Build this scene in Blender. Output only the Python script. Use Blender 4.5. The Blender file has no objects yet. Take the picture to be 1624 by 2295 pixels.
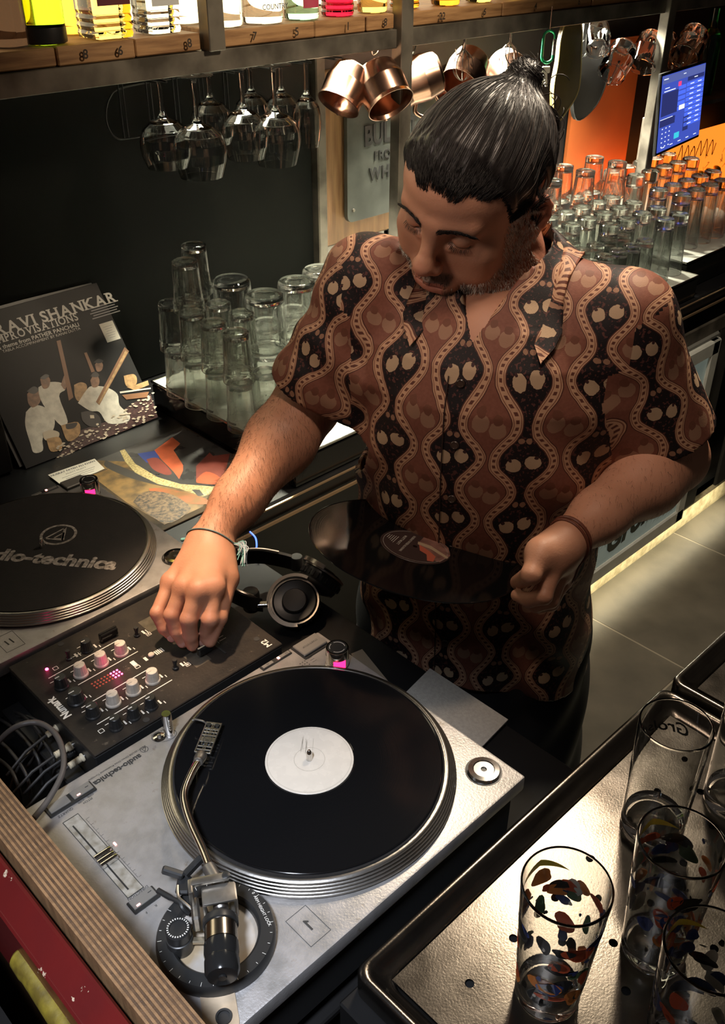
import bpy, bmesh, math, random
import numpy as np
from mathutils import Vector, Matrix, noise as mnoise
PI = math.pi
SC = bpy.context.scene
COL = SC.collection
random.seed(7)
rng = np.random.RandomState(7)
UP = 1.02                      # the deck plates stand 1.02 m above the floor; everything is lifted by this at the end

# ------------------------------------------------------------------ camera
IMW, IMH, FPX = 1624.0, 2295.0, 2125.07
_yaw, _pit, _rol = -2.3441, .5749, .0029
CAMP = Vector((.6493, .7512, .8353))
_F = Vector((math.cos(_yaw) * math.cos(_pit), math.sin(_yaw) * math.cos(_pit), -math.sin(_pit)))
_R = _F.cross(Vector((0, 0, 1))).normalized()
_U = _R.cross(_F)
_R, _U = (math.cos(_rol) * _R + math.sin(_rol) * _U), (-math.sin(_rol) * _R + math.cos(_rol) * _U)
cam_data = bpy.data.cameras.new('camera')
cam = bpy.data.objects.new('camera', cam_data)
COL.objects.link(cam)
cam_data.sensor_fit = 'HORIZONTAL'
cam_data.sensor_width = 36
cam_data.lens = 36 * FPX / IMW
cam_data.clip_start = .02
m = Matrix((_R, _U, -_F)).transposed().to_4x4()
m.translation = CAMP
cam.matrix_world = m
SC.camera = cam
SC.view_settings.view_transform = 'Standard'
SC.view_settings.look = 'None'
SC.view_settings.gamma = 1
SC.view_settings.use_curve_mapping = False
SC.view_settings.exposure = 0.0
SC.cycles.use_denoising = True
SC.cycles.max_bounces = 14
SC.cycles.transmission_bounces = 12
SC.cycles.transparent_max_bounces = 12
SC.cycles.glossy_bounces = 5
SC.cycles.diffuse_bounces = 3
SC.cycles.caustics_refractive = True
SC.cycles.caustics_reflective = False
SC.cycles.blur_glossy = 1.0
SC.cycles.sample_clamp_indirect = 4.0

# ------------------------------------------------------------------ world and lamps
world = bpy.data.worlds.new('world')
SC.world = world
world.use_nodes = True
world.node_tree.nodes['Background'].inputs[0].default_value = (.62, .5, .42, 1)
world.node_tree.nodes['Background'].inputs[1].default_value = .045

def lamp(name, kind, loc, target, power, color, size=.1, size_y=None, spot=None, blend=.4, spread=None):
    d = bpy.data.lights.new(name, kind)
    d.energy = power; d.color = color
    if kind == 'AREA':
        d.shape = 'RECTANGLE' if size_y else 'DISK'
        d.size = size
        if size_y: d.size_y = size_y
        if spread: d.spread = spread
    else:
        d.shadow_soft_size = size
    if kind == 'SPOT':
        d.spot_size = math.radians(spot); d.spot_blend = blend
    o = bpy.data.objects.new(name, d)
    COL.objects.link(o)
    o.location = loc
    o.rotation_euler = (Vector(target) - Vector(loc)).to_track_quat('-Z', 'Y').to_euler()
    return o
WARM = (1, .74, .47)
lamp('mixer_spot', 'SPOT', (.10, -.30, 1.15), (.075, -.14, .05), 85, (1, .68, .42), .03, spot=21, blend=.7)
lamp('ceiling_lamp_behind_guest', 'SPOT', (.95, .65, 1.35), (.38, .25, .0), 165, (.80, .87, 1.0), .12, spot=29, blend=.95)
lamp('ceiling_lamp_over_bar', 'SPOT', (.02, .26, 1.42), (-.29, .02, .46), 19, (1, .76, .58), .10, spot=62, blend=.8)
lamp('ceiling_lamp_over_shelf', 'SPOT', (-.75, .25, 1.25), (-.75, -.8, .65), 40, (1, .80, .55), .06, spot=62, blend=.7)
lamp('face_fill_lamp', 'SPOT', (.75, -.1, 1.0), (-.28, .0, .45), 12, (1, .78, .66), .12, spot=34, blend=.8)  # added fill light to brighten the face, not a fitting of the bar
lamp('ceiling_lamp_aisle', 'SPOT', (-.95, -.1, 1.55), (-.95, .1, -.9), 90, (1, .84, .62), .06, spot=100, blend=.9)
lamp('shelf_strip_lamp', 'AREA', (-.76, -.84, .548), (-.76, -.70, -.06), 85, (1, .96, .74), .74, .03, spread=math.radians(75))
lamp('shelf_strip_lamp', 'AREA', (-1.62, -.93, .548), (-1.62, -.64, -.06), 95, (1, .95, .76), .8, .03, spread=math.radians(120))
lamp('shoulder_lamp', 'SPOT', (-1.05, -.25, 1.45), (-.35, .08, .45), 34, (1, .8, .62), .08, spot=42, blend=.7)
lamp('kick_strip_lamp', 'AREA', (-1.75, -.39, -.945), (-1.75, -.43, -1.02), 1.4, (1, .9, .62), 1.2, .02)
lamp('orange_neon_lamp', 'AREA', (-2.25, -1.0, -.02), (-2.25, -1.09, .2), 1.7, (1, .2, .03), .4, .04)

# ------------------------------------------------------------------ places measured on the photograph
def ray(px, py):
    return _F + _R * ((px - IMW / 2) / FPX) - _U * ((py - IMH / 2) / FPX)
def on_z(px, py, z):
    d = ray(px, py); return CAMP + d * ((z - CAMP.z) / d.z)
def on_y(px, py, y):
    d = ray(px, py); return CAMP + d * ((y - CAMP.y) / d.y)
def on_d(px, py, t):
    return CAMP + ray(px, py) * t
# ------------------------------------------------------------------ materials
MATS = {}
def nt(m):
    m.use_nodes = True
    return m.node_tree.nodes, m.node_tree.links
def mat(name, col, rough=.5, metal=0., noise=0., nscale=30., bump=0., bscale=200., spec=None, col2=None, emis=None, estr=0., stretch=None, aniso=0., coat=0., sheen=0., sub=0.):
    if name in MATS: return MATS[name]
    m = bpy.data.materials.new(name)
    N, L = nt(m)
    b = N['Principled BSDF']
    c = (*col, 1)
    b.inputs['Base Color'].default_value = c
    b.inputs['Roughness'].default_value = rough
    b.inputs['Metallic'].default_value = metal
    if spec is not None: b.inputs['Specular IOR Level'].default_value = spec
    if coat: b.inputs['Coat Weight'].default_value = coat
    if sheen: b.inputs['Sheen Weight'].default_value = sheen
    if sub:
        b.inputs['Subsurface Weight'].default_value = sub
        b.inputs['Subsurface Radius'].default_value = (.008, .003, .0015)
        b.inputs['Subsurface Scale'].default_value = 1
    if aniso: b.inputs['Anisotropic'].default_value = aniso
    tc = N.new('ShaderNodeTexCoord')
    src = tc.outputs['Object']
    if stretch:
        mp = N.new('ShaderNodeMapping'); mp.inputs['Scale'].default_value = stretch
        L.new(src, mp.inputs['Vector']); src = mp.outputs['Vector']
    if noise > 0 or col2:
        n = N.new('ShaderNodeTexNoise'); n.inputs['Scale'].default_value = nscale; n.inputs['Detail'].default_value = 6
        L.new(src, n.inputs['Vector'])
        r = N.new('ShaderNodeValToRGB')
        c2 = col2 if col2 else tuple(max(0, x * (1 - noise)) for x in col)
        r.color_ramp.elements[0].color = (*c2, 1); r.color_ramp.elements[1].color = c
        r.color_ramp.elements[0].position = .35; r.color_ramp.elements[1].position = .62
        L.new(n.outputs['Fac'], r.inputs['Fac']); L.new(r.outputs['Color'], b.inputs['Base Color'])
        if rough > .08:
            mr = N.new('ShaderNodeMapRange'); mr.inputs['To Min'].default_value = max(0, rough - .1); mr.inputs['To Max'].default_value = min(1, rough + .08)
            L.new(n.outputs['Fac'], mr.inputs['Value']); L.new(mr.outputs['Result'], b.inputs['Roughness'])
    if bump > 0:
        n2 = N.new('ShaderNodeTexNoise'); n2.inputs['Scale'].default_value = bscale; n2.inputs['Detail'].default_value = 4
        L.new(src, n2.inputs['Vector'])
        bp = N.new('ShaderNodeBump'); bp.inputs['Strength'].default_value = bump; bp.inputs['Distance'].default_value = .001
        L.new(n2.outputs['Fac'], bp.inputs['Height']); L.new(bp.outputs['Normal'], b.inputs['Normal'])
    if emis:
        b.inputs['Emission Color'].default_value = (*emis, 1); b.inputs['Emission Strength'].default_value = estr
    MATS[name] = m
    return m
def glassmat(name, col=(1, 1, 1), rough=0., ior=1.45):
    if name in MATS: return MATS[name]
    m = bpy.data.materials.new(name)
    N, L = nt(m); b = N['Principled BSDF']
    b.inputs['Base Color'].default_value = (*col, 1)
    b.inputs['Roughness'].default_value = rough
    b.inputs['IOR'].default_value = ior
    b.inputs['Transmission Weight'].default_value = 1
    MATS[name] = m
    return m
class E_:
    """tiny expression builder for shader math"""
    def __init__(s, N, L, sock): s.N, s.L, s.s = N, L, sock
    def _op(s, op, *a):
        n = s.N.new('ShaderNodeMath'); n.operation = op
        for i, x in enumerate((s,) + a):
            if isinstance(x, E_): s.L.new(x.s, n.inputs[i])
            else: n.inputs[i].default_value = float(x)
        return E_(s.N, s.L, n.outputs[0])
    def __add__(s, o): return s._op('ADD', o)
    def __sub__(s, o): return s._op('SUBTRACT', o)
    def __mul__(s, o): return s._op('MULTIPLY', o)
    def __truediv__(s, o): return s._op('DIVIDE', o)
    def fract(s): return s._op('FRACT')
    def abs(s): return s._op('ABSOLUTE')
    def cos(s): return s._op('COSINE')
    def sin(s): return s._op('SINE')
    def lt(s, o): return s._op('LESS_THAN', o)
    def gt(s, o): return s._op('GREATER_THAN', o)
    def sqrt(s): return s._op('SQRT')
    def max(s, o): return s._op('MAXIMUM', o)
    def min(s, o): return s._op('MINIMUM', o)
def mixc(N, L, fac, a, b):
    n = N.new('ShaderNodeMix'); n.data_type = 'RGBA'
    L.new(fac.s if isinstance(fac, E_) else fac, n.inputs['Factor'])
    for sock, v in ((n.inputs[6], a), (n.inputs[7], b)):
        if isinstance(v, tuple): sock.default_value = (*v, 1)
        else: L.new(v, sock)
    return n.outputs[2]

# ------------------------------------------------------------------ building blocks
class MB:
    def __init__(s, M=None): s.b = bmesh.new(); s.M = M or Matrix.Identity(4); s.mi = 0
    def _fin(s, verts, faces=None):
        bmesh.ops.transform(s.b, matrix=s.M, verts=verts)
        if faces is None:
            fs = set()
            for v in verts:
                for f in v.link_faces: fs.add(f)
            faces = fs
        for f in faces: f.material_index = s.mi
        return s
    def box(s, cx, cy, cz, sx, sy, sz, bev=0., seg=1, rot=None):
        r = bmesh.ops.create_cube(s.b, size=1)['verts']
        bmesh.ops.scale(s.b, vec=(sx, sy, sz), verts=r)
        if bev > 0:
            es = {e for v in r for e in v.link_edges}
            q = bmesh.ops.bevel(s.b, geom=list(es), offset=min(bev, .49 * min(sx, sy, sz)), segments=seg, profile=.6, affect='EDGES')
            seen = set(q['verts'])
            st = list(q['verts'])
            while st:
                v = st.pop()
                for e in v.link_edges:
                    o = e.other_vert(v)
                    if o not in seen: seen.add(o); st.append(o)
            r = list(seen)
        T = Matrix.Translation((cx, cy, cz))
        if rot is not None: T = T @ rot
        bmesh.ops.transform(s.b, matrix=T, verts=r)
        return s._fin(r)
    def lathe(s, prof, loc=(0, 0, 0), seg=24, closed=False, axis=None, cap=True):
        T = Matrix.Translation(loc)
        if axis is not None: T = T @ Vector((0, 0, 1)).rotation_difference(Vector(axis)).to_matrix().to_4x4()
        rings = []
        vs = []
        for r, z in prof:
            if r < 1e-6:
                v = s.b.verts.new(T @ Vector((0, 0, z))); rings.append([v]); vs.append(v)
            else:
                ring = [s.b.verts.new(T @ Vector((r * math.cos(2 * PI * k / seg), r * math.sin(2 * PI * k / seg), z))) for k in range(seg)]
                rings.append(ring); vs += ring
        n = len(rings)
        for i in range(n if closed else n - 1):
            a, c = rings[i], rings[(i + 1) % n]
            for k in range(seg):
                k2 = (k + 1) % seg
                if len(a) == 1 and len(c) == 1: continue
                if len(a) == 1: s.b.faces.new((a[0], c[k2], c[k]))
                elif len(c) == 1: s.b.faces.new((a[k], a[k2], c[0]))
                else: s.b.faces.new((a[k], a[k2], c[k2], c[k]))
        if not closed and cap:
            if len(rings[0]) > 1: s.b.faces.new(list(reversed(rings[0])))
            if len(rings[-1]) > 1: s.b.faces.new(rings[-1])
        return s._fin(vs)
    def cyl(s, loc, r, h, seg=24, axis=None, bev=0., r2=None):
        r2 = r if r2 is None else r2
        if bev > 0: p = [(r - bev, 0), (r, bev), (r2, h - bev), (r2 - bev, h)]
        else: p = [(r, 0), (r2, h)]
        return s.lathe(p, loc, seg, axis=axis)
    def tube(s, pts, rad, seg=8, closed=False):
        pts = [Vector(p) for p in pts]; n = len(pts)
        if not hasattr(rad, '__len__'): rad = [rad] * n
        rings = []; vs = []; nrm = None
        for i, p in enumerate(pts):
            a = pts[(i - 1) % n] if (closed or i > 0) else p
            c = pts[(i + 1) % n] if (closed or i < n - 1) else p
            t = (c - a)
            if t.length < 1e-9: t = Vector((0, 0, 1))
            t.normalize()
            if nrm is None:
                nrm = t.orthogonal().normalized()
            nrm = (nrm - t * nrm.dot(t))
            if nrm.length < 1e-6: nrm = t.orthogonal()
            nrm.normalize(); bn = t.cross(nrm)
            ring = [s.b.verts.new(p + rad[i] * (math.cos(2 * PI * k / seg) * nrm + math.sin(2 * PI * k / seg) * bn)) for k in range(seg)]
            rings.append(ring); vs += ring
        for i in range(n if closed else n - 1):
            a, c = rings[i], rings[(i + 1) % n]
            for k in range(seg): s.b.faces.new((a[k], a[(k + 1) % seg], c[(k + 1) % seg], c[k]))
        if not closed:
            s.b.faces.new(list(reversed(rings[0]))); s.b.faces.new(rings[-1])
        return s._fin(vs)
    def prism(s, poly, z0, z1):
        a = [s.b.verts.new((x, y, z0)) for x, y in poly]; c = [s.b.verts.new((x, y, z1)) for x, y in poly]
        n = len(poly)
        for k in range(n): s.b.faces.new((a[k], a[(k + 1) % n], c[(k + 1) % n], c[k]))
        s.b.faces.new(list(reversed(a))); s.b.faces.new(c)
        return s._fin(a + c)
    def flat(s, poly, z=0.):
        a = [s.b.verts.new((x, y, z)) for x, y in poly]
        f = s.b.faces.new(a)
        f.normal_update()
        if f.normal.z < 0: f.normal_flip()
        return s._fin(a)
    def quad(s, p):
        a = [s.b.verts.new(q) for q in p]; s.b.faces.new(a); return s._fin(a)
    def ell(s, loc, r, seg=16, rings=10, rot=None):
        q = bmesh.ops.create_uvsphere(s.b, u_segments=seg, v_segments=rings, radius=1)['verts']
        bmesh.ops.scale(s.b, vec=r if hasattr(r, '__len__') else (r, r, r), verts=q)
        T = Matrix.Translation(loc)
        if rot is not None: T = T @ rot
        bmesh.ops.transform(s.b, matrix=T, verts=q)
        return s._fin(q)
    def build(s, name, m=None, parent=None, smooth=35, loc=None, fixn=True, mods=None):
        if fixn:
            bmesh.ops.recalc_face_normals(s.b, faces=s.b.faces[:])
            if all(e.is_manifold for e in s.b.edges) and s.b.calc_volume(signed=True) < 0:
                bmesh.ops.reverse_faces(s.b, faces=s.b.faces[:])
        me = bpy.data.meshes.new(name); s.b.to_mesh(me); s.b.free()
        if smooth:
            me.polygons.foreach_set('use_smooth', [True] * len(me.polygons))
            if smooth < 180: me.set_sharp_from_angle(angle=math.radians(smooth))
        for x in (m if isinstance(m, (list, tuple)) else [m]):
            if x: me.materials.append(x)
        o = bpy.data.objects.new(name, me); COL.objects.link(o)
        if parent: o.parent = parent
        if loc: o.location = loc
        return o
def npmesh(name, V, Fq, m, parent=None, smooth=True):
    me = bpy.data.meshes.new(name)
    me.vertices.add(len(V)); me.vertices.foreach_set('co', np.asarray(V, np.float32).ravel())
    k = Fq.shape[1]
    me.loops.add(Fq.size); me.loops.foreach_set('vertex_index', Fq.ravel().astype(np.int32))
    me.polygons.add(len(Fq)); me.polygons.foreach_set('loop_start', np.arange(0, Fq.size, k, dtype=np.int32))
    me.polygons.foreach_set('use_smooth', np.full(len(Fq), smooth))
    me.update(calc_edges=True)
    for x in (m if isinstance(m, (list, tuple)) else [m]):
        if x: me.materials.append(x)
    o = bpy.data.objects.new(name, me); COL.objects.link(o)
    if parent: o.parent = parent
    return o
def tag(o, label=None, cat=None, group=None, kind=None):
    if label: o['label'] = label
    if cat: o['category'] = cat
    if group: o['group'] = group
    if kind: o['kind'] = kind
    return o
def thing(name, label, cat, loc=(0, 0, 0), rz=0., group=None):
    o = bpy.data.objects.new(name, None); o.empty_display_size = .02
    COL.objects.link(o); o.location = loc; o.rotation_euler = (0, 0, rz)
    return tag(o, label, cat, group)
def struct(o): o['kind'] = 'structure'; return o
def dup(root, loc=None, rz=None, label=None, group=None, scale=None):
    def cp(o, par):
        c = o.copy(); COL.objects.link(c); c.parent = par
        for ch in [x for x in KIDS.get(o.name, [])]: cp(ch, c)
        return c
    KIDS = {}
    for x in root.children_recursive: KIDS.setdefault(x.parent.name, []).append(x)
    r = cp(root, None)
    if loc is not None: r.location = loc
    if rz is not None: r.rotation_euler = (0, 0, rz)
    if scale: r.scale = (scale,) * 3 if not hasattr(scale, '__len__') else scale
    if label: r['label'] = label
    if group: r['group'] = group
    return r
_tcache = {}
def text_mesh(body, size, extrude=.0, offset=0., align='CENTER', spacing=1., shear=0.):
    cu = bpy.data.curves.new('lettering', 'FONT'); cu.body = body; cu.size = size; cu.extrude = extrude; cu.offset = offset
    cu.align_x = align; cu.align_y = 'CENTER'; cu.space_character = spacing; cu.shear = shear; cu.resolution_u = 3
    o = bpy.data.objects.new('lettering', cu); COL.objects.link(o)
    dg = bpy.context.evaluated_depsgraph_get()
    me = bpy.data.meshes.new_from_object(o.evaluated_get(dg))
    bpy.data.objects.remove(o); bpy.data.curves.remove(cu)
    return me
def texts(name, items, m, parent=None):
    """items: (body, x, y, z, size, rot, opts, [matrix]) joined in one flat print"""
    b = bmesh.new()
    for it in items:
        body, x, y, z, size, rot = it[:6]; op = dict(it[6]) if len(it) > 6 else {}
        mir = op.pop('mirror', False); M0 = op.pop('M', None); sx = op.pop('sx', 1.)
        me = text_mesh(body, size, **op)
        T = Matrix.Translation((x, y, z)) @ Matrix.Rotation(rot, 4, 'Z') @ Matrix.Diagonal((-sx if mir else sx, 1, 1, 1))
        if M0 is not None: T = M0 @ T
        me.transform(T); b.from_mesh(me); bpy.data.meshes.remove(me)
    me = bpy.data.meshes.new(name); b.to_mesh(me); b.free()
    for x in (m if isinstance(m, (list, tuple)) else [m]): me.materials.append(x)
    o = bpy.data.objects.new(name, me); COL.objects.link(o)
    if parent: o.parent = parent
    return o
def thin_mix(m, f):
    N, L = nt(m); b = N['Principled BSDF']; out = N['Material Output']
    tr = N.new('ShaderNodeBsdfTransparent'); tr.inputs['Color'].default_value = b.inputs['Base Color'].default_value
    mx_ = N.new('ShaderNodeMixShader'); mx_.inputs['Fac'].default_value = f
    L.new(b.outputs[0], mx_.inputs[1]); L.new(tr.outputs[0], mx_.inputs[2]); L.new(mx_.outputs[0], out.inputs['Surface'])
    return m
def supp(prof, e=.0012):
    """holding loops close to both ends of every long profile segment, so that smooth shading stays true on glass"""
    out = [prof[0]]
    for (r0, z0), (r1, z1) in zip(prof, prof[1:]):
        L_ = math.hypot(r1 - r0, z1 - z0)
        if L_ > 4 * e:
            out.append((r0 + (r1 - r0) * e / L_, z0 + (z1 - z0) * e / L_)); out.append((r1 + (r0 - r1) * e / L_, z1 + (z0 - z1) * e / L_))
        out.append((r1, z1))
    return out
def rect(cx, cy, w, h, a=0.):
    c, s = math.cos(a), math.sin(a)
    return [(cx + c * x - s * y, cy + s * x + c * y) for x, y in ((-w / 2, -h / 2), (w / 2, -h / 2), (w / 2, h / 2), (-w / 2, h / 2))]
def circ(cx, cy, r, n=24, ry=None, a=0.):
    ry = ry or r
    return [(cx + math.cos(a) * r * math.cos(t) - math.sin(a) * ry * math.sin(t), cy + math.sin(a) * r * math.cos(t) + math.cos(a) * ry * math.sin(t)) for t in [2 * PI * k / n for k in range(n)]]
def ringp(b, cx, cy, r, w, z, n=32):
    for k in range(n):
        a, c = 2 * PI * k / n, 2 * PI * (k + 1) / n
        b.flat([(cx + r * math.cos(a), cy + r * math.sin(a)), (cx + (r + w) * math.cos(a), cy + (r + w) * math.sin(a)), (cx + (r + w) * math.cos(c), cy + (r + w) * math.sin(c)), (cx + r * math.cos(c), cy + r * math.sin(c))], z)
def spline(pts, n=8):
    pts = [Vector(p) for p in pts]; out = []
    for i in range(len(pts) - 1):
        p0 = pts[max(i - 1, 0)]; p1 = pts[i]; p2 = pts[i + 1]; p3 = pts[min(i + 2, len(pts) - 1)]
        for k in range(n):
            t = k / n
            out.append(.5 * ((2 * p1) + (p2 - p0) * t + (2 * p0 - 5 * p1 + 4 * p2 - p3) * t * t + (3 * p1 - p0 - 3 * p2 + p3) * t ** 3))
    out.append(pts[-1]); return out
# ================================================================== the setting
M_black = mat('black_laminate', (.012, .012, .013), .32, noise=.3, nscale=8)
M_blackmat = mat('matt_black_paint', (.008, .0075, .0075), .6, noise=.3, nscale=5, spec=.2)
M_conc = mat('concrete_tile', (.19, .17, .135), .5, noise=.0, nscale=7, col2=(.13, .118, .095), bump=.25, bscale=160)
M_grout = mat('pale_grout', (.42, .37, .29), .8)
M_steelraw = mat('raw_steel', (.23, .205, .17), .42, metal=.55, col2=(.1, .088, .072), nscale=14, bump=.2, bscale=90)
M_steel = mat('brushed_steel', (.55, .53, .5), .3, metal=1, noise=.25, nscale=25, bump=.12, bscale=300)
M_chrome = mat('polished_steel', (.72, .7, .67), .14, metal=1)
M_wood = mat('shelf_plank_wood', (.42, .235, .105), .62, col2=(.24, .12, .05), nscale=9, stretch=(1.2, 10, 14), bump=.35, bscale=60)

FZ = -UP
b = MB(); b.box(-1.2, .3, FZ - .0215, 4.4, 3.2, .04); struct(b.build('floor', M_grout, smooth=0))
floor = bpy.data.objects['floor']
tb = MB(); tb.box(0, 0, 0, .596, .596, .012, .002); t0 = tb.build('tile', M_conc, floor, smooth=0, loc=(0, 0, FZ - .006))
t0.location = (0, 0, FZ - .006)
first = True
# the pale joint seen from the bar runs to the corner of the steel tray
gx, gy = -1.44, -.06
for i in range(-3, 5):
    for j in range(-2, 4):
        x, y = gx + .3 + i * .6, gy + .3 + j * .6
        if first: o = t0; first = False
        else: o = t0.copy(); COL.objects.link(o)
        o.location = (x, y, FZ - .006)
b = MB(); b.box(-1.2, -1.1295, .55, 4.4, .06, 3.2); struct(b.build('wall_back', M_blackmat, smooth=0))
b = MB(); b.box(-3.2, .3, .55, .06, 3.2, 3.2); struct(b.build('wall_right', M_blackmat, smooth=0))

# back bar: base cabinet, worktop, splash
bb = thing('back_bar_counter', 'long black back bar counter along the dark wall behind the bartender', 'counter', (-1.1, -.76, FZ))
b = MB(); b.box(0, -.02, .455, 3.0, .58, .77, .003); b.build('cabinet_body', M_black, bb, smooth=0)
b = MB(); b.box(0, -.0015, .88, 3.96, .635, .04, .004); b.build('worktop', M_black, bb)
b = MB(); b.box(0, .3245, .862, 3.96, .004, .006); b.box(0, .3245, .898, 3.96, .004, .003); b.build('edge_trim', mat('worn_copper_edge', (.62, .42, .26), .4, metal=.8), bb, smooth=0)
b = MB(); b.box(-.3, .30, .035, 3.2, .02, .07); b.build('kick_plate', mat('pale_stone_kick', (.72, .62, .4), .6, col2=(.45, .37, .22), nscale=40, bump=.5, bscale=60), bb, smooth=0)
# dividing rails on the worktop front seen right of the bartender
b = MB(); b.box(-1.35, .331, .79, 1.4, .01, .045, .002); b.build('rail', M_steelraw, bb, smooth=0)
b = MB(); b.box(-.95, .329, .44, .09, .012, .66, .003); b.box(-1.32, .332, .45, .38, .012, .66, .003); b.build('door_panel', mat('dark_grey_panel', (.05, .048, .045), .55, noise=.4, nscale=12), bb, smooth=0)

# fridge
fr = thing('bottle_fridge', 'white framed glass door fridge built in under the back bar by the aisle', 'fridge', (-1.56, -.445, -.93))
WH = mat('white_enamel', (.72, .74, .7), .35, noise=.15, nscale=20)
b = MB()
fw, fh = .86, .68
b.box(0, .012, fh / 2, fw, .03, fh, .006)
b.build('door_seal', mat('grey_gasket', (.2, .2, .185), .6), fr)
b = MB()
for sx in (-1, 1): b.box(sx * (fw / 2 - .035), .03, fh / 2, .05, .022, fh - .03, .005)
for z in (.04, fh - .04): b.box(0, .03, z, fw - .03, .022, .05, .005)
b.build('door_frame', WH, fr)
b = MB(); b.box(0, .03, fh / 2, fw - .12, .006, fh - .12); b.build('pane', mat('frosted_fridge_pane', (.32, .38, .36), .25, emis=(.6, .72, .62), estr=.12, noise=.2, nscale=8), fr, smooth=0)
Mx = Matrix.Translation((-.13, .0345, .15)) @ Matrix.Rotation(PI, 4, 'Z') @ Matrix.Rotation(PI / 2, 4, 'X')
texts('logo', [('Grolsch', 0, 0, 0, .115, .12, dict(offset=.006, shear=.25, M=Mx))], mat('dark_green_print', (.03, .04, .03), .5), fr)
b = MB()
for k in range(9): b.box(.14, .036, .06 + k * .008, .09, .001, .003)
b.build('small_print', mat('pale_print', (.7, .75, .68), .5), fr, smooth=0)

# ------------------------------------------------------------------ dark panel, rails and sign wall under the shelf
b = MB(); b.box(-.42, -1.0835, .222, 1.06, .03, .68, .002); tag(b.build('chalkboard', mat('black_slate', (.004, .0045, .004), .75, noise=.5, nscale=3, spec=.06), smooth=0), 'large plain black board on the wall behind the glasses and the sleeve', 'board')
b = MB(); b.box(-.968, -1.074, .222, .03, .05, .68, .003); tag(b.build('wall_post', M_steelraw, smooth=0), 'dark raw steel post at the right edge of the black wall board', 'post')
sg = thing('whiskey_sign', 'dark metal whiskey plaque on an oak board beside the shelf post', 'sign', (-1.19, -1.08, .08))
b = MB(); b.box(0, 0, .2, .42, .02, .42, .003); b.build('backing_board', mat('oak_board', (.34, .19, .09), .5, col2=(.2, .1, .045), nscale=6, stretch=(14, 3, 1.2)), sg, smooth=0)
b = MB(Matrix.Translation((-.03, .02, .205)) @ Matrix.Rotation(PI / 2, 4, 'X'))
pw, ph, pr = .17, .16, .018
poly = []
for cx, cy, a0 in ((pw, ph, 0), (-pw, ph, 1), (-pw, -ph, 2), (pw, -ph, 3)):
    for k in range(5):
        a = (a0 + k / 4) * PI / 2
        poly.append((cx + (-pr if cx > 0 else pr) + pr * math.cos(a), cy + (-pr if cy > 0 else pr) + pr * math.sin(a)))
b.prism(poly, -.012, 0); b.build('plaque', mat('gunmetal_plaque', (.065, .07, .062), .45, metal=.3, noise=.4, nscale=14), sg, smooth=30)
Mx = Matrix.Translation((-.03, .033, .205)) @ Matrix.Rotation(PI, 4, 'Z') @ Matrix.Rotation(PI / 2, 4, 'X')
texts('lettering', [('BULLEIT', -.015, .045, 0, .066, .02, dict(offset=.0022, extrude=.002, M=Mx, sx=.82)),
                    ('FRONTIER', 0, -.008, 0, .032, 0, dict(offset=.0006, extrude=.002, M=Mx, spacing=1.2, sx=.9)), ('WHISKEY', 0, -.052, 0, .044, 0, dict(offset=.001, extrude=.002, M=Mx, spacing=1.15, sx=.9))],
      mat('black_raised_letters', (.01, .01, .01), .5), sg)
for sx in (-1, 1):
    for z in (.075, .335):
        b = MB(); b.lathe([(0, .004), (.004, .003), (.005, 0)], (-.03 + sx * .15, .033, z), 12, axis=(0, 1, 0)); b.build('screw', M_steelraw, sg)

# white framed notice behind the bartender's shoulder
wp = thing('framed_notice', 'white framed paper notice on the wall below the whiskey plaque', 'notice', (-1.10, -1.085, -.11))
b = MB()
for x in (-.12, .12): b.box(x, 0, .085, .02, .02, .19, .003)
for z in (-.06+.06, .17): b.box(0, 0, z, .26, .02, .02, .003)
b.build('frame', mat('white_plastic', (.75, .74, .68), .4), wp)
b = MB(); b.box(0, -.003, .085, .22, .004, .17); b.build('sheet', mat('pale_paper', (.6, .62, .58), .7), wp, smooth=0)

# ------------------------------------------------------------------ steel shelf with numbered planks
sh = thing('bottle_shelf', 'raw steel shelf frame with numbered wooden planks carrying the bottles', 'shelf', (-1.1, -.8, .584))
b = MB()
b.box(0, -.018, .0, 3.9, .036, .036, .001); b.box(0, -.243, 0, 3.9, .036, .036, .001)
for x in (1.6, .76, .06, -.9, -1.8): b.box(x, -.14, 0, .036, .21, .034, .001)
b.build('rail', M_steelraw, sh, smooth=0)
def px_x(px, py, y): return on_y(px, py, y).x
posts = [(on_y(475, 70, -.8).x, .018, .9), (on_y(898, 240, -.8).x, -.637, .9), (on_y(1470, 200, -.8).x, -.617, .9)]
for i, (x, z0, z1) in enumerate(posts):
    b = MB(); b.box(x + 1.1, -.0, (z0 + z1) / 2, .036, .03, z1 - z0, .0015); b.build('upright', M_steelraw, sh, smooth=0)
edges = [(.45, -.02), (-.03, -.165), (-.17, -.305)]
nums = {0: '', 1: '8 6', 2: '8'}
x0s = [.5, -.055, -.205, -.325]
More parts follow.
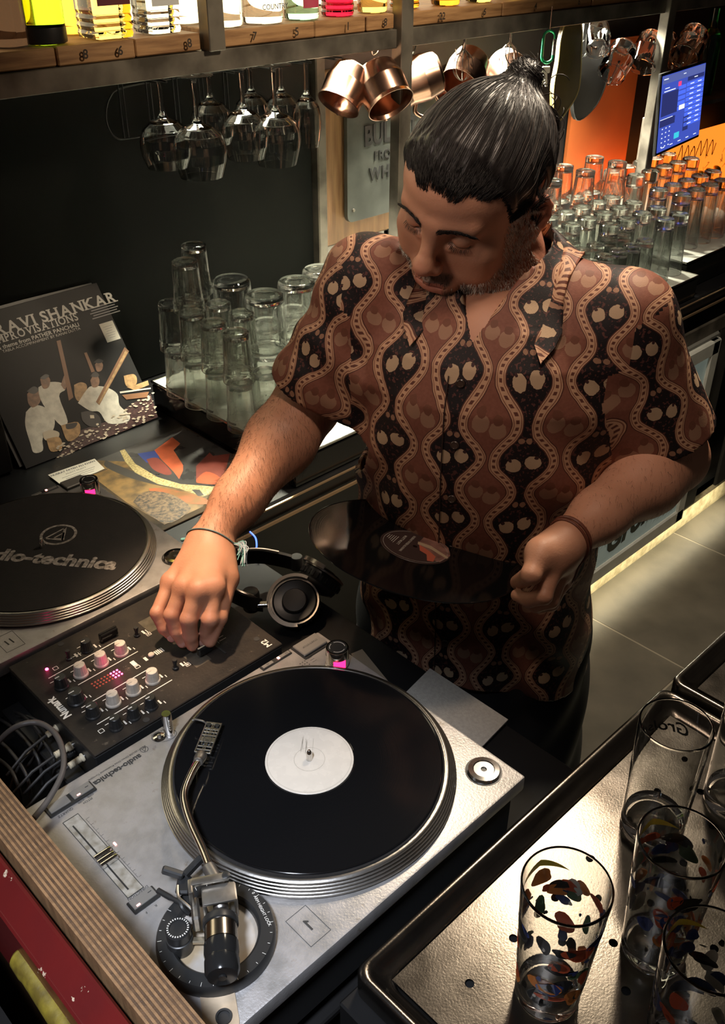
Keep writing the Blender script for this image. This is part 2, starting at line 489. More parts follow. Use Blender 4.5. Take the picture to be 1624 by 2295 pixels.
# plank fronts between uprights: (x_left_in_photo, x_right, number)
x1 = posts[0][0]; x2 = posts[1][0]; x3 = posts[2][0]
bay = [[.5, on_y(130, 120, -.8).x, on_y(308, 115, -.8).x, x1 + .02], [x1 - .02, on_y(710, 75, -.8).x, on_y(825, 55, -.8).x, x2 + .02], [x2 - .02, on_y(1130, 20, -.8).x, on_y(1245, 12, -.8).x, on_y(1330, 8, -.8).x, x3 + .02], [x3 - .02, -2.5, -2.95]]
digits = {(0, 1): ['8', '6'], (0, 2): ['', '8'], (1, 0): ['7', '5'], (1, 1): ['1'], (1, 2): ['8'], (2, 0): ['22', '6'], (2, 1): ['4'], (2, 2): ['6'], (3, 0): ['5']}
dig = []
for bi, br in enumerate(bay):
    for k in range(len(br) - 1):
        xa, xb = br[k] - .0012, br[k + 1] + .0012
        b = MB(); b.box((xa + xb) / 2 + 1.1, -.142, .0335, abs(xa - xb), .27 + .004 * ((k + bi) % 2), .028 + .001 * (k % 2), .002)
        b.build('plank', M_wood, sh, smooth=0)
        ds = digits.get((bi, k), [])
        for q, dgt in enumerate(ds):
            if dgt:
                fx = xa + (xb - xa) * ((q + .7) / (len(ds) + .2))
                dig.append((dgt, fx + 1.1, .0335))
Mx0 = Matrix.Rotation(PI, 4, 'Z') @ Matrix.Rotation(PI / 2, 4, 'X')
for t, x, z in dig: texts('marker_number', [(t, 0, 0, 0, .02, random.uniform(-.15, .15), dict(M=Matrix.Translation((x, .0022, z)) @ Mx0, offset=.0004))], mat('black_marker', (.03, .02, .015), .7), sh)
# backlit panel behind the bottles
b = MB(); b.box(-.3, -1.088, .86, 2.6, .012, .46); tag(b.build('light_panel', mat('backlight_panel', (.9, .85, .7), .5, emis=(1, .86, .58), estr=2.6), smooth=0), 'glowing warm backlight panel on the wall behind the bottles', 'light panel')

# ------------------------------------------------------------------ DJ bench, plywood bar edge, red rail
dj = thing('dj_bench', 'black bench carrying both turntables and the mixer', 'bench', (.15, -.01, FZ))
b = MB(); b.box(.0, -.03, .895, .597, .78, .01, .002); b.build('bench_top', M_blackmat, dj, smooth=0)
b = MB(); b.box(-.02, -.03, .445, .54, .76, .89, .002); b.build('bench_body', M_blackmat, dj, smooth=0)
pl = thing('plywood_bar_edge', 'upright birch plywood panel showing its striped layered edge beside the turntables', 'panel', (.4715, -.02, FZ))
cols = [(.24, .13, .056), (.095, .048, .02)]
M_ply = [mat('ply_light', cols[0], .6, col2=(.15, .08, .034), nscale=30, stretch=(1, 4, 1), bump=.5, bscale=300), mat('ply_dark', cols[1], .65, col2=(.06, .03, .013), nscale=40, stretch=(1, 4, 1), bump=.5, bscale=300)]
nl = 15; wl = .0335 / nl
bs = [MB(), MB()]
for k in range(nl):
    h = UP + .1 - (.0006 if k % 2 else 0) - (.0008 if k in (5, 9) else 0)
    bb_ = MB(); bb_.box(-.01675 + (k + .5) * wl, .42, h / 2, wl * .98, 1.2, h)
    bb_.build('veneer_layer', M_ply[k % 2], pl, smooth=0)
M_red = mat('chipped_red_paint', (.08, .005, .005), .4, col2=(.11, .007, .006), nscale=10, bump=.3, bscale=60)
N, L = nt(M_red)
n = N.new('ShaderNodeTexNoise'); n.inputs['Scale'].default_value = 42; n.inputs['Detail'].default_value = 8; n.inputs['Roughness'].default_value = .65
r = N.new('ShaderNodeValToRGB'); r.color_ramp.elements[0].position = .655; r.color_ramp.elements[1].position = .67; r.color_ramp.elements[0].color = (0, 0, 0, 1)
tc = N.new('ShaderNodeTexCoord'); L.new(tc.outputs['Object'], n.inputs['Vector']); L.new(n.outputs['Fac'], r.inputs['Fac'])
src = N['Principled BSDF'].inputs['Base Color'].links[0].from_socket
L.new(mixc(N, L, r.outputs['Color'], src, (.5, .38, .27)), N['Principled BSDF'].inputs['Base Color'])
b = MB(); b.box(.0, .2, .0, .03, 1.4, .008, .002, rot=Matrix.Rotation(math.radians(38), 4, 'Y')); b.box(.0125, .2, -.06, .006, 1.4, .11, .002)
rd = b.build('red_rail', M_red, smooth=30); rd.location = (.505, -.1, .074); tag(rd, 'chipped red painted metal rail running along the guest side of the plywood edge', 'rail')
b = MB(); b.box(.56, .38, -.5, .03, 1.6, .9); tag(b.build('bar_front_panel', M_blackmat, smooth=0), 'dark front panel of the bar below the red rail', 'panel')
p0, p1 = on_z(48, 2140, .03), on_z(215, 2400, .03)
yd = (p1 - p0)
b = MB(); b.lathe([(.010, 0), (.0125, .003), (.0125, .02), (.0115, .024), (.0115, yd.length), (.006, yd.length), (.006, .03), (.0085, 0)], tuple(p0), 20, axis=yd, closed=True)
ob = b.build('rubber_hose', mat('worn_yellow_rubber', (.20, .15, .015), .5, col2=(.10, .07, .01), nscale=60, bump=.4), smooth=30)
tag(ob, 'worn yellow rubber hose end hanging beside the red rail', 'hose')
# ================================================================== turntables
BZ = -.12
M_silver = mat('silver_deck_paint', (.42, .40, .39), .40, metal=.6, col2=(.35, .335, .32), nscale=55, bump=.25, bscale=420)
N, L = nt(M_silver)     # grime and small chips on the deck
n = N.new('ShaderNodeTexNoise'); n.inputs['Scale'].default_value = 28; n.inputs['Detail'].default_value = 9; n.inputs['Roughness'].default_value = .7
r = N.new('ShaderNodeValToRGB'); r.color_ramp.elements[0].position = .63; r.color_ramp.elements[1].position = .70; r.color_ramp.elements[0].color = (0, 0, 0, 1); r.color_ramp.elements[1].color = (.75, .75, .75, 1)
tc = N.new('ShaderNodeTexCoord'); L.new(tc.outputs['Object'], n.inputs['Vector']); L.new(n.outputs['Fac'], r.inputs['Fac'])
src = N['Principled BSDF'].inputs['Base Color'].links[0].from_socket
L.new(mixc(N, L, r.outputs['Color'], src, (.22, .17, .11)), N['Principled BSDF'].inputs['Base Color'])
M_platter = mat('platter_alloy', (.42, .40, .37), .28, metal=1, bump=.1, bscale=300)
M_dark = mat('black_plastic', (.018, .018, .018), .38)
M_rubber = mat('black_rubber', (.02, .02, .02), .65)
M_print = mat('black_deck_print', (.03, .03, .03), .5)
M_wprint = mat('white_print', (.75, .73, .68), .5)
M_btn = mat('grey_button', (.21, .2, .185), .35, metal=.3)
M_slot = mat('slider_inlay', (.36, .34, .30), .5, metal=.2, col2=(.2, .18, .14), nscale=90)
M_red_led = mat('red_led', (1, .1, .12), .3, emis=(1, .06, .1), estr=9)
M_wled = mat('lit_red_window', (1, .5, .45), .3, emis=(1, .35, .3), estr=5)
M_pink = mat('strobe_window', (1, .05, .2), .3, emis=(1, .015, .12), estr=4)
M_dullmetal = mat('dull_tonearm_metal', (.36, .34, .31), .36, metal=.9, col2=(.24, .22, .19), nscale=50)
PC = (.1706, .1763)
def LM(n): return n  # readability

def build_deck(name, label, org, detail):
    O = Vector((org[0], org[1], BZ))
    t = thing(name, label, 'turntable', O)
    def P(px, py, h=0.): return on_z(px, py, h) - Vector((0, 0, BZ))      # measured on the near deck, kept in its own frame
    Z = .12
    b = MB(); b.box(.226, .176, Z - .011, .452, .352, .022, .003, 2); b.build('deck_plate', M_silver, t)
    b = MB(); b.box(.226, .176, .061, .436, .336, .075, .004); b.build('plinth', M_dark, t)
    for x in (.045, .407):
        for y in (.045, .307):
            b = MB(); b.cyl((x, y, .0), .026, .0235, 20, bev=.004); b.build('foot', M_rubber, t)
    # platter with the rings of strobe dots
    pr = [(0, Z + .001), (.1585, Z + .001), (.1655, Z + .003)]
    z = Z + .0035
    for k in range(5):
        rr_ = .1665 - k * .0018
        pr += [(rr_, z), (rr_ - .0002, z + .0018), (rr_ - .0013, z + .0022), (rr_ - .0016, z + .0026)]
        z += .0029
    pr += [(.1545, z), (.1545, z - .0012), (0, z - .0012)]
    b = MB(); b.lathe(pr, (PC[0], PC[1], 0), 96); b.build('platter', M_platter, t, smooth=50)
    b = MB(); b.cyl((PC[0], PC[1], z - .0012), .1525, .0015, 72); mt = b.build('slipmat', mat('slipmat_felt', (.012, .010, .009), .95, noise=.4, nscale=60, bump=.4, bscale=500), t)
    b = MB(); b.lathe([(.0036, Z), (.0036, Z + .029), (.0015, Z + .034), (0, Z + .0345)], (PC[0], PC[1], 0), 16); b.build('spindle', M_chrome, t, smooth=50)
    # start and stop button, speed buttons, strobe knob
    b = MB(); b.box(.028, .0165, Z, .044, .031, .002, .001); b.build('button_bezel', M_dark, t)
    b = MB(); b.box(.028, .0155, Z + .003, .040, .025, .004, .001); b.build('start_button', M_btn, t)
    b = MB(); b.box(.0785, .006, Z + .0007, .049, .0078, .002, .0005); sb = b.build('speed_buttons', M_dark, t)
    b = MB(); b.box(.0645, .006, Z + .0022, .017, .0055, .0012, .0004); b.build('button', M_btn, sb)
    b = MB(); b.box(.0925, .006, Z + .0022, .017, .0055, .0012, .0004); b.build('button', M_btn, sb)
    b = MB(); b.box(.0745, .006, Z + .0024, .0035, .004, .0010, .0003); b.build('lamp', M_wled, sb)
    kx, ky = .0262, .0672
    b = MB(); b.lathe([(.0155, Z), (.0155, Z + .0028), (.0150, Z + .003), (.0150, Z + .029), (.0143, Z + .0302), (.0128, Z + .0302), (.0125, Z + .0292), (0, Z + .0292)], (kx, ky, 0), 40)
    kn = b.build('power_knob', M_chrome, t, smooth=40)
    b = MB(); b.cyl((kx, ky, Z + .0293), .0122, .0006, 32); b.build('cap', M_dark, kn)
    b = MB()
    for a0, a1 in ((20, 110), (150, 250), (280, 340)):
        for a in range(a0, a1, 12):
            a_, c_ = math.radians(a), math.radians(a + 9)
            b.flat([(kx + .0095 * math.cos(a_), ky + .0095 * math.sin(a_)), (kx + .0103 * math.cos(a_), ky + .0103 * math.sin(a_)), (kx + .0103 * math.cos(c_), ky + .0103 * math.sin(c_)), (kx + .0095 * math.cos(c_), ky + .0095 * math.sin(c_))], Z + .03005)
    b.build('ring_print', M_wprint, kn, smooth=0)
    b = MB()
    for k in range(7):
        a = math.radians(28 + k * 9); c = math.radians(28 + (k + 1) * 9)
        b.quad([(kx + .0152 * math.cos(a), ky + .0152 * math.sin(a), Z + .0045), (kx + .0152 * math.cos(c), ky + .0152 * math.sin(c), Z + .0045), (kx + .0152 * math.cos(c), ky + .0152 * math.sin(c), Z + .0175), (kx + .0152 * math.cos(a), ky + .0152 * math.sin(a), Z + .0175)])
    b.build('strobe_window', M_pink, kn, smooth=0)
    dl = lamp('strobe_glow', 'POINT', O + Vector((kx + .0195, ky + .012, Z + .008)), (0, 0, 0), .022, (1, .02, .13), .003)
    # 45 adapter in its well
    b = MB(); b.lathe([(.0195, Z), (.0195, Z + .0015), (.0178, Z + .0042), (.0125, Z + .0048), (.0115, Z + .0036), (.006, Z + .0036), (.0036, Z + .0036), (.0036, Z + .001)], (.0285, .314, 0), 40)
    b.build('adapter', M_chrome, t, smooth=25)
    b = MB(); b.cyl((.0285, .314, Z + .0001), .0212, .0004, 32); b.build('adapter_well', M_dark, t)
    b = MB(); b.cyl((.0285, .314, Z + .001), .0037, .0012, 12); b.build('adapter_hole', M_dark, t)
    if not detail:
        b = MB()
        for x0, y0, x1, y1 in ((.3125, .30, .29, .30),): pass
        c = [(.287, .3015), (.313, .3015), (.313, .3385), (.287, .3385)]
        for i in range(4):
            (xa, ya), (xb, yb) = c[i], c[(i + 1) % 4]
            L_ = math.hypot(xb - xa, yb - ya); a = math.atan2(yb - ya, xb - xa)
            b.flat(rect((xa + xb) / 2, (ya + yb) / 2, L_, .0006, a), Z + .0002)
        b.flat(rect(.297, .32, .002, .012, .1), Z + .0002); b.flat(rect(.304, .32, .002, .011, .1), Z + .0002)
        b.build('number_patch', M_print, t, smooth=0)
        # the round logo and the name woven on the slip mat
        zz = z + .0006
        def Q(px, py): return on_z(px, py, zz + BZ) - O
        c = Q(131, 1198); e = Q(190, 1196); 
        p0, p1 = Q(-90, 1236), Q(287, 1268)
        ang = math.atan2((p1 - p0).y, (p1 - p0).x)
        b = MB(); R0 = .0235
        ringp(b, c.x, c.y, R0, .0042, zz)
        def tri(sc, dx, dy, w):
            pts = [(0, .019), (-.019, -.013), (.009, -.013)]
            pts = [(c.x + math.cos(ang) * (x * sc + dx) - math.sin(ang) * (y * sc + dy), c.y + math.sin(ang) * (x * sc + dx) + math.cos(ang) * (y * sc + dy)) for x, y in pts]
            for i in range(3):
                (xa, ya), (xb, yb) = pts[i], pts[(i + 1) % 3]
                b.flat(rect((xa + xb) / 2, (ya + yb) / 2, math.hypot(xb - xa, yb - ya) + w, w * (1.6 if i == 2 else 1), math.atan2(yb - ya, xb - xa)), zz + .0001)
        tri(1, .003, 0, .0026); tri(.5, .006, -.004, .002)
        b.build('logo', mat('worn_grey_print', (.33, .3, .27), .9, col2=(.12, .105, .09), nscale=160), mt, smooth=0)
        mid = Q(98, 1252)
        mt2 = texts('lettering', [('audio-technica', mid.x, mid.y, zz + .0001, .038, ang, dict(offset=.0016, sx=1.0))], MATS['worn_grey_print'], mt)
        return t
    # target light and its hole
    b = MB(); b.lathe([(0, Z + .0005), (.0062, Z + .0005), (.0072, Z), (.0078, Z)], (.2637, .0128, 0), 24)
    b.lathe([(.0058, Z), (.0058, Z + .033), (.0052, Z + .0345), (0, Z + .0345)], (.2531, .0175, 0), 24)
    b.build('target_light', M_chrome, t, smooth=40)
    b = MB(); b.lathe([(0, Z + .004), (.0022, Z + .0035), (.003, Z)], (.2637, .0128, 0), 12); b.build('pop_up_pin', M_steel, t)
    b = MB()
    for k in range(20):
        a, c_ = 2 * PI * k / 20, 2 * PI * (k + 1) / 20
        for cx, cy in ((.2585, .0152),):
            f = lambda q, rr: (cx + math.cos(-.43) * rr * 1.55 * math.cos(q) - math.sin(-.43) * rr * math.sin(q), cy + math.sin(-.43) * rr * 1.55 * math.cos(q) + math.cos(-.43) * rr * math.sin(q))
            b.flat([f(a, .0093), f(a, .0097), f(c_, .0097), f(c_, .0093)], Z + .0003)
    b.build('outline_print', M_print, t, smooth=0)
    # quartz and pitch range buttons
    b = MB(); b.box(.387, .0235, Z + .0008, .057, .0165, .003, .0008); qb = b.build('range_buttons', M_dark, t)
    for x, w in ((.3725, .024), (.4005, .024)):
        b = MB(); b.box(x, .0225, Z + .0028, w, .0125, .002, .0005); b.build('button', M_btn, qb)
    b = MB(); b.box(.378, .0265, Z + .0042, .004, .002, .0006, .0003); b.build('lamp', M_wled, qb)
    b = MB(); b.box(.366, .0225, Z + .0040, .004, .0006, .0004); b.build('mark', M_print, qb)
    # pitch slider
    b = MB(); b.box(.4, .1095, Z + .0002, .0175, .126, .0006); ps = b.build('pitch_slider', M_slot, t, smooth=0)
    b = MB()
    for x in (.391, .409): b.box(x, .1095, Z + .0004, .0006, .127, .0006)
    for y in (.046, .173): b.box(.4, y, Z + .0004, .0185, .0006, .0006)
    b.build('inlay_edge', M_print, ps, smooth=0)
    b = MB(); b.box(.4033, .111, Z + .0007, .0016, .108, .0004); b.build('slot', M_dark, ps, smooth=0)
    b = MB()
    for dy, dz in ((-.0062, .006), (0, .0048), (.0062, .006)): b.box(.4, .119 + dy, Z + .001 + dz / 2, .0195, .0052, dz, .0016, 2)
    b.box(.4, .119, Z + .002, .0185, .016, .003, .001)
    b.build('slider_cap', M_chrome, ps)
    b = MB(); b.box(.3833, .108, Z + .0005, .0022, .005, .001, .0004); b.build('lamp', M_wled, ps)
    b = MB(); b.flat(rect(.3885, .109, .0003, .101), Z + .0003)
    for k in range(11):
        y = .0585 + k * .0101
        b.flat(rect(.3868 - (.0006 if k in (0, 5, 10) else 0), y, .0034, .0003), Z + .0003)
        if k < 10: b.flat(rect(.3877, y + .005, .0016, .0002), Z + .0003)
    b.build('scale_print', M_print, t, smooth=0)
    # direction button
    b = MB(); b.box(.399, .186, Z + .0008, .030, .0165, .003, .0008); db = b.build('direction_button', M_dark, t)
    b = MB(); b.box(.399, .185, Z + .0028, .026, .012, .002, .0005); b.build('button', M_btn, db)
    b = MB(); b.box(.4065, .189, Z + .0041, .004, .0022, .0006, .0003); b.build('lamp', M_wled, db)
    b = MB(); b.box(.3905, .184, Z + .0040, .004, .0006, .0004); b.build('mark', M_print, db)
    S = dict(offset=.00002)
    z3 = Z + .00035
    texts('print', [('audio-technica', .3262, .0222, z3, .0105, .0, dict(offset=.00035)), ('AT-LP120-USB Direct Drive Professional Turntable', .321, .0132, z3, .0036, .0),
        ('QUARTZ', .4, .0353, z3, .0045, 0), ('PITCH', .374, .0375, z3, .004, 0), ('±20%    ±10%', .374, .0337, z3, .0035, 0), ('DIRECTION', .3985, .1748, z3, .0045, 0), ('R        F', .399, .199, z3, .004, 0),
        ('TARGET LIGHT', .2565, .0055, z3, .004, -.1), ('Power', .0262, .0895, z3, .003, 0)], M_print, t)
    texts('button_print', [('START•STOP', .028, .0155, Z + .0052, .0045, 0), ('33', .061, .006, Z + .003, .0045, 0), ('45', .0925, .006, Z + .003, .0045, 0)], M_print, t)
    b = MB(); ringp(b, .2875, .0172, .0042, .0005, z3, 24)
    for pts in ([(.2845, .0150), (.2885, .0205), (.2895, .0150)],):
        for i in range(3):
            (xa, ya), (xb, yb) = pts[i], pts[(i + 1) % 3]
            b.flat(rect((xa + xb) / 2, (ya + yb) / 2, math.hypot(xb - xa, yb - ya), .0006, math.atan2(yb - ya, xb - xa)), z3)
    for k in range(9): b.flat(circ(.052 + (k % 3) * .004, .0325 + (k // 3) * .0045, .0009, 8), z3)
    for k in range(3): b.flat(rect(.043, .0325 + k * .0045, .007, .0004), z3)
    c = [(.2875, .3015), (.313, .3015), (.313, .3385), (.2875, .3385)]
    for i in range(4):
        (xa, ya), (xb, yb) = c[i], c[(i + 1) % 4]
        b.flat(rect((xa + xb) / 2, (ya + yb) / 2, math.hypot(xb - xa, yb - ya), .0005, math.atan2(yb - ya, xb - xa)), z3)
    b.flat([(.2965, .3160), (.3000, .3128), (.3012, .3128), (.3012, .3262), (.2990, .3262), (.2990, .3166), (.2972, .3175)], z3)
    b.build('outline_print', M_print, t, smooth=0)
    # hinge socket in a dirty patch behind the arm
    a0, a1 = Vector((.397, .300)), Vector((.419, .340))
    b = MB(); dv = (a1 - a0); nn = Vector((-dv.y, dv.x)).normalized() * .0155
    poly = [(a0 + nn)[:], (a0 - nn)[:], (a1 - nn)[:]] + [(a1 + nn.normalized() * .0155 * math.cos(q) + dv.normalized() * .0125 * math.sin(q))[:] for q in [PI - k * PI / 8 for k in range(1, 8)]] + [(a1 + nn)[:]]
    b.prism(poly, Z, Z + .0012); b.build('hinge_patch', mat('tan_hinge_plate', (.55, .43, .3), .5, noise=.3, nscale=40), t)
    b = MB(); b.lathe([(.0075, Z + .0012), (.0075, Z + .003), (.0055, Z + .003), (.0055, Z + .0013), (0, Z + .0013)], (.4135, .3355, 0), 24); b.build('hinge_hole', M_rubber, t)
    # ---- tonearm
    bc = (.3730, .2712)
    b = MB(); b.lathe([(.0395, Z), (.0565, Z), (.0568, Z + .006), (.0560, Z + .012), (.0545, Z + .0145), (.0425, Z + .0145), (.0405, Z + .013), (.0395, Z + .011)], (bc[0], bc[1], 0), 72, closed=True)
    ab = b.build('arm_base_ring', M_dark, t, smooth=30)
    b = MB()
    for k in range(30):
        a = 2 * PI * k / 30 + .05
        if k % 1 == 0: b.flat(rect(bc[0] + .0525 * math.cos(a), bc[1] + .0525 * math.sin(a), .004 if k % 3 == 0 else .0022, .0004, a), Z + .0147)
    b.build('scale_print', M_wprint, ab, smooth=0)
    texts('height_print', [('0  ARM HEIGHT LOCK', bc[0] + .0475 * math.cos(2.9), bc[1] + .0475 * math.sin(2.9), Z + .0148, .0042, 1.3)], M_wprint, ab)
    b = MB(); b.cyl((bc[0], bc[1], Z), .0393, .006, 48); b.build('arm_plate', mat('stained_arm_plate', (.5, .47, .44), .45, metal=.3, col2=(.42, .32, .2), nscale=35), t)
    b = MB(); b.flat(rect(.389, .249, .03, .0004, .2), Z + .0063)
    for k in range(5): b.flat(rect(.383 + k * .002, .243 + k * .0006, .0003, .004, .2), Z + .0063)
    b.build('scale_print', M_print, t, smooth=0)
    hs = [P(481, 1619, .031), P(453, 1688, .032)]
    piv = Vector((.3590, .2625, Z + .043))
    pth = [hs[1] + (hs[1] - hs[0]).normalized() * .002, P(446, 1703, .036), P(428, 1735, .038), P(413, 1775, .039), P(416, 1808, .0395), P(430, 1850, .040), P(455, 1905, .041), P(474, 1955, .043), Vector((.3505, .2475, Z + .0435))]
    b = MB(); b.tube(spline(pth, 6), .0042, 14)
    arm = b.build('tonearm_tube', mat('arm_tube_chrome', (.6, .57, .53), .18, metal=1), t, smooth=60)
    d = (pth[1] - pth[0]).normalized()
    b = MB(); b.lathe([(.0058, 0), (.0066, .001), (.0066, .009), (.0056, .011), (.0056, .016), (.0048, .017)], tuple(pth[0] + d * .001), 20, axis=d); b.build('locking_collar', M_dullmetal, arm, smooth=30)
    d = (pth[-1] - pth[-2]).normalized()
    b = MB(); b.lathe([(.0055, 0), (.0068, .002), (.0068, .02), (.0068, .024)], tuple(pth[-1] - d * .022), 20, axis=d); b.build('arm_sleeve', M_dullmetal, arm, smooth=30)
    # headshell with its openings
    hx = (hs[0] - hs[1]); Lh = hx.length; ex = hx.normalized(); ez = Vector((0, 0, 1)); ey = ez.cross(ex).normalized(); ez = ex.cross(ey)
    HM = Matrix((ex, ey, ez)).transposed().to_4x4(); HM.translation = hs[1]
    b = MB(HM)
    sx0, w = .002, .0093
    cellsx = [0, .004, .006, .0105, .012, .0165, .018, .0225, .024, .031, .040, .0455, .0475]
    ob_ = {(1, 1), (3, 1), (1, 3), (1, 5), (3, 3)}
    b.box(.024, 0, 0, .048, .0004, .0018)
    for s_ in (-1, 1):
        b.box(.024, s_ * .0087, 0, .048, .0016, .0032, .0005)
        b.box(.024, s_ * .0012, 0, .048, .0008, .0018)
    for x, wd in ((.001, .002), (.0052, .0016), (.0102, .0016), (.0205, .0075), (.0275, .0022), (.0325, .0022), (.0378, .0035), (.0465, .003)):
        b.box(x, 0, 0, wd, .0178, .0018, .0002)
    for s_ in (-1, 1): b.box(.030, s_ * .0049, 0, .036, .0008, .0018)
    hsh = b.build('headshell', M_dullmetal, arm)
    b = MB(HM); ringp(b, .0205, 0, .0046, .0006, .0011, 24); b.flat(rect(.0205, -.001, .0005, .006, .4), .0011); b.flat(rect(.0205, .0014, .0005, .006, -.4), .0011); b.flat(rect(.0185, 0, .0006, .005), .0011)
    b.build('logo', M_print, hsh, smooth=0)
    b = MB(HM)
    for s_ in (-1, 1): b.cyl((.0425, s_ * .0049, -.002), .0026, .0045, 12)
    b.build('mounting_screw', M_dark, hsh)
    b = MB(HM); b.box(.026, 0, -.006, .022, .013, .008, .001); b.box(.03, 0, -.0095, .006, .003, .003); b.build('cartridge', M_dark, hsh)
    lift0 = HM @ Vector((.0455, .009, 0))
    b = MB(); b.tube(spline([lift0, lift0 + ey * .004 + ez * .003, lift0 + ey * .012 + ez * .0045, lift0 + ey * .016 + ez * .003], 5), [.0012] * 14 + [.0017, .0016], 8); b.build('finger_lift', M_dullmetal, hsh)
    # bearing housing and yoke around the pivot
    ad = Vector((math.cos(1.02), math.sin(1.02), 0)); au = Vector((0, 0, 1)); an = au.cross(ad)
    AM = Matrix((ad, an, au)).transposed().to_4x4(); AM.translation = piv
    b = MB(AM)
    b.cyl((.0, .0, -.037), .0135, .018, 24)
    for s_ in (-1, 1): b.box(.004, s_ * .0145, 0, .020, .0035, .024, .0015, 2)
    b.box(.004, 0, .0115, .020, .031, .003, .001, 2); b.box(.004, 0, -.0115, .020, .031, .003, .001, 2)
    gb = b.build('bearing_housing', M_dullmetal, t)
    b = MB(AM)
    b.box(-.010, -.007, .0165, .0085, .036, .004, .0018, 2); b.box(-.006, -.0255, .004, .016, .0045, .028, .0018, 2); b.box(.004, -.0235, -.012, .024, .008, .022, .002)
    b.build('yoke', M_dullmetal, gb)
    b = MB(AM); b.lathe([(.0038, 0), (.0038, .0008), (.0030, .0012), (0, .0012)], (-.010, .0085, .0185), 20); b.build('bearing_screw', M_dark, gb)
    b = MB(AM); b.lathe([(.0072, 0), (.0072, .018), (.0058, .020), (.0058, .026)], (-.006, 0, 0), 20, axis=(1, 0, 0)); b.build('arm_stub', M_steel, gb, smooth=30)
    cwd = (P(497, 2165, .046) - piv); cwd.z = -.001; cwd.normalize()
    CM = Matrix((cwd, au.cross(cwd), au)).transposed().to_4x4(); CM.translation = piv
    b = MB(CM); b.lathe([(.0065, .014), (.0162, .0225), (.0166, .0235), (.0166, .029), (.0150, .0295)], (0, 0, 0), 36, axis=(1, 0, 0)); b.build('weight_dial', M_dark, gb, smooth=30)
    b = MB(CM); b.lathe([(.0150, .0295), (.0152, .046), (.0142, .0465)], (0, 0, 0), 36, axis=(1, 0, 0)); b.build('counterweight', mat('counterweight_metal', (.42, .38, .33), .22, metal=1), gb, smooth=30)
    b = MB(CM); b.lathe([(.0142, .0465), (.0158, .0475), (.0160, .057), (.0150, .061), (.0150, .0625), (.0158, .0635), (.0156, .074), (.0135, .078), (.004, .0785), (.0035, .080), (0, .080)], (0, 0, 0), 36, axis=(1, 0, 0)); b.build('end_weight', mat('gloss_black', (.012, .012, .012), .15), gb, smooth=30)
    # anti-skate knob, struts, cue lever, arm rest
    kx, ky = .4030, .2560
    b = MB(); b.lathe([(.0125, Z + .006), (.0125, Z + .022), (.0115, Z + .0225), (.0118, Z + .034), (.0108, Z + .0355), (.008, Z + .0355), (.0075, Z + .0345), (0, Z + .0345)], (kx, ky, 0), 36); ak = b.build('anti_skate_knob', M_dark, t, smooth=30)
    b = MB()
    for k in range(26):
        a = 2 * PI * k / 26
        b.flat(rect(kx + .0095 * math.cos(a), ky + .0095 * math.sin(a), .0016, .0009, a), Z + .0357)
    b.build('dial_print', MATS['white_print'], ak, smooth=0)
    b = MB(); q0, q1 = Vector((kx, ky, Z + .012)), Vector((.372, .285, Z + .018)); dd = q1 - q0
    b.box(*((q0 + q1) / 2), dd.length, .006, .005, .001, rot=Matrix.Rotation(math.atan2(dd.y, dd.x), 4, 'Z')); b.build('strut', mat('bronze_strut', (.2, .17, .12), .4, metal=.7), t)
    cl = [P(354, 1996, .020), P(382, 2012, .022), P(402, 2022, .024), P(410, 2036, .022), P(422, 2048, .016)]
    b = MB(); b.tube(spline(cl, 5), [.0030] * 6 + [.0024] * 15, 8); b.build('cue_lever', M_dark, t)
    ar = Vector((.3640, .2095, Z))
    b = MB(); b.cyl((ar.x, ar.y, ar.z), .006, .024, 16)
    b.box(ar.x + .004, ar.y + .004, ar.z + .022, .02, .014, .006, .002, rot=Matrix.Rotation(.8, 4, 'Z'))
    arst = b.build('arm_rest', M_dark, t)
    for a, l in ((PI * 1.02, .024), (-PI * .30, .022)):
        b = MB(); dx, dy = math.cos(a), math.sin(a)
        b.box(ar.x + dx * l / 2 + .0, ar.y + dy * l / 2, ar.z + .031, l, .0062, .009, .0015, rot=Matrix.Rotation(a, 4, 'Z') @ Matrix.Rotation(-.25, 4, 'Y')); b.build('prong', M_dark, arst)
    b = MB(); b.tube(spline([P(398, 1985, .026), P(400, 2010, .026), P(415, 2025, .026), P(437, 2045, .024)], 6), .0016, 8); b.build('lift_bar', M_dullmetal, t)
    return t
deck1 = build_deck('turntable', 'worn silver turntable in front, with the white-labelled record and its tonearm near the plywood edge', (0, 0), True)
deck2 = build_deck('turntable', 'silver turntable at the left edge with a dark lettered slipmat and no record', (.0100, -.5905), False)

# ---- records
def M_vinyl():
    m = mat('vinyl', (.005, .005, .0055), .1, spec=.5)
    N, L = nt(m); b = N['Principled BSDF']
    if 'rad' in N: return m
    tc = N.new('ShaderNodeTexCoord'); tc.name = 'rad'
    sx = N.new('ShaderNodeSeparateXYZ'); L.new(tc.outputs['Object'], sx.inputs[0])
    x, y = E_(N, L, sx.outputs[0]), E_(N, L, sx.outputs[1])
    r = (x * x + y * y).sqrt()
    n = N.new('ShaderNodeTexNoise'); n.noise_dimensions = '1D'; n.inputs['Scale'].default_value = 900; L.new(r.s, n.inputs['W'])
    bp = N.new('ShaderNodeBump'); bp.inputs['Strength'].default_value = .06; bp.inputs['Distance'].default_value = .0003
    L.new(n.outputs['Fac'], bp.inputs['Height']); L.new(bp.outputs['Normal'], b.inputs['Normal'])
    cr = N.new('ShaderNodeCombineXYZ'); L.new((y * -1.).s, cr.inputs[0]); L.new(x.s, cr.inputs[1]); 
    return m
MV = M_vinyl()
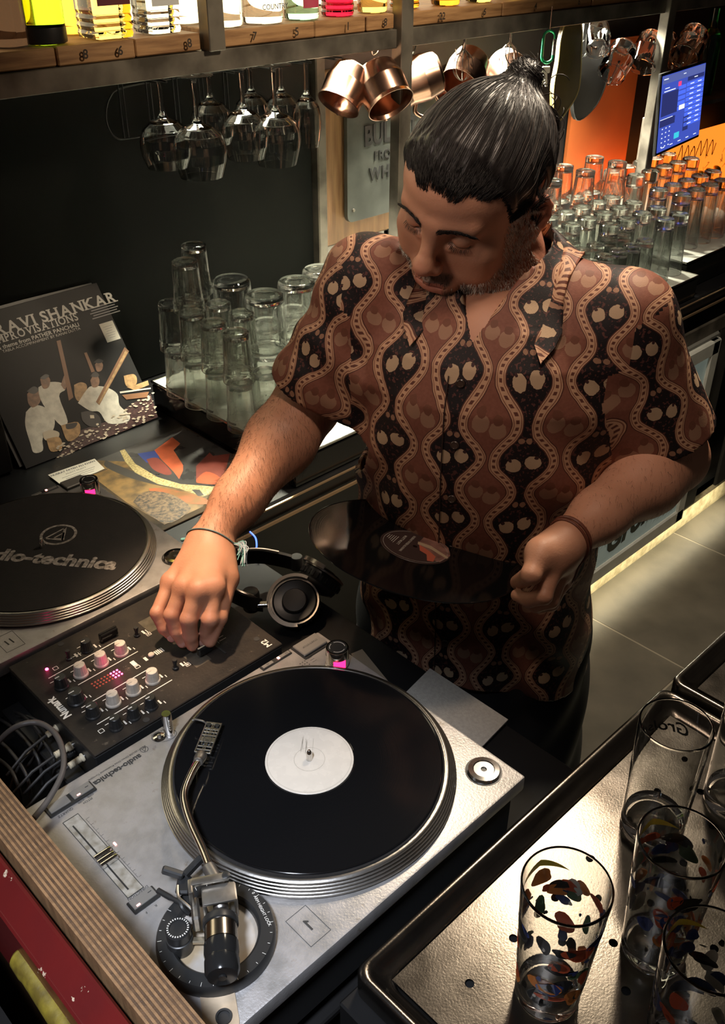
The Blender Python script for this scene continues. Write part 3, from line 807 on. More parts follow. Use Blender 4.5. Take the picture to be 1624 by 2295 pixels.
def record(name, label, loc, lab_mat):
    t = thing(name, label, 'record', loc)
    b = MB(); b.lathe([(.0036, .0009), (.051, .0009), (.0515, .0012), (.1485, .0012), (.1495, .0019), (.1502, .0015), (.1505, .0008), (.1498, 0), (.0036, 0)], (0, 0, 0), 128, closed=True); b.build('disc', MV, t, smooth=30)
    b = MB(); b.lathe([(.0036, .0009), (.0036, .00135), (.0495, .00135), (.05, .0009)], (0, 0, 0), 64, cap=False); lb = b.build('label', lab_mat, t, smooth=0)
    return t, lb
rec1, lab1 = record('record', 'black record with a plain white centre label lying on the front turntable', (PC[0], PC[1], .0185), mat('white_label', (.68, .62, .54), .28, noise=.06, nscale=60, coat=.6))
b = MB()
ringp(b, 0, 0, .0172, .0003, .0015, 40); ringp(b, 0, 0, .0472, .0003, .0015, 60)
rnd = random.Random(3)
for k in range(9):
    a = rnd.uniform(-.15, .15) - .75
    b.flat(rect(-.012 + rnd.uniform(-.006, .006), -.02 + k * .0012 - .004 + rnd.uniform(-.001, .001), .018, .0003, a + 1.6), .00155)
b.build('faint_scrawl', mat('faint_pencil', (.3, .27, .22), .6), lab1, smooth=0)

# held record: normal found from its outline
lab_dark = mat('dark_brown_label', (.05, .03, .028), .45)
rec2, lab2 = record('record', 'black record with a dark printed label held in the bartender\'s left hand', (-.157, .03, .078), lab_dark)
nv = Vector((-.262, .033, 1)).normalized()
rec2.rotation_mode = 'QUATERNION'
qz = Vector((0, 0, 1)).rotation_difference(nv); rec2.rotation_quaternion = qz
inv = (Matrix.Translation((-.157, .03, .078)) @ qz.to_matrix().to_4x4()).inverted()
def on_rec(px, py):
    d = ray(px, py); c = Vector((-.157, .03, .078)); t = (c - CAMP).dot(nv) / d.dot(nv)
    return inv @ (CAMP + d * t)
zl = .0015
b = MB(); pp = [on_rec(*q) for q in ((935, 1220), (958, 1197), (985, 1212), (1004, 1230), (1008, 1248), (985, 1262), (968, 1258), (962, 1240))]
b.flat([(p.x, p.y) for p in pp], zl); b.build('label_picture', mat('faded_rose_print', (.3, .15, .12), .5, noise=.5, nscale=60), lab2, smooth=0)
b = MB(); pp = [on_rec(*q) for q in ((938, 1222), (962, 1238), (975, 1250), (970, 1261), (956, 1259), (955, 1245), (940, 1236))]
b.flat([(p.x, p.y) for p in pp], zl + .0001); b.build('label_figure', mat('red_cloth_print', (.5, .12, .07), .5), lab2, smooth=0)
b = MB(); pp = [on_rec(*q) for q in ((936, 1216), (965, 1226), (1004, 1252), (1000, 1255), (962, 1232), (935, 1222))]
b.flat([(p.x, p.y) for p in pp], zl + .0002); b.build('label_sash', mat('tan_print', (.45, .33, .22), .5), lab2, smooth=0)
q0, q1 = on_rec(935, 1196), on_rec(886, 1243); at = math.atan2((q1 - q0).y, (q1 - q0).x)
def RT(body, px, py, size): p = on_rec(px, py); return (body, p.x, p.y, zl, size, at, dict(offset=.0001))
texts('label_lettering', [RT('NUSRAT FATEH ALI KHAN', 912, 1220, .0052), RT('MUSTT MUSTT', 899, 1212, .0055)], mat('grey_label_print', (.5, .47, .42), .5), lab2)
b = MB()
for k in range(5):
    p = on_rec(876 + k * 3.5, 1214 - 1 - k * 1.5)
    p = on_rec(886 - k * 4, 1211 - k * 2.2)
    b.flat(rect(p.x, p.y, .024 - .003 * k, .0009, at), zl)
ringp(b, 0, 0, .0455, .0005, zl, 50)
b.build('small_print', MATS['grey_label_print'], lab2, smooth=0)

# ================================================================== mixer
mx = thing('dj_mixer', 'black scratched DJ mixer between the two turntables', 'mixer', (.19, -.125, BZ))
MZ = .115
def X(x, y): return (x - .19, y + .125)
b = MB(); b.box(0, .0, .056, .286, .212, .112, .002)
b.build('body', M_dark, mx, smooth=0)
M_face = mat('worn_mixer_face', (.012, .010, .009), .5, col2=(.026, .021, .017), nscale=30, bump=.25, bscale=250, spec=.3)
N, L = nt(M_face)
n = N.new('ShaderNodeTexNoise'); n.inputs['Scale'].default_value = 75; n.inputs['Detail'].default_value = 10; n.inputs['Roughness'].default_value = .75
r = N.new('ShaderNodeValToRGB'); r.color_ramp.elements[0].position = .62; r.color_ramp.elements[1].position = .72; r.color_ramp.elements[0].color = (0, 0, 0, 1); r.color_ramp.elements[1].color = (.8, .8, .8, 1)
tc = N.new('ShaderNodeTexCoord'); L.new(tc.outputs['Object'], n.inputs['Vector']); L.new(n.outputs['Fac'], r.inputs['Fac'])
src = N['Principled BSDF'].inputs['Base Color'].links[0].from_socket
L.new(mixc(N, L, r.outputs['Color'], src, (.2, .16, .12)), N['Principled BSDF'].inputs['Base Color'])
b = MB(); b.box(0, 0, .1135, .2865, .2125, .003, .001); b.build('face_plate', M_face, mx, smooth=0)
for x, y in ((.261, -.224), (.257, -.026), (.07, -.224), (.066, -.05)):
    b = MB(); b.cyl((*X(x, y), MZ), .0042, .0005, 16); b.build('screw_hole', M_rubber, mx)
M_wk = mat('ivory_knob', (.62, .55, .47), .45, noise=.2, nscale=120)
def knob(x, y, m, r=.0088, h=.0165, cap=None):
    cx, cy = X(x, y)
    b = MB(Matrix.Translation((cx, cy, MZ))); seg = 32
    prof = [(r * 1.12, 0), (r * 1.1, .002), (r, .0035), (r * .8, h), (r * .72, h + .0006), (0, h + .0006)]
    b.lathe(prof, (0, 0, 0), seg)
    for v in b.b.verts:      # ribbed skirt
        p = v.co - Vector((cx, cy, MZ)); rad = math.hypot(p.x, p.y)
        if rad > r * .76 and .003 < p.z < h - .0005:
            a = round(math.atan2(p.y, p.x) / (2 * PI) * seg)
            if a % 2: v.co.x = cx + p.x * .93; v.co.y = cy + p.y * .93
    o = b.build('knob', m, mx, smooth=25)
    b = MB(Matrix.Translation((cx, cy, MZ))); b.box(r * .42, 0, h + .0009, r * .7, .0012, .0006); b.build('pointer', M_wprint if m is not M_wk else MATS['ivory_knob'], o, smooth=0)
for x in (.212, .242, .272): knob(x, -.153, M_wk)
for x in (.212, .241, .270): knob(x, -.079, M_wk)
knob(.301, -.150, M_dark); knob(.299, -.078, M_dark); knob(.301, -.114, M_dark, .0105)
for x in (.240, .265, .290): knob(x, -.0405, M_dark, .0078, .0165)
knob(.242, -.189, M_dark, .0078)
for x, y in ((.268, -.190), (.178, -.168), (.178, -.078)):
    b = MB(); cx, cy = X(x, y); b.lathe([(.0045, 0), (.0045, .002), (.003, .003), (.0022, .006), (.0034, .013), (.0028, .0145), (0, .0145)], (cx, cy, MZ), 14); b.build('toggle_switch', M_dark, mx, smooth=40)
b = MB(); cx, cy = X(.187, -.120); b.cyl((cx, cy, MZ), .0042, .004, 16, bev=.001); b.build('push_button', M_wk, mx)
b = MB(); cx, cy = X(.208, -.190); b.box(cx, cy, MZ + .0075, .026, .0085, .011, .0012); b.box(cx, cy, MZ + .0135, .026, .003, .0015, .0005); b.build('fader_cap', mat('gloss_black', (.012, .012, .012), .15), mx)
# crossfader under the right hand
b = MB(); cx, cy = X(.118, -.085); b.box(cx - .004, cy + .0, MZ + .0004, .002, .06, .001); b.build('crossfader_slot', M_rubber, mx, smooth=0)
_q = on_z(458, 1449, .008); xf = X(_q.x, _q.y)
b = MB(); b.box(xf[0], xf[1], MZ + .0085, .0215, .0075, .012, .0012); xo = b.build('crossfader_cap', MATS['gloss_black'], mx)
b = MB(); b.box(xf[0], xf[1], MZ + .0148, .0215, .0022, .0012, .0004); b.build('cap_line', mat('cream_line', (.6, .52, .36), .4), xo)
# prints
b = MB()
def line(x0, y0, x1, y1, w=.0009):
    a, c = X(x0, y0), X(x1, y1)
    b.flat(rect((a[0] + c[0]) / 2, (a[1] + c[1]) / 2, math.hypot(c[0] - a[0], c[1] - a[1]), w, math.atan2(c[1] - a[1], c[0] - a[0])), MZ + .0002)
line(.306, -.175, .201, -.178, .0013); line(.285, -.138, .195, -.140, .0013); line(.303, -.099, .207, -.101, .0013); line(.304, -.061, .194, -.063, .0013)
line(.268, -.19, .242, -.189)
for x, y in [(x, -.153) for x in (.212, .242, .272, .301)] + [(x, -.079) for x in (.212, .241, .270, .299)] + [(x, -.0405) for x in (.24, .265, .29)] + [(.242, -.189), (.301, -.114)]:
    line(x - .012, y - .004, x - .012, y + .004, .0022); line(x - .0165, y + .002, x - .0165, y + .007, .0012); line(x + .003, y - .0125, x + .008, y - .0125, .001)
for k in range(5): line(.105 - .004 * 0, -.106 + k * .0062, .094, -.106 + k * .0062, .0012)
for k in range(4): line(.1135, -.104 + k * .006, .110, -.104 + k * .006, .0011)
line(.1075, -.108, .1075, -.078, .0006)
line(.084, -.122, .084, -.099, .0009); line(.092, -.113, .074, -.113, .0006); line(.094, -.130, .094, -.121, .0009)
for x, y in ((.178, -.168), (.178, -.078), (.268, -.19)): line(x - .010, y - .004, x - .010, y + .004, .0028); line(x - .0145, y - .003, x - .0145, y + .005, .0012)
for x, y in ((.187, -.120),):
    for k in range(5): line(x - .007 - k * .0026, y - .005, x - .007 - k * .0026, y + .004, .0016)
    line(x + .009, y - .004, x + .009, y + .004, .004)
b.build('white_legend', M_wprint, mx, smooth=0)
b = MB()
def lbl(x, y, w, h, wd=.0006):
    c = [X(x + sx * w / 2, y + sy * h / 2) for sx, sy in ((-1, -1), (1, -1), (1, 1), (-1, 1))]
    for i in range(4):
        (xa, ya), (xb, yb) = c[i], c[(i + 1) % 4]
        b.flat(rect((xa + xb) / 2, (ya + yb) / 2, math.hypot(xb - xa, yb - ya), wd, math.atan2(yb - ya, xb - xa)), MZ + .0002)
for x, y in ((.165, -.160), (.1625, -.073), (.306, -.048), (.290, -.186), (.212, -.115)): lbl(x, y, .006, .006, .0008)
b.flat(rect(*X(.212, -.1225), .006, .013), MZ + .0002)
b.build('legend_boxes', M_wprint, mx, smooth=0)
texts('legend_letters', [('A', *X(.165, -.160), MZ + .0003, .005, -PI / 2, dict(offset=.0002)), ('B', *X(.1625, -.073), MZ + .0003, .005, -PI / 2, dict(offset=.0002)), ('Numark', *X(.3225, -.118), MZ + .0003, .0150, -PI / 2, dict(offset=.0006, sx=.88)), ('M2', *X(.062, -.034), MZ + .0003, .0125, -PI / 2, dict(offset=.0003))], M_wprint, mx)
for x, y in ((.150, -.176), (.146, -.0745)):
    b = MB(); b.flat(rect(*X(x, y), .024, .03), MZ + .00015); b.build('clear_sticker', mat('dull_silver_sticker', (.16, .14, .11), .35, metal=.4, noise=.4, nscale=80), mx, smooth=0)
# level meter
for j in range(3):
    for k in range(9):
        x = .2715 - k * .0046; y = -.1275 + j * .0052
        if k == 8 and j == 9: continue
        b = MB(); cx, cy = X(x - j * .0004, y); b.lathe([(.0014, 0), (.0012, .0007), (0, .001)], (cx, cy, MZ), 8)
        on = k >= 6
        b.build('meter_light', mat('meter_pink', (1, .05, .2), .3, emis=(1, .03, .16), estr=26) if on else mat('meter_dim', (.3, .06, .04), .4, emis=(1, .12, .06), estr=.12), mx, smooth=0)
b = MB(); cx, cy = X(.299, -.192); b.lathe([(.0022, 0), (.0020, .0012), (0, .0018)], (cx, cy, MZ), 12); b.build('power_light', mat('meter_pink', (1, .05, .2)), mx)
lamp('meter_glow', 'POINT', (.240, -.119, .008), (0, 0, 0), .012, (1, .03, .2), .004)
lamp('power_glow', 'POINT', (.299, -.192, .004), (0, 0, 0), .003, (1, .03, .2), .002)
# rear panel with plugs and cables
b = MB(); b.box(.155, 0, .045, .026, .20, .03, .002); b.build('rear_shelf', M_dark, mx, smooth=0)
# ================================================================== steel trays
M_tray = mat('worn_steel_tray', (.135, .12, .104), .24, metal=.97, col2=(.10, .088, .075), nscale=22, bump=.1, bscale=500)
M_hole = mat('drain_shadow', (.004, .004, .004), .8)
def perforated(b, x0, x1, y0, y1, z, px, py, r, ox=0., oy=0., seg=16):
    """sheet of cells; every second cell has a real hole with a short wall"""
    nx = int(round((x1 - x0) / px)); ny = int(round((y1 - y0) / py)); px = (x1 - x0) / nx; py = (y1 - y0) / ny
    vd = {}
    def V(x, y, zz):
        k = (round(x, 5), round(y, 5), round(zz, 5))
        if k not in vd: vd[k] = b.b.verts.new(k)
        return vd[k]
    for i in range(nx):
        for j in range(ny):
            ax, bx, ay, by = x0 + i * px, x0 + (i + 1) * px, y0 + j * py, y0 + (j + 1) * py
            if (i + j) % 2 or i in (0, nx - 1) or j in (0, ny - 1):
                f = b.b.faces.new((V(ax, ay, z), V(bx, ay, z), V(bx, by, z), V(ax, by, z))); continue
            cx, cy = (ax + bx) / 2, (ay + by) / 2
            per = []
            for k in range(seg):
                t = 2 * PI * (k + .5) / seg + PI / 4 * 0
                c, s_ = math.cos(t), math.sin(t); m_ = max(abs(c), abs(s_))
                per.append((cx + c / m_ * px / 2, cy + s_ / m_ * py / 2, c, s_))
            cir = [b.b.verts.new((cx + r * c, cy + r * s_, z)) for _, _, c, s_ in per]
            low = [b.b.verts.new((cx + r * c, cy + r * s_, z - .0025)) for _, _, c, s_ in per]
            sq = [b.b.verts.new((x, y, z)) for x, y, _, _ in per]
            cs = {(1, 1): (bx, by), (-1, 1): (ax, by), (-1, -1): (ax, ay), (1, -1): (bx, ay)}
            for k in range(seg):
                k2 = (k + 1) % seg
                b.b.faces.new((cir[k], sq[k], sq[k2], cir[k2]))
                b.b.faces.new((low[k], cir[k], cir[k2], low[k2]))
                # corner triangle
                xa, ya = sq[k].co.x, sq[k].co.y; xb, yb = sq[k2].co.x, sq[k2].co.y
                if abs(xa - xb) > 1e-6 and abs(ya - yb) > 1e-6:
                    c_ = cs[(1 if (xa + xb) / 2 > cx else -1, 1 if (ya + yb) / 2 > cy else -1)]
                    b.b.faces.new((sq[k], b.b.verts.new((c_[0], c_[1], z)), sq[k2]))
def tray(name, label, x0, x1, y0, y1, ztop, zplate, group=None, cellx=.0342, celly=.036):
    cx, cy = (x0 + x1) / 2, (y0 + y1) / 2
    t = thing(name, label, 'tray', (cx, cy, ztop - .03))
    hx, hy = abs(x1 - x0) / 2, abs(y1 - y0) / 2
    prof = [(0, 0), (0, .028), (.0015, .0305), (.004, .0315), (.0075, .0305), (.0115, .0275), (.0135, .020), (.0215, .016), (.024, .0145), (.0255, .0115), (.0255, .009)]
    b = MB(); rings = []
    for o_, z in prof:
        rc = max(.004, .014 - 0 * o_) if o_ < .012 else .016
        ring = []
        for sx, sy, a0 in ((1, 1, 0), (-1, 1, 1), (-1, -1, 2), (1, -1, 3)):
            for k in range(6):
                a = (a0 + k / 5) * PI / 2
                ring.append(b.b.verts.new((sx * (hx - o_ - rc) + rc * math.cos(a), sy * (hy - o_ - rc) + rc * math.sin(a), z)))
        rings.append(ring)
    for r1, r2 in zip(rings, rings[1:]):
        for k in range(24): b.b.faces.new((r1[k], r1[(k + 1) % 24], r2[(k + 1) % 24], r2[k]))
    b.b.faces.new(rings[-1])
    b.build('rim', M_tray, t, smooth=50)
    zp = zplate - (ztop - .03)
    b = MB(); ax, ay = hx - .0275, hy - .0275
    perforated(b, -ax, ax, -ay, ay, zp, cellx, celly, .0046)
    bm_ = b.b
    w = .002
    for P4 in (((-ax, -ay, zp), (ax, -ay, zp), (ax, -ay, zp - .004), (-ax, -ay, zp - .004)), ((-ax, ay, zp), (ax, ay, zp), (ax, ay, zp - .004), (-ax, ay, zp - .004)),
               ((-ax, -ay, zp), (-ax, ay, zp), (-ax, ay, zp - .004), (-ax, -ay, zp - .004)), ((ax, -ay, zp), (ax, ay, zp), (ax, ay, zp - .004), (ax, -ay, zp - .004))): b.quad(P4)
    b.build('drain_plate', M_tray, t, smooth=0, fixn=False)
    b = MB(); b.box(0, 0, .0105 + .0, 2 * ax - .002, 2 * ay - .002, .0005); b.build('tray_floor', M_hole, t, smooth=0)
    return t
TP = -.035
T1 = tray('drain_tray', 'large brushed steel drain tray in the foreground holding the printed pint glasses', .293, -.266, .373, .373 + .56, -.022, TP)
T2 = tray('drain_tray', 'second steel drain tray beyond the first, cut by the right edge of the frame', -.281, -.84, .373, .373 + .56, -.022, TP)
bc_ = thing('bar_counter', 'dark bar counter carrying the steel drain trays', 'counter', (-.3, .66, FZ))
b = MB(); b.box(0, 0, .94, 1.22, .575, .05, .002); b.build('counter_top', M_blackmat, bc_, smooth=0)
b = MB(); b.box(0, .03, .455, 1.18, .5, .91, .002); b.build('counter_body', M_blackmat, bc_, smooth=0)

# ================================================================== glasses
G_clear = glassmat('clear_glass', (.985, 1, .99))
G_green = thin_mix(glassmat('faint_green_glass', (.985, 1, .975)), .12)
G_bar = thin_mix(glassmat('bar_glass', (.985, 1, .985)), .12)
def lathe_glass(name, prof, mname, parent, seg=28, flutes=0, fl_amp=.0, fl_top=0.):
    b = MB(); b.lathe(prof, (0, 0, 0), seg, closed=True)
    if flutes:
        nout = flutes_outer = None
        for v in b.b.verts:
            r = math.hypot(v.co.x, v.co.y)
            if r > 1e-5 and v.co.z < fl_top:
                a = math.atan2(v.co.y, v.co.x)
                k = 1 - fl_amp * (.5 - .5 * math.cos(flutes * a)) * min(1, (fl_top - v.co.z) / .012)
                v.co.x *= k; v.co.y *= k
    return b.build(name, mname, parent, smooth=55)
def make_tumbler(label, group):
    # upright glass: base at zero, mouth up; stored upside down by turning it
    t = thing('fluted_tumbler', label, 'glass', group=group)
    H = .102
    prof = [(.0, .0015), (.021, .0), (.0255, .003), (.0262, .012), (.0285, .062), (.0302, .080), (.0312, .0825), (.0305, .085), (.0318, H - .001), (.0310, H), (.0302, H - .001), (.0288, .084), (.0262, .060), (.0235, .014), (.016, .0095), (0, .0095)]
    prof = [(r, H - z) for r, z in reversed(prof)]
    b = MB(); b.lathe(supp(prof), (0, 0, 0), 40, cap=False)
    for v in b.b.verts:
        r = math.hypot(v.co.x, v.co.y); z = H - v.co.z
        if r > .02 and z < .082:
            a = math.atan2(v.co.y, v.co.x)
            outer = r > .0245 + .045 * z * .5 if z > .012 else True
            k = 1 - (.055 if outer else .015) * (.5 - .5 * math.cos(10 * a))
            v.co.x *= k; v.co.y *= k
    b.build('glass', G_green, t, smooth=70)
    return t
def make_glass(name, label, group, prof, seg=28, m=None, cat='glass'):
    t = thing(name, label, cat, group=group)
    b = MB(); b.lathe(supp(prof), (0, 0, 0), seg, cap=False); b.build('glass', m or G_clear, t, smooth=60)
    return t
def inv(prof, H): return [(r, H - z) for r, z in reversed(prof)]
# ---- back bar trays (steel top on a black box)
M_traylit = mat('pale_drain_steel', (.62, .62, .55), .38, metal=.35, noise=.15, nscale=30, bump=.2, bscale=200)
def box_tray(label, x0, x1, y0, y1, z):
    cx, cy = (x0 + x1) / 2, (y0 + y1) / 2
    t = thing('glass_tray', label, 'tray', (cx, cy, BZ))
    H = z - BZ; hx, hy = abs(x1 - x0) / 2, abs(y1 - y0) / 2
    b = MB(); b.box(0, 0, H / 2 - .003, 2 * hx, 2 * hy, H - .008, .002); b.build('tray_box', mat('gloss_black', (.012, .012, .012), .15), t, smooth=0)
    b = MB(); perforated(b, -hx, hx, -hy, hy, H, .04, .04, .0045, seg=12)
    b.build('drain_plate', M_traylit, t, smooth=0, fixn=False)
    b = MB()
    for s_ in (-1, 1): b.box(s_ * hx, 0, H, .003, 2 * hy + .003, .004); b.box(0, s_ * hy, H, 2 * hx + .003, .003, .004)
    b.build('rim', M_chrome, t, smooth=0)
    return t
ZT = -.055
box_tray('long black box tray with pale steel top under the stacked tumblers', -.345, -1.10, -.452, -.93, ZT)
box_tray('black box tray with steel top under the tall glasses behind the bartender', -1.125, -1.845, -.452, -.93, ZT)
box_tray('higher black box tray at the right edge lit by the orange light', -1.858, -2.46, -.50, -1.02, ZT + .02)
tg = 'fluted tumblers standing upside down on the back bar tray'
tum = make_tumbler('clear fluted tumbler standing upside down in the stacks on the lit back bar tray', tg)
heights = {(0, 0): 2, (0, 1): 3, (0, 2): 2, (0, 3): 2, (1, 0): 3, (1, 1): 3, (1, 2): 3, (1, 3): 3, (2, 0): 2, (2, 3): 1, (3, 3): 1, (3, 4): 1, (4, 4): 1, (4, 5): 1, (3, 5): 1, (5, 5): 1, (2, 4): 0, (5, 4): 1, (6, 5): 1, (6, 4): 1, (4, 3): 1}
heights = {(0, 0): 2, (0, 1): 3, (0, 2): 2, (0, 3): 2, (1, 0): 3, (1, 1): 2, (1, 2): 2, (1, 3): 1, (2, 3): 1, (3, 4): 1, (4, 4): 1, (4, 5): 1, (3, 5): 1, (5, 5): 1, (5, 4): 1, (6, 5): 1, (2, 4): 1, (6, 4): 1}
first = True
for (i, j), n_ in heights.items():
    for k in range(n_):
        p = (-.356 - .069 * i + rng.uniform(-.003, .003), -.838 + .0715 * j + rng.uniform(-.003, .003), ZT + .0005 + k * .1022)
        if j >= 4: p = (p[0], -.838 + .0715 * j - .02, p[2])
        if first: tum.location = p; first = False
        else: q_o = dup(tum, p, rng.uniform(0, 6))
        (tum if k == 0 and (i, j) == (0, 0) else q_o)['label'] = 'fluted tumbler, %s of the %s stack from the wall, %s row from the sleeve' % (('bottom', 'middle', 'top')[k] if n_ == 3 else (('lower', 'upper')[k] if n_ == 2 else 'only one'), ('first', 'second', 'third', 'fourth', 'fifth', 'sixth')[j], ('first', 'second', 'third', 'fourth', 'fifth', 'sixth', 'seventh')[i])
# wide straight glasses and rounded bowls further in
Hw = .115
wide = [(.0, .002), (.034, .0), (.038, .004), (.0395, .012), (.0425, Hw - .001), (.0418, Hw), (.041, Hw - .001), (.0372, .016), (.03, .012), (0, .012)]
wg = make_glass('wide_tumbler', 'wide plain tumbler upside down behind the fluted stacks on the lit tray', 'wide tumblers upside down on the back bar tray', inv(wide, Hw), 32, G_bar)
ORD = ['first', 'second', 'third', 'fourth', 'fifth', 'sixth', 'seventh', 'eighth', 'ninth', 'tenth', 'eleventh', 'twelfth', 'thirteenth', 'fourteenth', 'fifteenth', 'sixteenth']
wsp = [(-.478, -.685, 0), (-.478, -.685, 1), (-.575, -.70, 0), (-.575, -.70, 1), (-.485, -.80, 1), (-.485, -.80, 0), (-.66, -.72, 0), (-.66, -.72, 1), (-.57, -.80, 0), (-.75, -.76, 0), (-.66, -.82, 0), (-.56, -.61, 0), (-.66, -.63, 0), (-.78, -.66, 0)]
for q, (x, y, k) in enumerate(wsp):
    p = (x, y, ZT + .0005 + k * (Hw + .0005))
    wo = wg if q == 0 else dup(wg, p, rng.uniform(0, 6))
    if q == 0: wg.location = p
    wo['label'] = 'wide tumbler %s, %s from the left among the wide tumblers' % ('standing on another one' if k else 'upside down on the tray', ORD[q])
Hs = .078
short = [(.0, .002), (.030, .0), (.034, .005), (.038, Hs - .001), (.037, Hs), (.036, Hs - .001), (.0315, .014), (0, .011)]
# tall glasses at the right
Ht = .168
tall = [(.0, .004), (.022, .0), (.0262, .003), (.0268, .012), (.0262, .024), (.0285, .09), (.0335, Ht - .001), (.0327, Ht), (.0318, Ht - .001), (.0262, .09), (.0235, .03), (.018, .026), (0, .026)]
tl = make_glass('pint_glass', 'tall pint glass standing upside down in the rows right of the bartender', 'tall pint glasses upside down on the right back bar trays', inv(tall, Ht), 28, G_bar)
q = 0
for j, y in enumerate((-.522, -.597, -.672, -.747, -.822)):
    for i in range(8):
        x = -1.806 + .0765 * i - .004 * j
        if j == 0 and i > 1: continue
        if j == 1 and i > 3: continue
        if j == 2 and i > 5: continue
        for k in range(2 if (j >= 3 and i % 2 == 0) else 1):
            p = (x + rng.uniform(-.002, .002), y + rng.uniform(-.002, .002), ZT + .0005 + k * (Ht + .0005))
            to = tl if q == 0 else dup(tl, p, rng.uniform(0, 6), scale=(1, 1, .58) if k else None)
            if q == 0: tl.location = p
            to['label'] = 'tall pint glass%s, %s from the right, %s row beyond the bartender' % (' stacked on top' if k else '', ORD[i], ORD[j])
            q += 1
for j, y in enumerate((-.585, -.66, -.74, -.82)):
    for i in range(5):
        for k in range(1):
            dup(tl, (-1.92 - .078 * i, y, ZT + .0205), rng.uniform(0, 6), scale=(1, 1, 1.15 if j > 1 else 1), label='orange-lit pint glass%s, %s from left, %s row on the far right tray' % (' stacked on top' if k else '', ORD[i], ORD[j]), group='pint glasses in the orange light')
Hm = .125
midp = [(.0, .003), (.020, .0), (.0235, .003), (.0245, .014), (.0285, Hm - .001), (.0278, Hm), (.027, Hm - .001), (.0225, .018), (0, .015)]
mg = make_glass('small_beer_glass', 'small straight beer glass upside down just behind the bartender\'s left shoulder', 'small beer glasses behind the bartender\'s shoulder', inv(midp, Hm), 28, G_bar)
q = 0
for j, y in enumerate((-.60, -.665, -.53)):
    for i in range(6):
        x = -1.655 + .064 * i + (.03 if j == 1 else 0)
        if j == 1 and i < 2: x = x
        if (j == 1 and i < 1) or (j == 0 and i > 4): continue
        p = (x, y if j != 1 else -.655 - .0, ZT + .0005)
        if j == 1 and x < -1.5 + .0: continue
        mo = mg if q == 0 else dup(mg, p)
        if q == 0: mg.location = p
        mo['label'] = 'small beer glass, %s from the right in the %s row behind the left shoulder' % (ORD[i], ('middle', 'back', 'front')[j])
        q += 1
# foreground glasses in the drain tray
Hp = .166
def pint(label, loc, group=None, printed=True, top=.0395, base=.0305, H=Hp, seed=0):
    t = thing('pint_glass', label, 'glass', loc, 0, group)
    prof = [(0, .004), (base * .75, .0), (base * .97, .0025), (base, .008), (base * 1.0, .018), (top, H - .002), (top - .0008, H), (top - .0019, H - .001), (base * .94, .020), (base * .7, .014), (0, .013)]
    b = MB(); b.lathe(supp(prof), (0, 0, 0), 64, cap=False); b.build('glass', G_clear, t, smooth=50)
    if printed:
        rd_ = random.Random(seed)
        cols_ = [('print_red', (.55, .09, .03)), ('print_navy', (.03, .05, .18)), ('print_yellow', (.75, .55, .05)), ('print_cream', (.62, .58, .5)), ('print_black', (.02, .02, .02)), ('print_orange', (.7, .22, .04)), ('print_green', (.08, .14, .06))]
        mats_ = [mat(n_, c_, .4) for n_, c_ in cols_]
        b = MB()
        def patch(a0, z0, ra, rz, mi, seg=10, w=None):
            vs = []
            ph = rd_.uniform(0, 6)
            for k in range(seg):
                q_ = 2 * PI * k / seg; wob = 1 + .20 * math.sin(2 * q_ + ph) + .10 * math.sin(3 * q_ + 2 * ph)
                a = a0 + ra * wob * math.cos(q_); z = z0 + rz * wob * math.sin(q_)
                r = base + (top - base) * max(0, min(1, (z - .018) / (H - .02))) + .00025 + (3 - mi % 4) * .00003
                vs.append(b.b.verts.new((r * math.cos(a), r * math.sin(a), z)))
            try: f = b.b.faces.new(vs); f.material_index = mi
            except ValueError: pass
        for k in range(46):
            mi = rd_.choice([0, 1, 1, 3, 4, 4, 5, 0, 6, 1])
            patch(rd_.uniform(0, 2 * PI), rd_.uniform(.035, H - .035), rd_.uniform(.15, .42), rd_.uniform(.004, .013), mi, 18)
        for k in range(26):
            patch(rd_.uniform(0, 2 * PI), rd_.uniform(.04, H - .025), rd_.uniform(.03, .09), rd_.uniform(.001, .004), rd_.choice([4, 3, 1]))
        # yellow crescent near the mouth
        for a0 in (3.6,):
            for k in range(14):
                a, c_ = a0 + k * .11, a0 + (k + 1) * .11
                h0 = .004 * math.sin(PI * k / 14); h1 = .004 * math.sin(PI * (k + 1) / 14)
                za, zb = H - .018 - .012 * abs(k - 7) / 7, H - .018 - .012 * abs(k - 6) / 7
                def vv(a_, z_): r = base + (top - base) * (z_ - .018) / (H - .02) + .0003; return (r * math.cos(a_), r * math.sin(a_), z_)
                b.quad([vv(a, za - h0), vv(c_, zb - h1), vv(c_, zb + h1), vv(a, za + h0)])
                b.b.faces.ensure_lookup_table(); b.b.faces[-1].material_index = 2
        o = b.build('printed_picture', mats_, t, smooth=0, fixn=False); o['kind'] = 'stuff'
    return t
z0 = TP + .0006
pint('printed pint glass with a yellow crescent standing alone at the front of the drain tray', (.171, .512, z0), seed=1)
pint('printed pint glass behind the crescent glass, right of the drain tray middle', (.060, .557, z0), seed=2)
pint('printed pint glass cut by the bottom right corner of the frame', (.135, .628, z0), seed=5)
for lab, x, y in (('straight glass with a brewery name, the nearer of the two plain beer glasses', -.072, .476), ('straight glass with a brewery name at the right edge of the tray', -.168, .494 + .03)):
    t = pint(lab, (x, y, z0), printed=False, top=.0378, base=.0345, H=.158)
    bn_ = texts('brewery_name', [('Grolsch', 0, 0, 0, .021, 0, dict(shear=.35, offset=.0004))], mat('black_glass_print', (.02, .02, .02), .5), t)
    me = bn_.data
    for v in me.vertices:
        u, w_ = v.co.x, v.co.y; a = 3.95 + u / .0375
        z_ = .118 + w_; r = .0345 + (.0378 - .0345) * (z_ - .018) / .14 + .0003
        v.co = (r * math.cos(a), r * math.sin(a), z_)

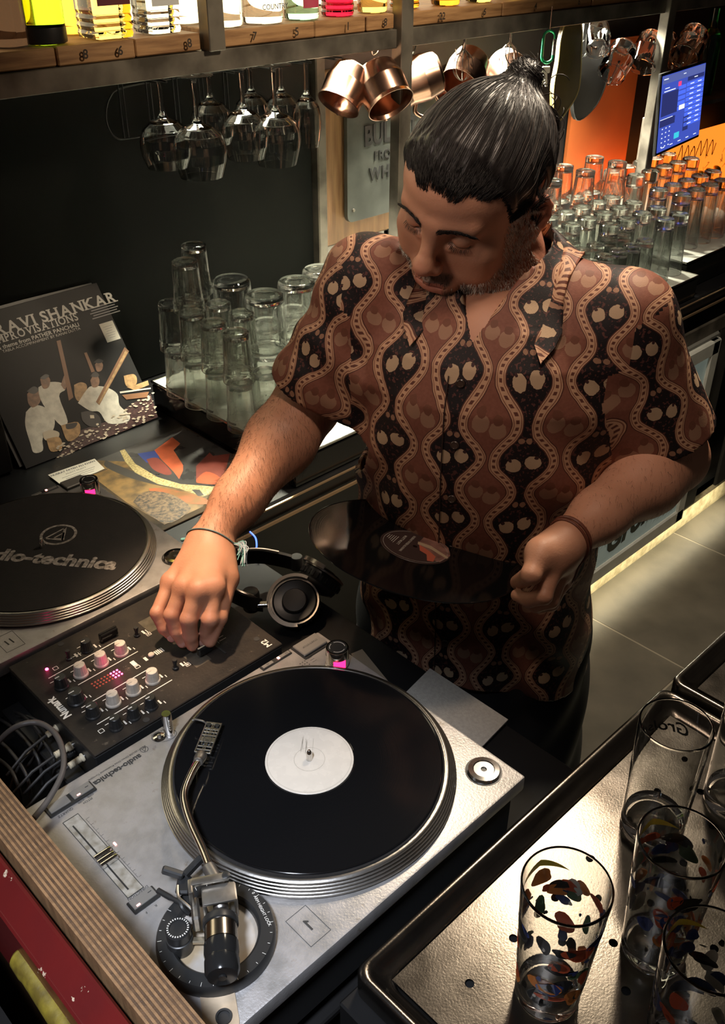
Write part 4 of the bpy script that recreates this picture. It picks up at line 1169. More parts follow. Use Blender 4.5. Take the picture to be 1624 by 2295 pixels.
# ================================================================== bottles on the shelf
ZS = .6325
def bottle_mesh(t, r, H, m, sq=False, ribs=0, neck=.014, seg=32):
    hb = H * .66
    prof = [(0, .004), (r * .7, .0), (r * .95, .002), (r, .008)]
    n = 26 if ribs else 4
    for k in range(1, n + 1):
        z = .008 + (hb - .008) * k / n
        prof.append((r - (.0016 if (ribs and k % 2 and z < ribs) else 0), z))
    prof += [(r * .9, hb + H * .05), (neck * 1.2, hb + H * .12), (neck, H * .84), (neck, H), (neck - .002, H)]
    b = MB(); b.lathe(supp(prof), (0, 0, 0), seg)
    if sq:
        for v in b.b.verts:
            rr_ = math.hypot(v.co.x, v.co.y)
            if rr_ > neck * 1.4:
                a = math.atan2(v.co.y, v.co.x)
                k = 1 / max(abs(math.cos(a)), abs(math.sin(a))) ** .75
                v.co.x *= k * .86; v.co.y *= k * .86
    return b.build('glass_body', m, t, smooth=50)
def liquid_mat(name, c, es=0.):
    m = glassmat(name, c); return m
def bottle(label, px, wpx, r, H, gl, sq=False, ribs=0, lab=None, y=-.86, foot=None, writing=None, dz=0):
    x = on_y(px, 60, y).x
    t = thing('bottle', label, 'bottle', (x, y, ZS), 0, None)
    bottle_mesh(t, r, H, gl, sq, ribs)
    if foot:
        b = MB(); b.lathe([(r * 1.004, .003), (r * 1.012, .006), (r * 1.012, .024), (r * 1.003, .026)], (0, 0, 0), 40, cap=False); b.build('dark_base', foot, t, smooth=40)
    if lab:
        z0_, z1_, c_, arc = lab
        b = MB(); n = 18
        if sq:
            b.box(0, r * .885, (z0_ + z1_) / 2, r * 1.45, .0008, z1_ - z0_)
        else:
            for k in range(n):
                a, c2 = PI / 2 - arc + 2 * arc * k / n, PI / 2 - arc + 2 * arc * (k + 1) / n
                f = lambda q_, z_: ((r + .0005) * math.cos(q_), (r + .0005) * math.sin(q_), z_)
                b.quad([f(a, z0_), f(c2, z0_), f(c2, z1_), f(a, z1_)])
        b.build('paper_label', c_, t, smooth=60)
    if writing:
        for body, z_, size in writing:
            Mw = Matrix.Translation((0, (r * .885 if sq else r) + .0013, z_)) @ Matrix.Rotation(PI, 4, 'Z') @ Matrix.Rotation(PI / 2, 4, 'X')
            texts('label_lettering', [(body, 0, 0, 0, size, 0, dict(M=Mw, offset=.0001))], mat('dark_label_ink', (.05, .05, .06), .6), t)
    return t
GG = glassmat('green_bottle_glass', (.42, .72, .03)); GD = glassmat('dark_brown_glass', (.05, .03, .02)); GA = glassmat('amber_spirit', (.95, .55, .08)); GC = glassmat('pale_spirit', (.95, .97, .9))
GY = glassmat('yellow_spirit', (.98, .72, .22)); GT = glassmat('teal_bottle_glass', (.45, .85, .68)); GR = glassmat('red_liqueur', (.72, .015, .06)); GO = glassmat('orange_liqueur', (.98, .42, .04))
L_white = mat('white_label_paper', (.62, .64, .66), .6); L_maroon = mat('maroon_label', (.11, .012, .02), .5); L_black = mat('black_label_paper', (.02, .02, .022), .5)
bottle('dark blue-black bottle at the left end of the shelf', 12, 60, .036, .3, GD, y=-.865)
bottle('bright green glass bottle with a black base on the shelf', 95, 105, .0365, .3, GG, foot=M_dark, y=-.85)
bottle('square ribbed bottle of amber spirit with a maroon label', 235, 130, .043, .25, GY, sq=True, ribs=.05, lab=(.052, .15, L_maroon, 1.1), y=-.85)
bottle('square ribbed clear bottle with a silver label on the shelf', 352, 110, .038, .25, GC, sq=True, ribs=.04, lab=(.045, .12, L_white, 1.0), y=-.85, writing=[('SILVER', .068, .013), ('LIMITED EDITION', .057, .005), ('TEQUILA', .079, .007)])
bottle('amber bottle half hidden behind the green and maroon bottles', 158, 40, .034, .27, GA, y=-.95)
bottle('pale yellow bottle standing behind the silver label bottle', 415, 60, .036, .27, GC, y=-.95)
bottle('clear round bottle just right of the first shelf upright', 505, 75, .033, .28, GC, y=-.85, lab=(.05, .12, mat('cream_label', (.7, .62, .45), .6), 1.2))
bottle('wide clear bottle with embossed country lettering', 588, 95, .040, .27, GC, y=-.85, writing=[('COUNTRY', .030, .013)], lab=(.044, .12, MATS['cream_label'], .9))
bottle('teal glass bottle with red lettering beside the crimson bottle', 676, 85, .035, .27, GT, y=-.85, lab=(.022, .05, mat('rose_label', (.5, .06, .12), .6), .6))
bottle('crimson bottle in the middle of the shelf', 756, 80, .034, .25, GR, y=-.85, ribs=.03)
bottle('golden orange bottle left of the second shelf upright', 833, 75, .032, .26, GY, y=-.85)
bottle('deep orange bottle seen behind the second shelf upright', 905, 75, .033, .26, GO, y=-.87, ribs=.05)
bottle('orange bottle just right of the second shelf upright', 995, 70, .033, .25, GO, y=-.85)
bottle('yellow bottle with amber neck further right on the shelf', 1068, 60, .031, .26, GY, y=-.85)
bottle('last yellow bottle visible at the top of the shelf', 1128, 55, .031, .26, GY, y=-.86)

# ================================================================== things hanging under the shelf
M_wire = mat('black_wire', (.02, .02, .02), .4, metal=.5)
rk = thing('stemware_rack', 'black wire rack under the shelf holding the wine glasses by their feet', 'rack', (-.6, -.84, .566))
for k, x in enumerate((-.36, -.445, -.53, -.615, -.70, -.785)):
    b = MB(); xx = x + .6
    pts = [(xx - .010, .05, -.004), (xx - .010, -.16, -.004), (xx - .006, -.20, -.004), (xx + .006, -.20, -.004), (xx + .010, -.16, -.004), (xx + .010, .05, -.004)]
    b.tube(spline(pts, 4), .0022, 6); b.build('wire_channel', M_wire, rk)
b = MB(); b.tube([(.26, -.02, 0), (-.21, -.02, 0)], .0025, 6); b.build('cross_wire', M_wire, rk)
b = MB(); b.tube([(.26, -.14, 0), (-.21, -.14, 0)], .0025, 6); b.build('cross_wire', M_wire, rk)
# wire grid on the black board
gr = thing('wire_grid', 'black wire grid hanging on the black board behind the wine glasses', 'rack', (-.6, -1.062, .47))
b = MB(); b.tube(spline([(.0, .004, -.05), (.15, .004, -.052), (.19, .004, -.045), (.205, .004, -.01), (.19, .004, .03), (.15, .004, .045), (0, .004, .05), (-.25, .004, .05)], 6), .002, 6); b.build('outer_wire', M_wire, gr)
for k in range(6):
    for dx in (0, .01):
        b = MB(); b.tube([(.16 - k * .065 + dx, .006, .06), (.16 - k * .065 + dx, .006, -.05)], .0016, 6); b.build('upright_wire', M_wire, gr)
# wine glasses
def wineglass(label, px, py, foot_r, bowl_r, Hs_, y, first=None):
    H = Hs_
    stem = H * .45
    prof = [(0, .0), (foot_r * .98, .0), (foot_r, .0012), (foot_r * .5, .004), (.006, .0075), (.0042, .014), (.0036, stem * .6), (.0042, stem - .01), (.0072, stem - .003), (.010, stem + .002), (bowl_r * .55, stem + .009), (bowl_r * .84, stem + .022), (bowl_r * .97, stem + .038), (bowl_r, stem + .052), (bowl_r * .95, stem + .07), (bowl_r * .78, H),
            (bowl_r * .75, H), (bowl_r * .92, stem + .07), (bowl_r * .965, stem + .052), (bowl_r * .935, stem + .038), (bowl_r * .80, stem + .024), (bowl_r * .5, stem + .012), (0, stem + .007)]
    p = on_y(px, py, y)
    t = thing('wine_glass', label, 'glass', (p.x, y, .566))
    b = MB(); b.lathe(supp([(r, -z) for r, z in prof]), (0, 0, 0), 40, cap=False); b.build('glass', G_clear, t, smooth=60)
    return t
wl_ = [('hanging wine glass nearest the viewer, its foot tilted into full view', 612, 150, .036, .049, .185, -.80),
       ('large round wine glass hanging second from the left in front', 432, 160, .036, .052, .178, -.80),
       ('round wine glass hanging at the left end of the rack', 355, 165, .034, .049, .165, -.86),
       ('wine glass hanging behind the two large front glasses', 465, 150, .034, .045, .155, -.93),
       ('wine glass hanging between the large front glasses', 540, 160, .034, .047, .172, -.84),
       ('wine glass hanging in the back row behind the middle stem', 560, 150, .033, .04, .165, -.96),
       ('wine glass hanging in the back row right of the middle', 628, 150, .033, .04, .17, -.93),
       ('slim wine glass hanging at the right end of the rack beside the post', 684, 148, .032, .032, .19, -.90)]
for a in wl_: wineglass(*a)
# copper mugs on hooks
M_cu = mat('polished_copper', (.55, .32, .23), .25, metal=1, noise=.3, nscale=14)
def curve_hook(t, m, z1=0.):
    b = MB(); b.tube(spline([(0, 0, .05 + z1), (0, 0, .02 + z1), (.0, .008, .006), (0, .018, .004), (0, .022, .014)], 5), .0018, 6); return b.build('hook', m, t)
def mug(name, label, px, py, r, H, m, rot, y, group=None, dimples=False):
    p = on_y(px, py, y)
    t = thing(name, label, 'mug', tuple(p)); t.rotation_euler = rot
    prof = [(0, 0), (r * .72, 0), (r * .86, .006), (r, H * .45), (r * .93, H * .9), (r * .98, H), (r * .95, H), (r * .9, H * .9), (r * .965, H * .45), (r * .8, .009), (0, .006)]
    b = MB(Matrix.Translation((0, 0, -H / 2))); b.lathe(supp(prof), (0, 0, 0), 36, cap=False)
    if dimples:
        for v in b.b.verts:
            q_ = v.co - Vector((0, 0, -H / 2)); rr_ = math.hypot(q_.x, q_.y)
            if rr_ > r * .85: 
                a = math.atan2(q_.y, q_.x); k = 1 - .045 * (1 if (round(a / (2 * PI) * 18) + round(q_.z / H * 4)) % 2 else 0); v.co.x *= k; v.co.y *= k
    b.build('body', m, t, smooth=60)
    b = MB(); b.tube(spline([(0, -r * .92, H * .28), (0, -r * 1.35, H * .38), (0, -r * 1.75, H * .15), (0, -r * 1.7, -H * .15), (0, -r * 1.3, -H * .3), (0, -r * .88, -H * .25)], 6), r * .09, 8); b.build('handle', m if dimples else M_cu, t, smooth=60)
    return t
def hook_for(px, py, y, label, top=.566):
    p = on_y(px, py, y)
    t = thing('hook', label, 'hook', tuple(p)); b = MB(); dz = top - p.z
    b.tube(spline([(0, 0, dz), (0, 0, .02), (.0, -.006, .002), (.006, -.014, -.004), (.012, -.012, .008)], 5), .0018, 6); b.build('wire', M_chrome, t); return t
cup = [('copper mug hanging at the left end of the row, mouth away', 776, 195, .049, .085, (2.5, .4, 2.2), -.85),
       ('copper mug with bright dents hanging second from the left', 856, 195, .054, .09, (2.4, -.3, 2.7), -.80),
       ('copper mug showing its round mouth right of the steel post', 945, 175, .052, .09, (1.9, .2, 1.0), -.86),
       ('copper mug partly above the bartender\'s hair', 1045, 160, .050, .09, (2.2, -.2, 1.7), -.86),
       ('copper mug with a long highlight beside the bartender\'s bun', 1140, 165, .052, .095, (2.0, .5, 2.9), -.86),
       ('small copper mug hanging behind the front ones above the hair', 1010, 190, .047, .085, (1.8, -.4, 2.3), -.99)]
for lab, px, py, r, H, rt, y in cup:
    mug('copper_mug', lab, px, py, r, H, M_cu, rt, y)
for px, lab in ((792, 'bent steel hook over the leftmost copper mug'), (850, 'bent steel hook over the dented copper mug'), (932, 'steel hook right of the second shelf upright'), (1037, 'bundle hook above the bartender\'s parting')):
    hook_for(px, 118, -.84, lab)
gmu = [('dimpled glass mug hanging left of the right shelf upright', 1385, 135, .042, .1, (2.3, .3, 2.0), -.84),
       ('dimpled glass mug hanging against the right shelf upright', 1450, 115, .042, .1, (2.5, -.3, 1.4), -.84),
       ('small glass jug hanging at the left of the glass mugs', 1340, 85, .034, .085, (2.4, .6, 2.8), -.86),
       ('dimpled glass mug hanging right of the upright above the tablet', 1545, 100, .046, .105, (2.2, .2, 1.9), -.84),
       ('dimpled glass mug pressed against the one above the tablet', 1500, 115, .042, .1, (2.5, -.4, 2.4), -.98)]
for lab, px, py, r, H, rt, y in gmu: mug('glass_mug', lab, px, py, r, H, G_clear, rt, y, dimples=True)
# whisk balls: two bundles of wire hanging between the mugs
for nm, lab, px in (('wire_whisk', 'steel wire whisk hanging above the bartender\'s parting', 1040), ('wire_whisk', 'steel wire whisk hanging left of the green carabiner', 1142)):
    p = on_y(px, 100, -.84); t = thing(nm, lab, 'whisk', (p.x, p.y, .52))
    b = MB(); b.tube([(0, 0, .05), (0, 0, .01)], .003, 8); b.build('handle', M_chrome, t)
    for k in range(5):
        a = PI * k / 5
        b = MB(); b.tube(spline([(0, 0, .02), (.02 * math.cos(a), .02 * math.sin(a), 0), (.023 * math.cos(a), .023 * math.sin(a), -.03), (0, 0, -.05), (-.023 * math.cos(a), -.023 * math.sin(a), -.03), (-.02 * math.cos(a), -.02 * math.sin(a), 0), (0, 0, .02)], 4), .0011, 5); b.build('wire', M_chrome, t)
# carabiner with a key tag
p = on_y(1228, 105, -.80)
ca = thing('carabiner', 'green carabiner with keys hanging under the shelf right of the bun', 'carabiner', tuple(p)); ca.rotation_euler = (0, 0, -.75)
b = MB(); b.tube([(.014 * math.cos(a) * (1 if abs(math.sin(a)) < .9 else .9), 0, (.022 if math.sin(a) > 0 else -.022) + .014 * math.sin(a)) for a in [2 * PI * k / 32 for k in range(32)]], .0035, 8, closed=True); b.build('frame', mat('green_anodised', (.03, .38, .16), .25, metal=.7), ca)
b = MB(); b.tube([(-.014, .001, -.018), (-.014, .001, .018)], .0036, 8); b.build('gate', M_steel, ca)
b = MB(); b.tube([(0, 0, .035), (0, 0, .09)], .0015, 6); b.build('loop', M_chrome, ca)
b = MB(); b.box(0, 0, -.052, .021, .005, .016, .002); b.build('key_head', mat('ivory_plastic', (.7, .65, .55), .4), ca)
for dx, a in ((-.003, .12), (.005, -.2)):
    b = MB(); b.box(dx, 0, -.075, .006, .002, .034, .0005, rot=Matrix.Rotation(a, 4, 'Y'))
    for k in range(3): b.box(dx + .003, 0, -.07 - k * .007, .003, .002, .003)
    b.build('key', mat('ivory_plastic', (.7, .65, .55), .4), ca)
# leather aprons
def apron(label, pts, m, y, edge=None):
    P_ = [on_y(px, py, y) for px, py in pts]; c = sum(P_, Vector()) / len(P_)
    t = thing('leather_apron', label, 'apron', tuple(c))
    out = spline([(p.x - c.x, 0, p.z - c.z) for p in P_ + [P_[0]]], 5)[:-1]
    b = MB(); a = [b.b.verts.new((p.x, .006, p.z)) for p in out]; d = [b.b.verts.new((p.x, -.006, p.z)) for p in out]
    mid = b.b.verts.new((0, .016, 0)); n = len(out)
    for k in range(n):
        b.b.faces.new((a[k], a[(k + 1) % n], d[(k + 1) % n], d[k])); b.b.faces.new((mid, a[(k + 1) % n], a[k]))
    b.b.faces.new(d); b.build('leather', m, t, smooth=40)
    b = MB(); b.tube([(p.x, .006, p.z) for p in out], .0022, 6, closed=True); b.build('piping', edge or m, t)
    return t
apron('olive brown leather apron with tan piping hanging beside the green carabiner', [(1262, 50), (1296, 46), (1298, 120), (1292, 200), (1268, 245), (1240, 275), (1236, 200), (1246, 140), (1252, 90)], mat('olive_leather', (.12, .085, .028), .5, noise=.4, nscale=9, bump=.3), -.86, mat('tan_piping', (.35, .26, .1), .5))
apron('black leather apron hanging behind the olive one', [(1305, 48), (1340, 70), (1362, 130), (1352, 190), (1328, 240), (1288, 268), (1280, 200), (1296, 120)], mat('black_leather', (.012, .012, .012), .5), -.92)
# small dark straps below the bun
b = MB()
# tablet on its stand
Pt = [on_y(1470, 180, -.74), on_y(1562, 166, -.79), on_y(1578, 297, -.79), on_y(1488, 312, -.74)]
ctr = sum(Pt, Vector()) / 4
exv = ((Pt[1] - Pt[0]) + (Pt[2] - Pt[3])); exv.z *= .0; exv.normalize()
ezv = ((Pt[0] - Pt[3]) + (Pt[1] - Pt[2])).normalized(); nn = exv.cross(ezv).normalized(); ezv = nn.cross(exv).normalized()
nn = -nn if nn.dot(CAMP - ctr) < 0 else nn; eyv = nn
TMx = Matrix((exv, nn.cross(exv), nn)).transposed(); 
if TMx.determinant() < 0: pass
TM4 = TMx.to_4x4(); TM4.translation = ctr
tw = ((Pt[1] - Pt[0]).length + (Pt[2] - Pt[3]).length) / 2; th_ = ((Pt[0] - Pt[3]).length + (Pt[1] - Pt[2]).length) / 2
sgn = 1 if TM4.col[1].z > 0 else -1
tb_ = thing('tablet', 'lit blue till tablet on a bracket above the tall glasses', 'tablet'); tb_.matrix_world = TM4
b = MB(); b.box(0, 0, -.005, tw + .014, th_ + .016, .01, .003, 2); b.build('casing', M_dark, tb_)
def em(name, c, s): return mat(name, (.004, .004, .004), .4, emis=c, estr=s, spec=.1)
M_ui = em('ui_deep_blue', (.06, .10, .55), .95)
b = MB(); b.box(0, 0, .0006, tw, th_, .0012); b.build('screen', M_ui, tb_, smooth=0)
def ui(name, items, m, z):
    b = MB()
    for x, y, w, h in items: b.flat(rect((x - .5) * tw, (.5 - y) * th_ * sgn, w * tw, h * th_), z)
    b.build(name, m, tb_, smooth=0)
ui('header', [(.5, .06, .98, .10)], em('ui_grey_blue', (.13, .17, .5), .8), .0014)
for pn_ in [(.20, .38, .36, .30), (.78, .14, .40, .055), (.62, .74, .13, .2), (.18, .62, .34, .1)]: ui('dark_panel', [pn_], em('ui_navy', (.04, .05, .22), .7), .0015)
ui('key_tiles', [(.78, .215 + k * .068, .42, .052) for k in range(9)] + [(.47, .22 + k * .07, .17, .05) for k in range(5)], em('ui_bright_blue', (.08, .16, .9), 1.1), .0015)
ui('labels', [(.70, .215 + k * .068, .09, .012) for k in range(9)] + [(.88, .215 + k * .068, .09, .012) for k in range(9)] + [(.08 + .08 * i, .70 + k * .06, .025, .014) for i in range(3) for k in range(5)] + [(.12 + k * .19, .955, .07, .012) for k in range(5)] + [(.78, .14, .08, .012), (.5, .05, .06, .01), (.08, .05, .1, .012), (.12, .17, .1, .01), (.18, .21, .25, .012), (.15, .57, .28, .008)], em('ui_white', (.8, .85, 1), 1.3), .0017)
ui('highlight', [(.49, .49, .13, .06)], em('ui_cream', (1, .95, .85), 1.5), .0018)
ui('teal_key', [(.42, .86, .12, .08)], em('ui_teal', (.05, .6, .75), 1.1), .0018)
ui('red_key', [(.40, .165, .07, .06)], em('ui_red', (.9, .06, .2), 1.2), .0018)
st = thing('tablet_stand', 'dark steel stand and bracket carrying the tablet', 'stand', (ctr.x + .06, ctr.y + .02, ZT))
b = MB(); b.box(0, -.09, .17, .026, .026, .33, .002); b.build('stand_post', M_steelraw, st)
b = MB(); b.box(-.04, -.075, .30, .10, .02, .03, .003); b.build('bracket_arm', M_steelraw, st)
b = MB(); b.box(0, -.09, .004, .07, .07, .006, .001); b.build('base_plate', M_steelraw, st)

# glowing board and wall panel at the right
b = MB(); b.box(-2.24, -1.088, .24, .36, .012, .44); tag(b.build('orange_glow_panel', mat('orange_glow_panel', (.32, .08, .015), .6, noise=.3, nscale=4), smooth=0), 'wall panel in the colour of the orange glow behind the tall glasses', 'panel')  # the orange glow on the wall is put into this panel's colour
P0 = on_y(1497, 318, -1.02)
nb = thing('glowing_menu_board', 'orange glowing board with dark handwriting behind the far right glasses', 'board', (P0.x - .2, -1.03, P0.z - .12))
b = MB(); b.box(0, 0, 0, .62, .014, .25, .002); b.build('board', mat('orange_glow', (1, .3, .04), .5, emis=(1, .22, .02), estr=1.5), nb, smooth=0)
b = MB(Matrix.Rotation(PI, 4, 'Z') @ Matrix.Rotation(PI / 2, 4, 'X'))
b.mi = 0
rd_ = random.Random(9)
for k in range(9):
    x = -.24 + k * .045
    b.tube(spline([(x, .06, -.009), (x + .012, .085 + rd_.uniform(-.01, .01), -.009), (x + .024, .06, -.009), (x + .03, .04 + rd_.uniform(-.02, .01), -.009), (x + .045, .065, -.009)], 4), .0028, 5)
for k in range(60):
    x, y = rd_.uniform(-.29, .29), rd_.uniform(-.11, .03)
    b.tube(spline([(x, y, -.009), (x + rd_.uniform(-.02, .02), y + rd_.uniform(-.02, .02), -.009), (x + rd_.uniform(-.02, .03), y + rd_.uniform(-.02, .02), -.009)], 3), .0015, 4)
o = b.build('handwriting', mat('dark_scribble', (.05, .02, .01), .6), nb, smooth=0); o['kind'] = 'stuff'
for v in o.data.vertices: v.co.y = .0085 + abs(v.co.y - .009) * 0
b = MB()
for k in range(7):
    b.ell((.05 - k * .02 - .12, .02, -.03 - (k % 3) * .014), (.026, .012, .009), 12, 8, Matrix.Rotation(.4 * (k % 3 - 1), 4, 'Y'))
o = b.build('lemon_wedges', mat('yellow_peel', (.75, .5, .03), .5), nb); o['kind'] = 'stuff'
# green bottle hanging shape at far right
p = on_y(1606, 110, -.9)
t = thing('green_bottle', 'dark green bottle standing at the far right under the shelf', 'bottle', (p.x, -.93, ZT + .0205 + .36)); t.location.z = .28
bottle_mesh(t, .036, .26, glassmat('dark_green_glass', (.03, .22, .05)))
b = MB(); b.box(0, 0, -.006, .3, .16, .012); b.build('shelf_plate', M_steelraw, t, smooth=0)

# ================================================================== left of the counter
b = MB(); b.box(.2, -.975, .08, .37, .19, .39, .004)
sp = b.build('speaker_cabinet', M_blackmat, smooth=0); tag(sp, 'black speaker cabinet at the left edge beside the leaning sleeve', 'speaker')
# leaning sleeve
A = on_z(356, 938, BZ) + Vector((0, .0, .002)); Bq = on_z(44, 1059, BZ)
e1 = (Bq - A); e1.z = 0; e1.normalize()
e1 = Vector((1, .012, 0)).normalized()
upv = Vector((-.02, -.57, .82)); upv = (upv - e1 * upv.dot(e1)).normalized(); nrm_ = e1.cross(upv).normalized()
if nrm_.dot(CAMP - A) < 0: nrm_ = -nrm_
# text runs from the left in the photo (+x) to the right (-x)
SM = Matrix((-e1, upv, (-e1).cross(upv))).transposed().to_4x4(); SM.translation = A + e1 * .315
sl = thing('record_sleeve', 'black record sleeve with seated sitar and tabla players leaning on the wall', 'record sleeve'); sl.matrix_world = SM
b = MB(); b.box(.1575, .1575, -.0015, .315, .315, .003, .0006); b.build('sleeve', mat('black_glossy_card', (.010, .009, .010), .45, spec=.25), sl, smooth=0)
def SP(px, py):
    d = ray(px, py); n_ = SM.to_3x3() @ Vector((0, 0, 1)); c = SM.translation; tt = (c - CAMP).dot(n_) / d.dot(n_)
    q_ = SM.inverted() @ (CAMP + d * tt); return (q_.x, q_.y)
def poly_on(name, fn, polys, parent, z0=.0003, dz=.00004):
    """flat print: list of (material, [pixel points], smooth)"""
    b = MB(); ml = []
    for i, (m_, pts, sm) in enumerate(polys):
        if m_ not in ml: ml.append(m_)
        pp = [fn(*q_) for q_ in pts]
        if sm: pp = [(v.x, v.y) for v in spline([(x, y, 0) for x, y in pp + [pp[0]]], 4)[:-1]]
        b.mi = ml.index(m_)
        b.flat(pp, z0 + i * dz)
    return b.build(name, ml, parent, smooth=0, fixn=False)
Cw = mat('print_white_cloth', (.62, .58, .5), .45, noise=.25, nscale=70); Csk = mat('print_skin', (.28, .15, .09), .45, noise=.4, nscale=90); Cbr = mat('print_brown', (.2, .09, .04), .45); Cdk = mat('print_dark', (.025, .02, .02), .4); Cwd = mat('print_wood', (.45, .27, .12), .45, noise=.4, nscale=100); Crug = mat('print_rug', (.07, .03, .028), .45, col2=(.03, .012, .012), nscale=200); Cpale = mat('print_pale_dots', (.5, .42, .32), .45)
S_ = lambda *p: [(x / 1.9805, 560 + y / 1.9805) for x, y in p]     # measured in an enlarged crop
poly_on('cover_picture', SP, [
    (Crug, S_((235, 940), (360, 800), (480, 760), (590, 680), (668, 640), (700, 742), (560, 800), (400, 860)), False),
    (Cw, S_((115, 720), (150, 690), (200, 700), (240, 745), (235, 800), (190, 835), (190, 890), (150, 900), (135, 860), (112, 780)), True),
    (Csk, S_((120, 640), (150, 615), (180, 640), (175, 680), (145, 700), (125, 680)), True), (Cdk, S_((118, 628), (150, 606), (172, 622), (150, 640)), True),
    (Cw, S_((170, 610), (215, 588), (270, 590), (290, 620), (262, 650), (300, 760), (270, 780), (200, 700), (175, 650)), True),
    (Csk, S_((178, 575), (200, 555), (222, 575), (215, 610), (190, 615)), True), (Cdk, S_((176, 570), (200, 552), (218, 560), (195, 575)), True), (Csk, S_((270, 600), (285, 556), (298, 560), (290, 620)), True),
    (Cbr, S_((250, 405), (268, 400), (325, 655), (305, 670), (285, 560)), False),
    (Cwd, S_((328, 600), (358, 588), (384, 600), (380, 640), (350, 672), (332, 650)), True),
    (Cw, S_((345, 680), (385, 620), (410, 605), (470, 610), (520, 640), (530, 690), (575, 735), (560, 765), (480, 770), (440, 720), (400, 715)), True),
    (Csk, S_((400, 580), (420, 550), (440, 575), (435, 605), (410, 610)), True), (Cdk, S_((400, 562), (420, 540), (440, 556), (425, 566)), True),
    (Csk, S_((420, 510), (440, 490), (456, 510), (450, 535), (430, 540)), True), (Cdk, S_((415, 500), (436, 484), (458, 494), (440, 504)), True), (Cbr, S_((372, 458), (384, 455), (420, 540), (405, 545)), False),
    (Cbr, S_((425, 675), (440, 690), (572, 450), (552, 432)), False), (Cwd, S_((434, 680), (440, 686), (566, 455), (556, 446)), False), (Cdk, S_((358, 722), (400, 716), (440, 740), (445, 780), (400, 785), (366, 760)), True), (Cpale, S_((398, 734), (416, 734), (418, 748), (400, 748)), False),
    (Cpale, S_((188, 812), (225, 800), (262, 812), (250, 842), (200, 845)), True), (Cwd, S_((205, 840), (262, 832), (275, 880), (225, 895)), True), (Cwd, S_((270, 780), (345, 765), (352, 820), (300, 850)), True), (Cdk, S_((290, 775), (340, 768), (330, 790), (296, 796)), True),
    (Cwd, S_((548, 560), (590, 552), (606, 570), (600, 600), (560, 605)), True), (Cwd, S_((560, 610), (600, 600), (655, 580), (660, 600), (600, 625)), False), (Cw, S_((530, 630), (668, 612), (668, 618), (532, 638)), False), (Cbr, S_((540, 645), (660, 630), (650, 655), (560, 665)), False)], sl)
rd_ = random.Random(4); pl_ = []
for k in range(150):
    u, v = rd_.random(), rd_.random()
    x = 250 + u * 440; y = 930 - u * 190 - v * (60 + 60 * u) + 5
    r_ = rd_.uniform(4, 9)
    pl_.append((Cpale, S_((x - r_, y), (x, y - r_ * .5), (x + r_, y - 2), (x, y + r_ * .5)), True))
o = poly_on('rug_pattern', SP, pl_, sl, .0018, .000001); o['kind'] = 'stuff'
ta = math.atan2(SP(350, 700)[1] - SP(200, 733)[1], SP(350, 700)[0] - SP(200, 733)[0]) * 0
M_ltr = mat('print_grey_white', (.55, .53, .5), .45)
def st_(body, px, py, size, m_=None, bold=0.): q_ = SP(px, py); return (body, q_[0], q_[1], .0004, size, ta, dict(offset=bold, align='RIGHT', sx=1.06))
SER = dict(R=('bl', 'br', 'tl'), A=('bl', 'br'), V=('tl', 'tr'), I=('bc', 'tc'), H=('bl', 'br', 'tl', 'tr'), N=('bl', 'tl', 'tr'), K=('bl', 'br', 'tl', 'tr'), M=('bl', 'br', 'tl', 'tr'), P=('bl', 'tl'), T=('bc',), S=(), O=())
def slab(name, word, xr, yc, size, sx, bold):
    """slab-serif lettering: each letter plus short bars at the ends of its stems, set from the right"""
    bm_ = bmesh.new(); x = xr; stw = size * .13
    for ch in reversed(word):
        if ch == ' ': x -= size * .30; continue
        me = text_mesh(ch, size, offset=bold, align='LEFT'); me.transform(Matrix.Diagonal((sx, 1, 1, 1)))
        xs = [v.co.x for v in me.vertices]; ys = [v.co.y for v in me.vertices]; w_ = max(xs) - min(xs)
        me.transform(Matrix.Translation((x - w_ - min(xs), -(max(ys) + min(ys)) / 2 + yc, .0004)))
        bm_.from_mesh(me); bpy.data.meshes.remove(me)
        hh_ = (max(ys) - min(ys)) / 2
        for c_ in SER[ch]:
            sy = 1 if c_[0] == 't' else -1
            cx_ = {'l': x - w_ + stw * .5, 'r': x - stw * .5, 'c': x - w_ / 2}[c_[1]]
            r_ = rect(cx_, yc + sy * (hh_ - size * .03), stw * 2.3, size * .07)
            bm_.faces.new([bm_.verts.new((px_, py_, .00045)) for px_, py_ in r_])
        x -= w_ + size * .13
    me = bpy.data.meshes.new(name); bm_.to_mesh(me); bm_.free(); me.materials.append(M_ltr)
    o = bpy.data.objects.new(name, me); COL.objects.link(o); o.parent = sl; return o
q1_ = SP(257, 664); slab('cover_title', 'RAVI SHANKAR', q1_[0], q1_[1], .0315, 1.07, .0008)
q1_ = SP(173, 709); slab('cover_subtitle', 'IMPROVISATIONS', q1_[0], q1_[1], .0225, .92, .0004)
texts('cover_lines', [st_('& theme from PATHER PANCHALI', 177, 727, .0118, bold=.0002), st_('TABLA ACCOMPANIMENT BY KANAI DUTTA', 180, 736, .0082)], M_ltr, sl)
b = MB()
c0 = SP(220, 700)
for k in range(5): b.flat(rect(c0[0] + .015, c0[1] + .012 - k * .0055, .068 - .01 * (k % 2), .0022), .0004)
b.build('cover_credits', mat('print_grey', (.25, .24, .25), .5), sl, smooth=0)
c0 = SP(246, 743); b = MB(); b.box(c0[0], c0[1], .0005, .033, .042, .0004); stk = b.build('price_sticker', mat('cream_sticker', (.6, .57, .5), .6), sl, smooth=0)
b = MB()
for k in range(6): b.flat(rect(c0[0], c0[1] + .012 - k * .005, .022 - .004 * (k % 3), .0008), .0008)
b.build('sticker_print', mat('print_grey', (.25, .24, .25), .5), stk, smooth=0)
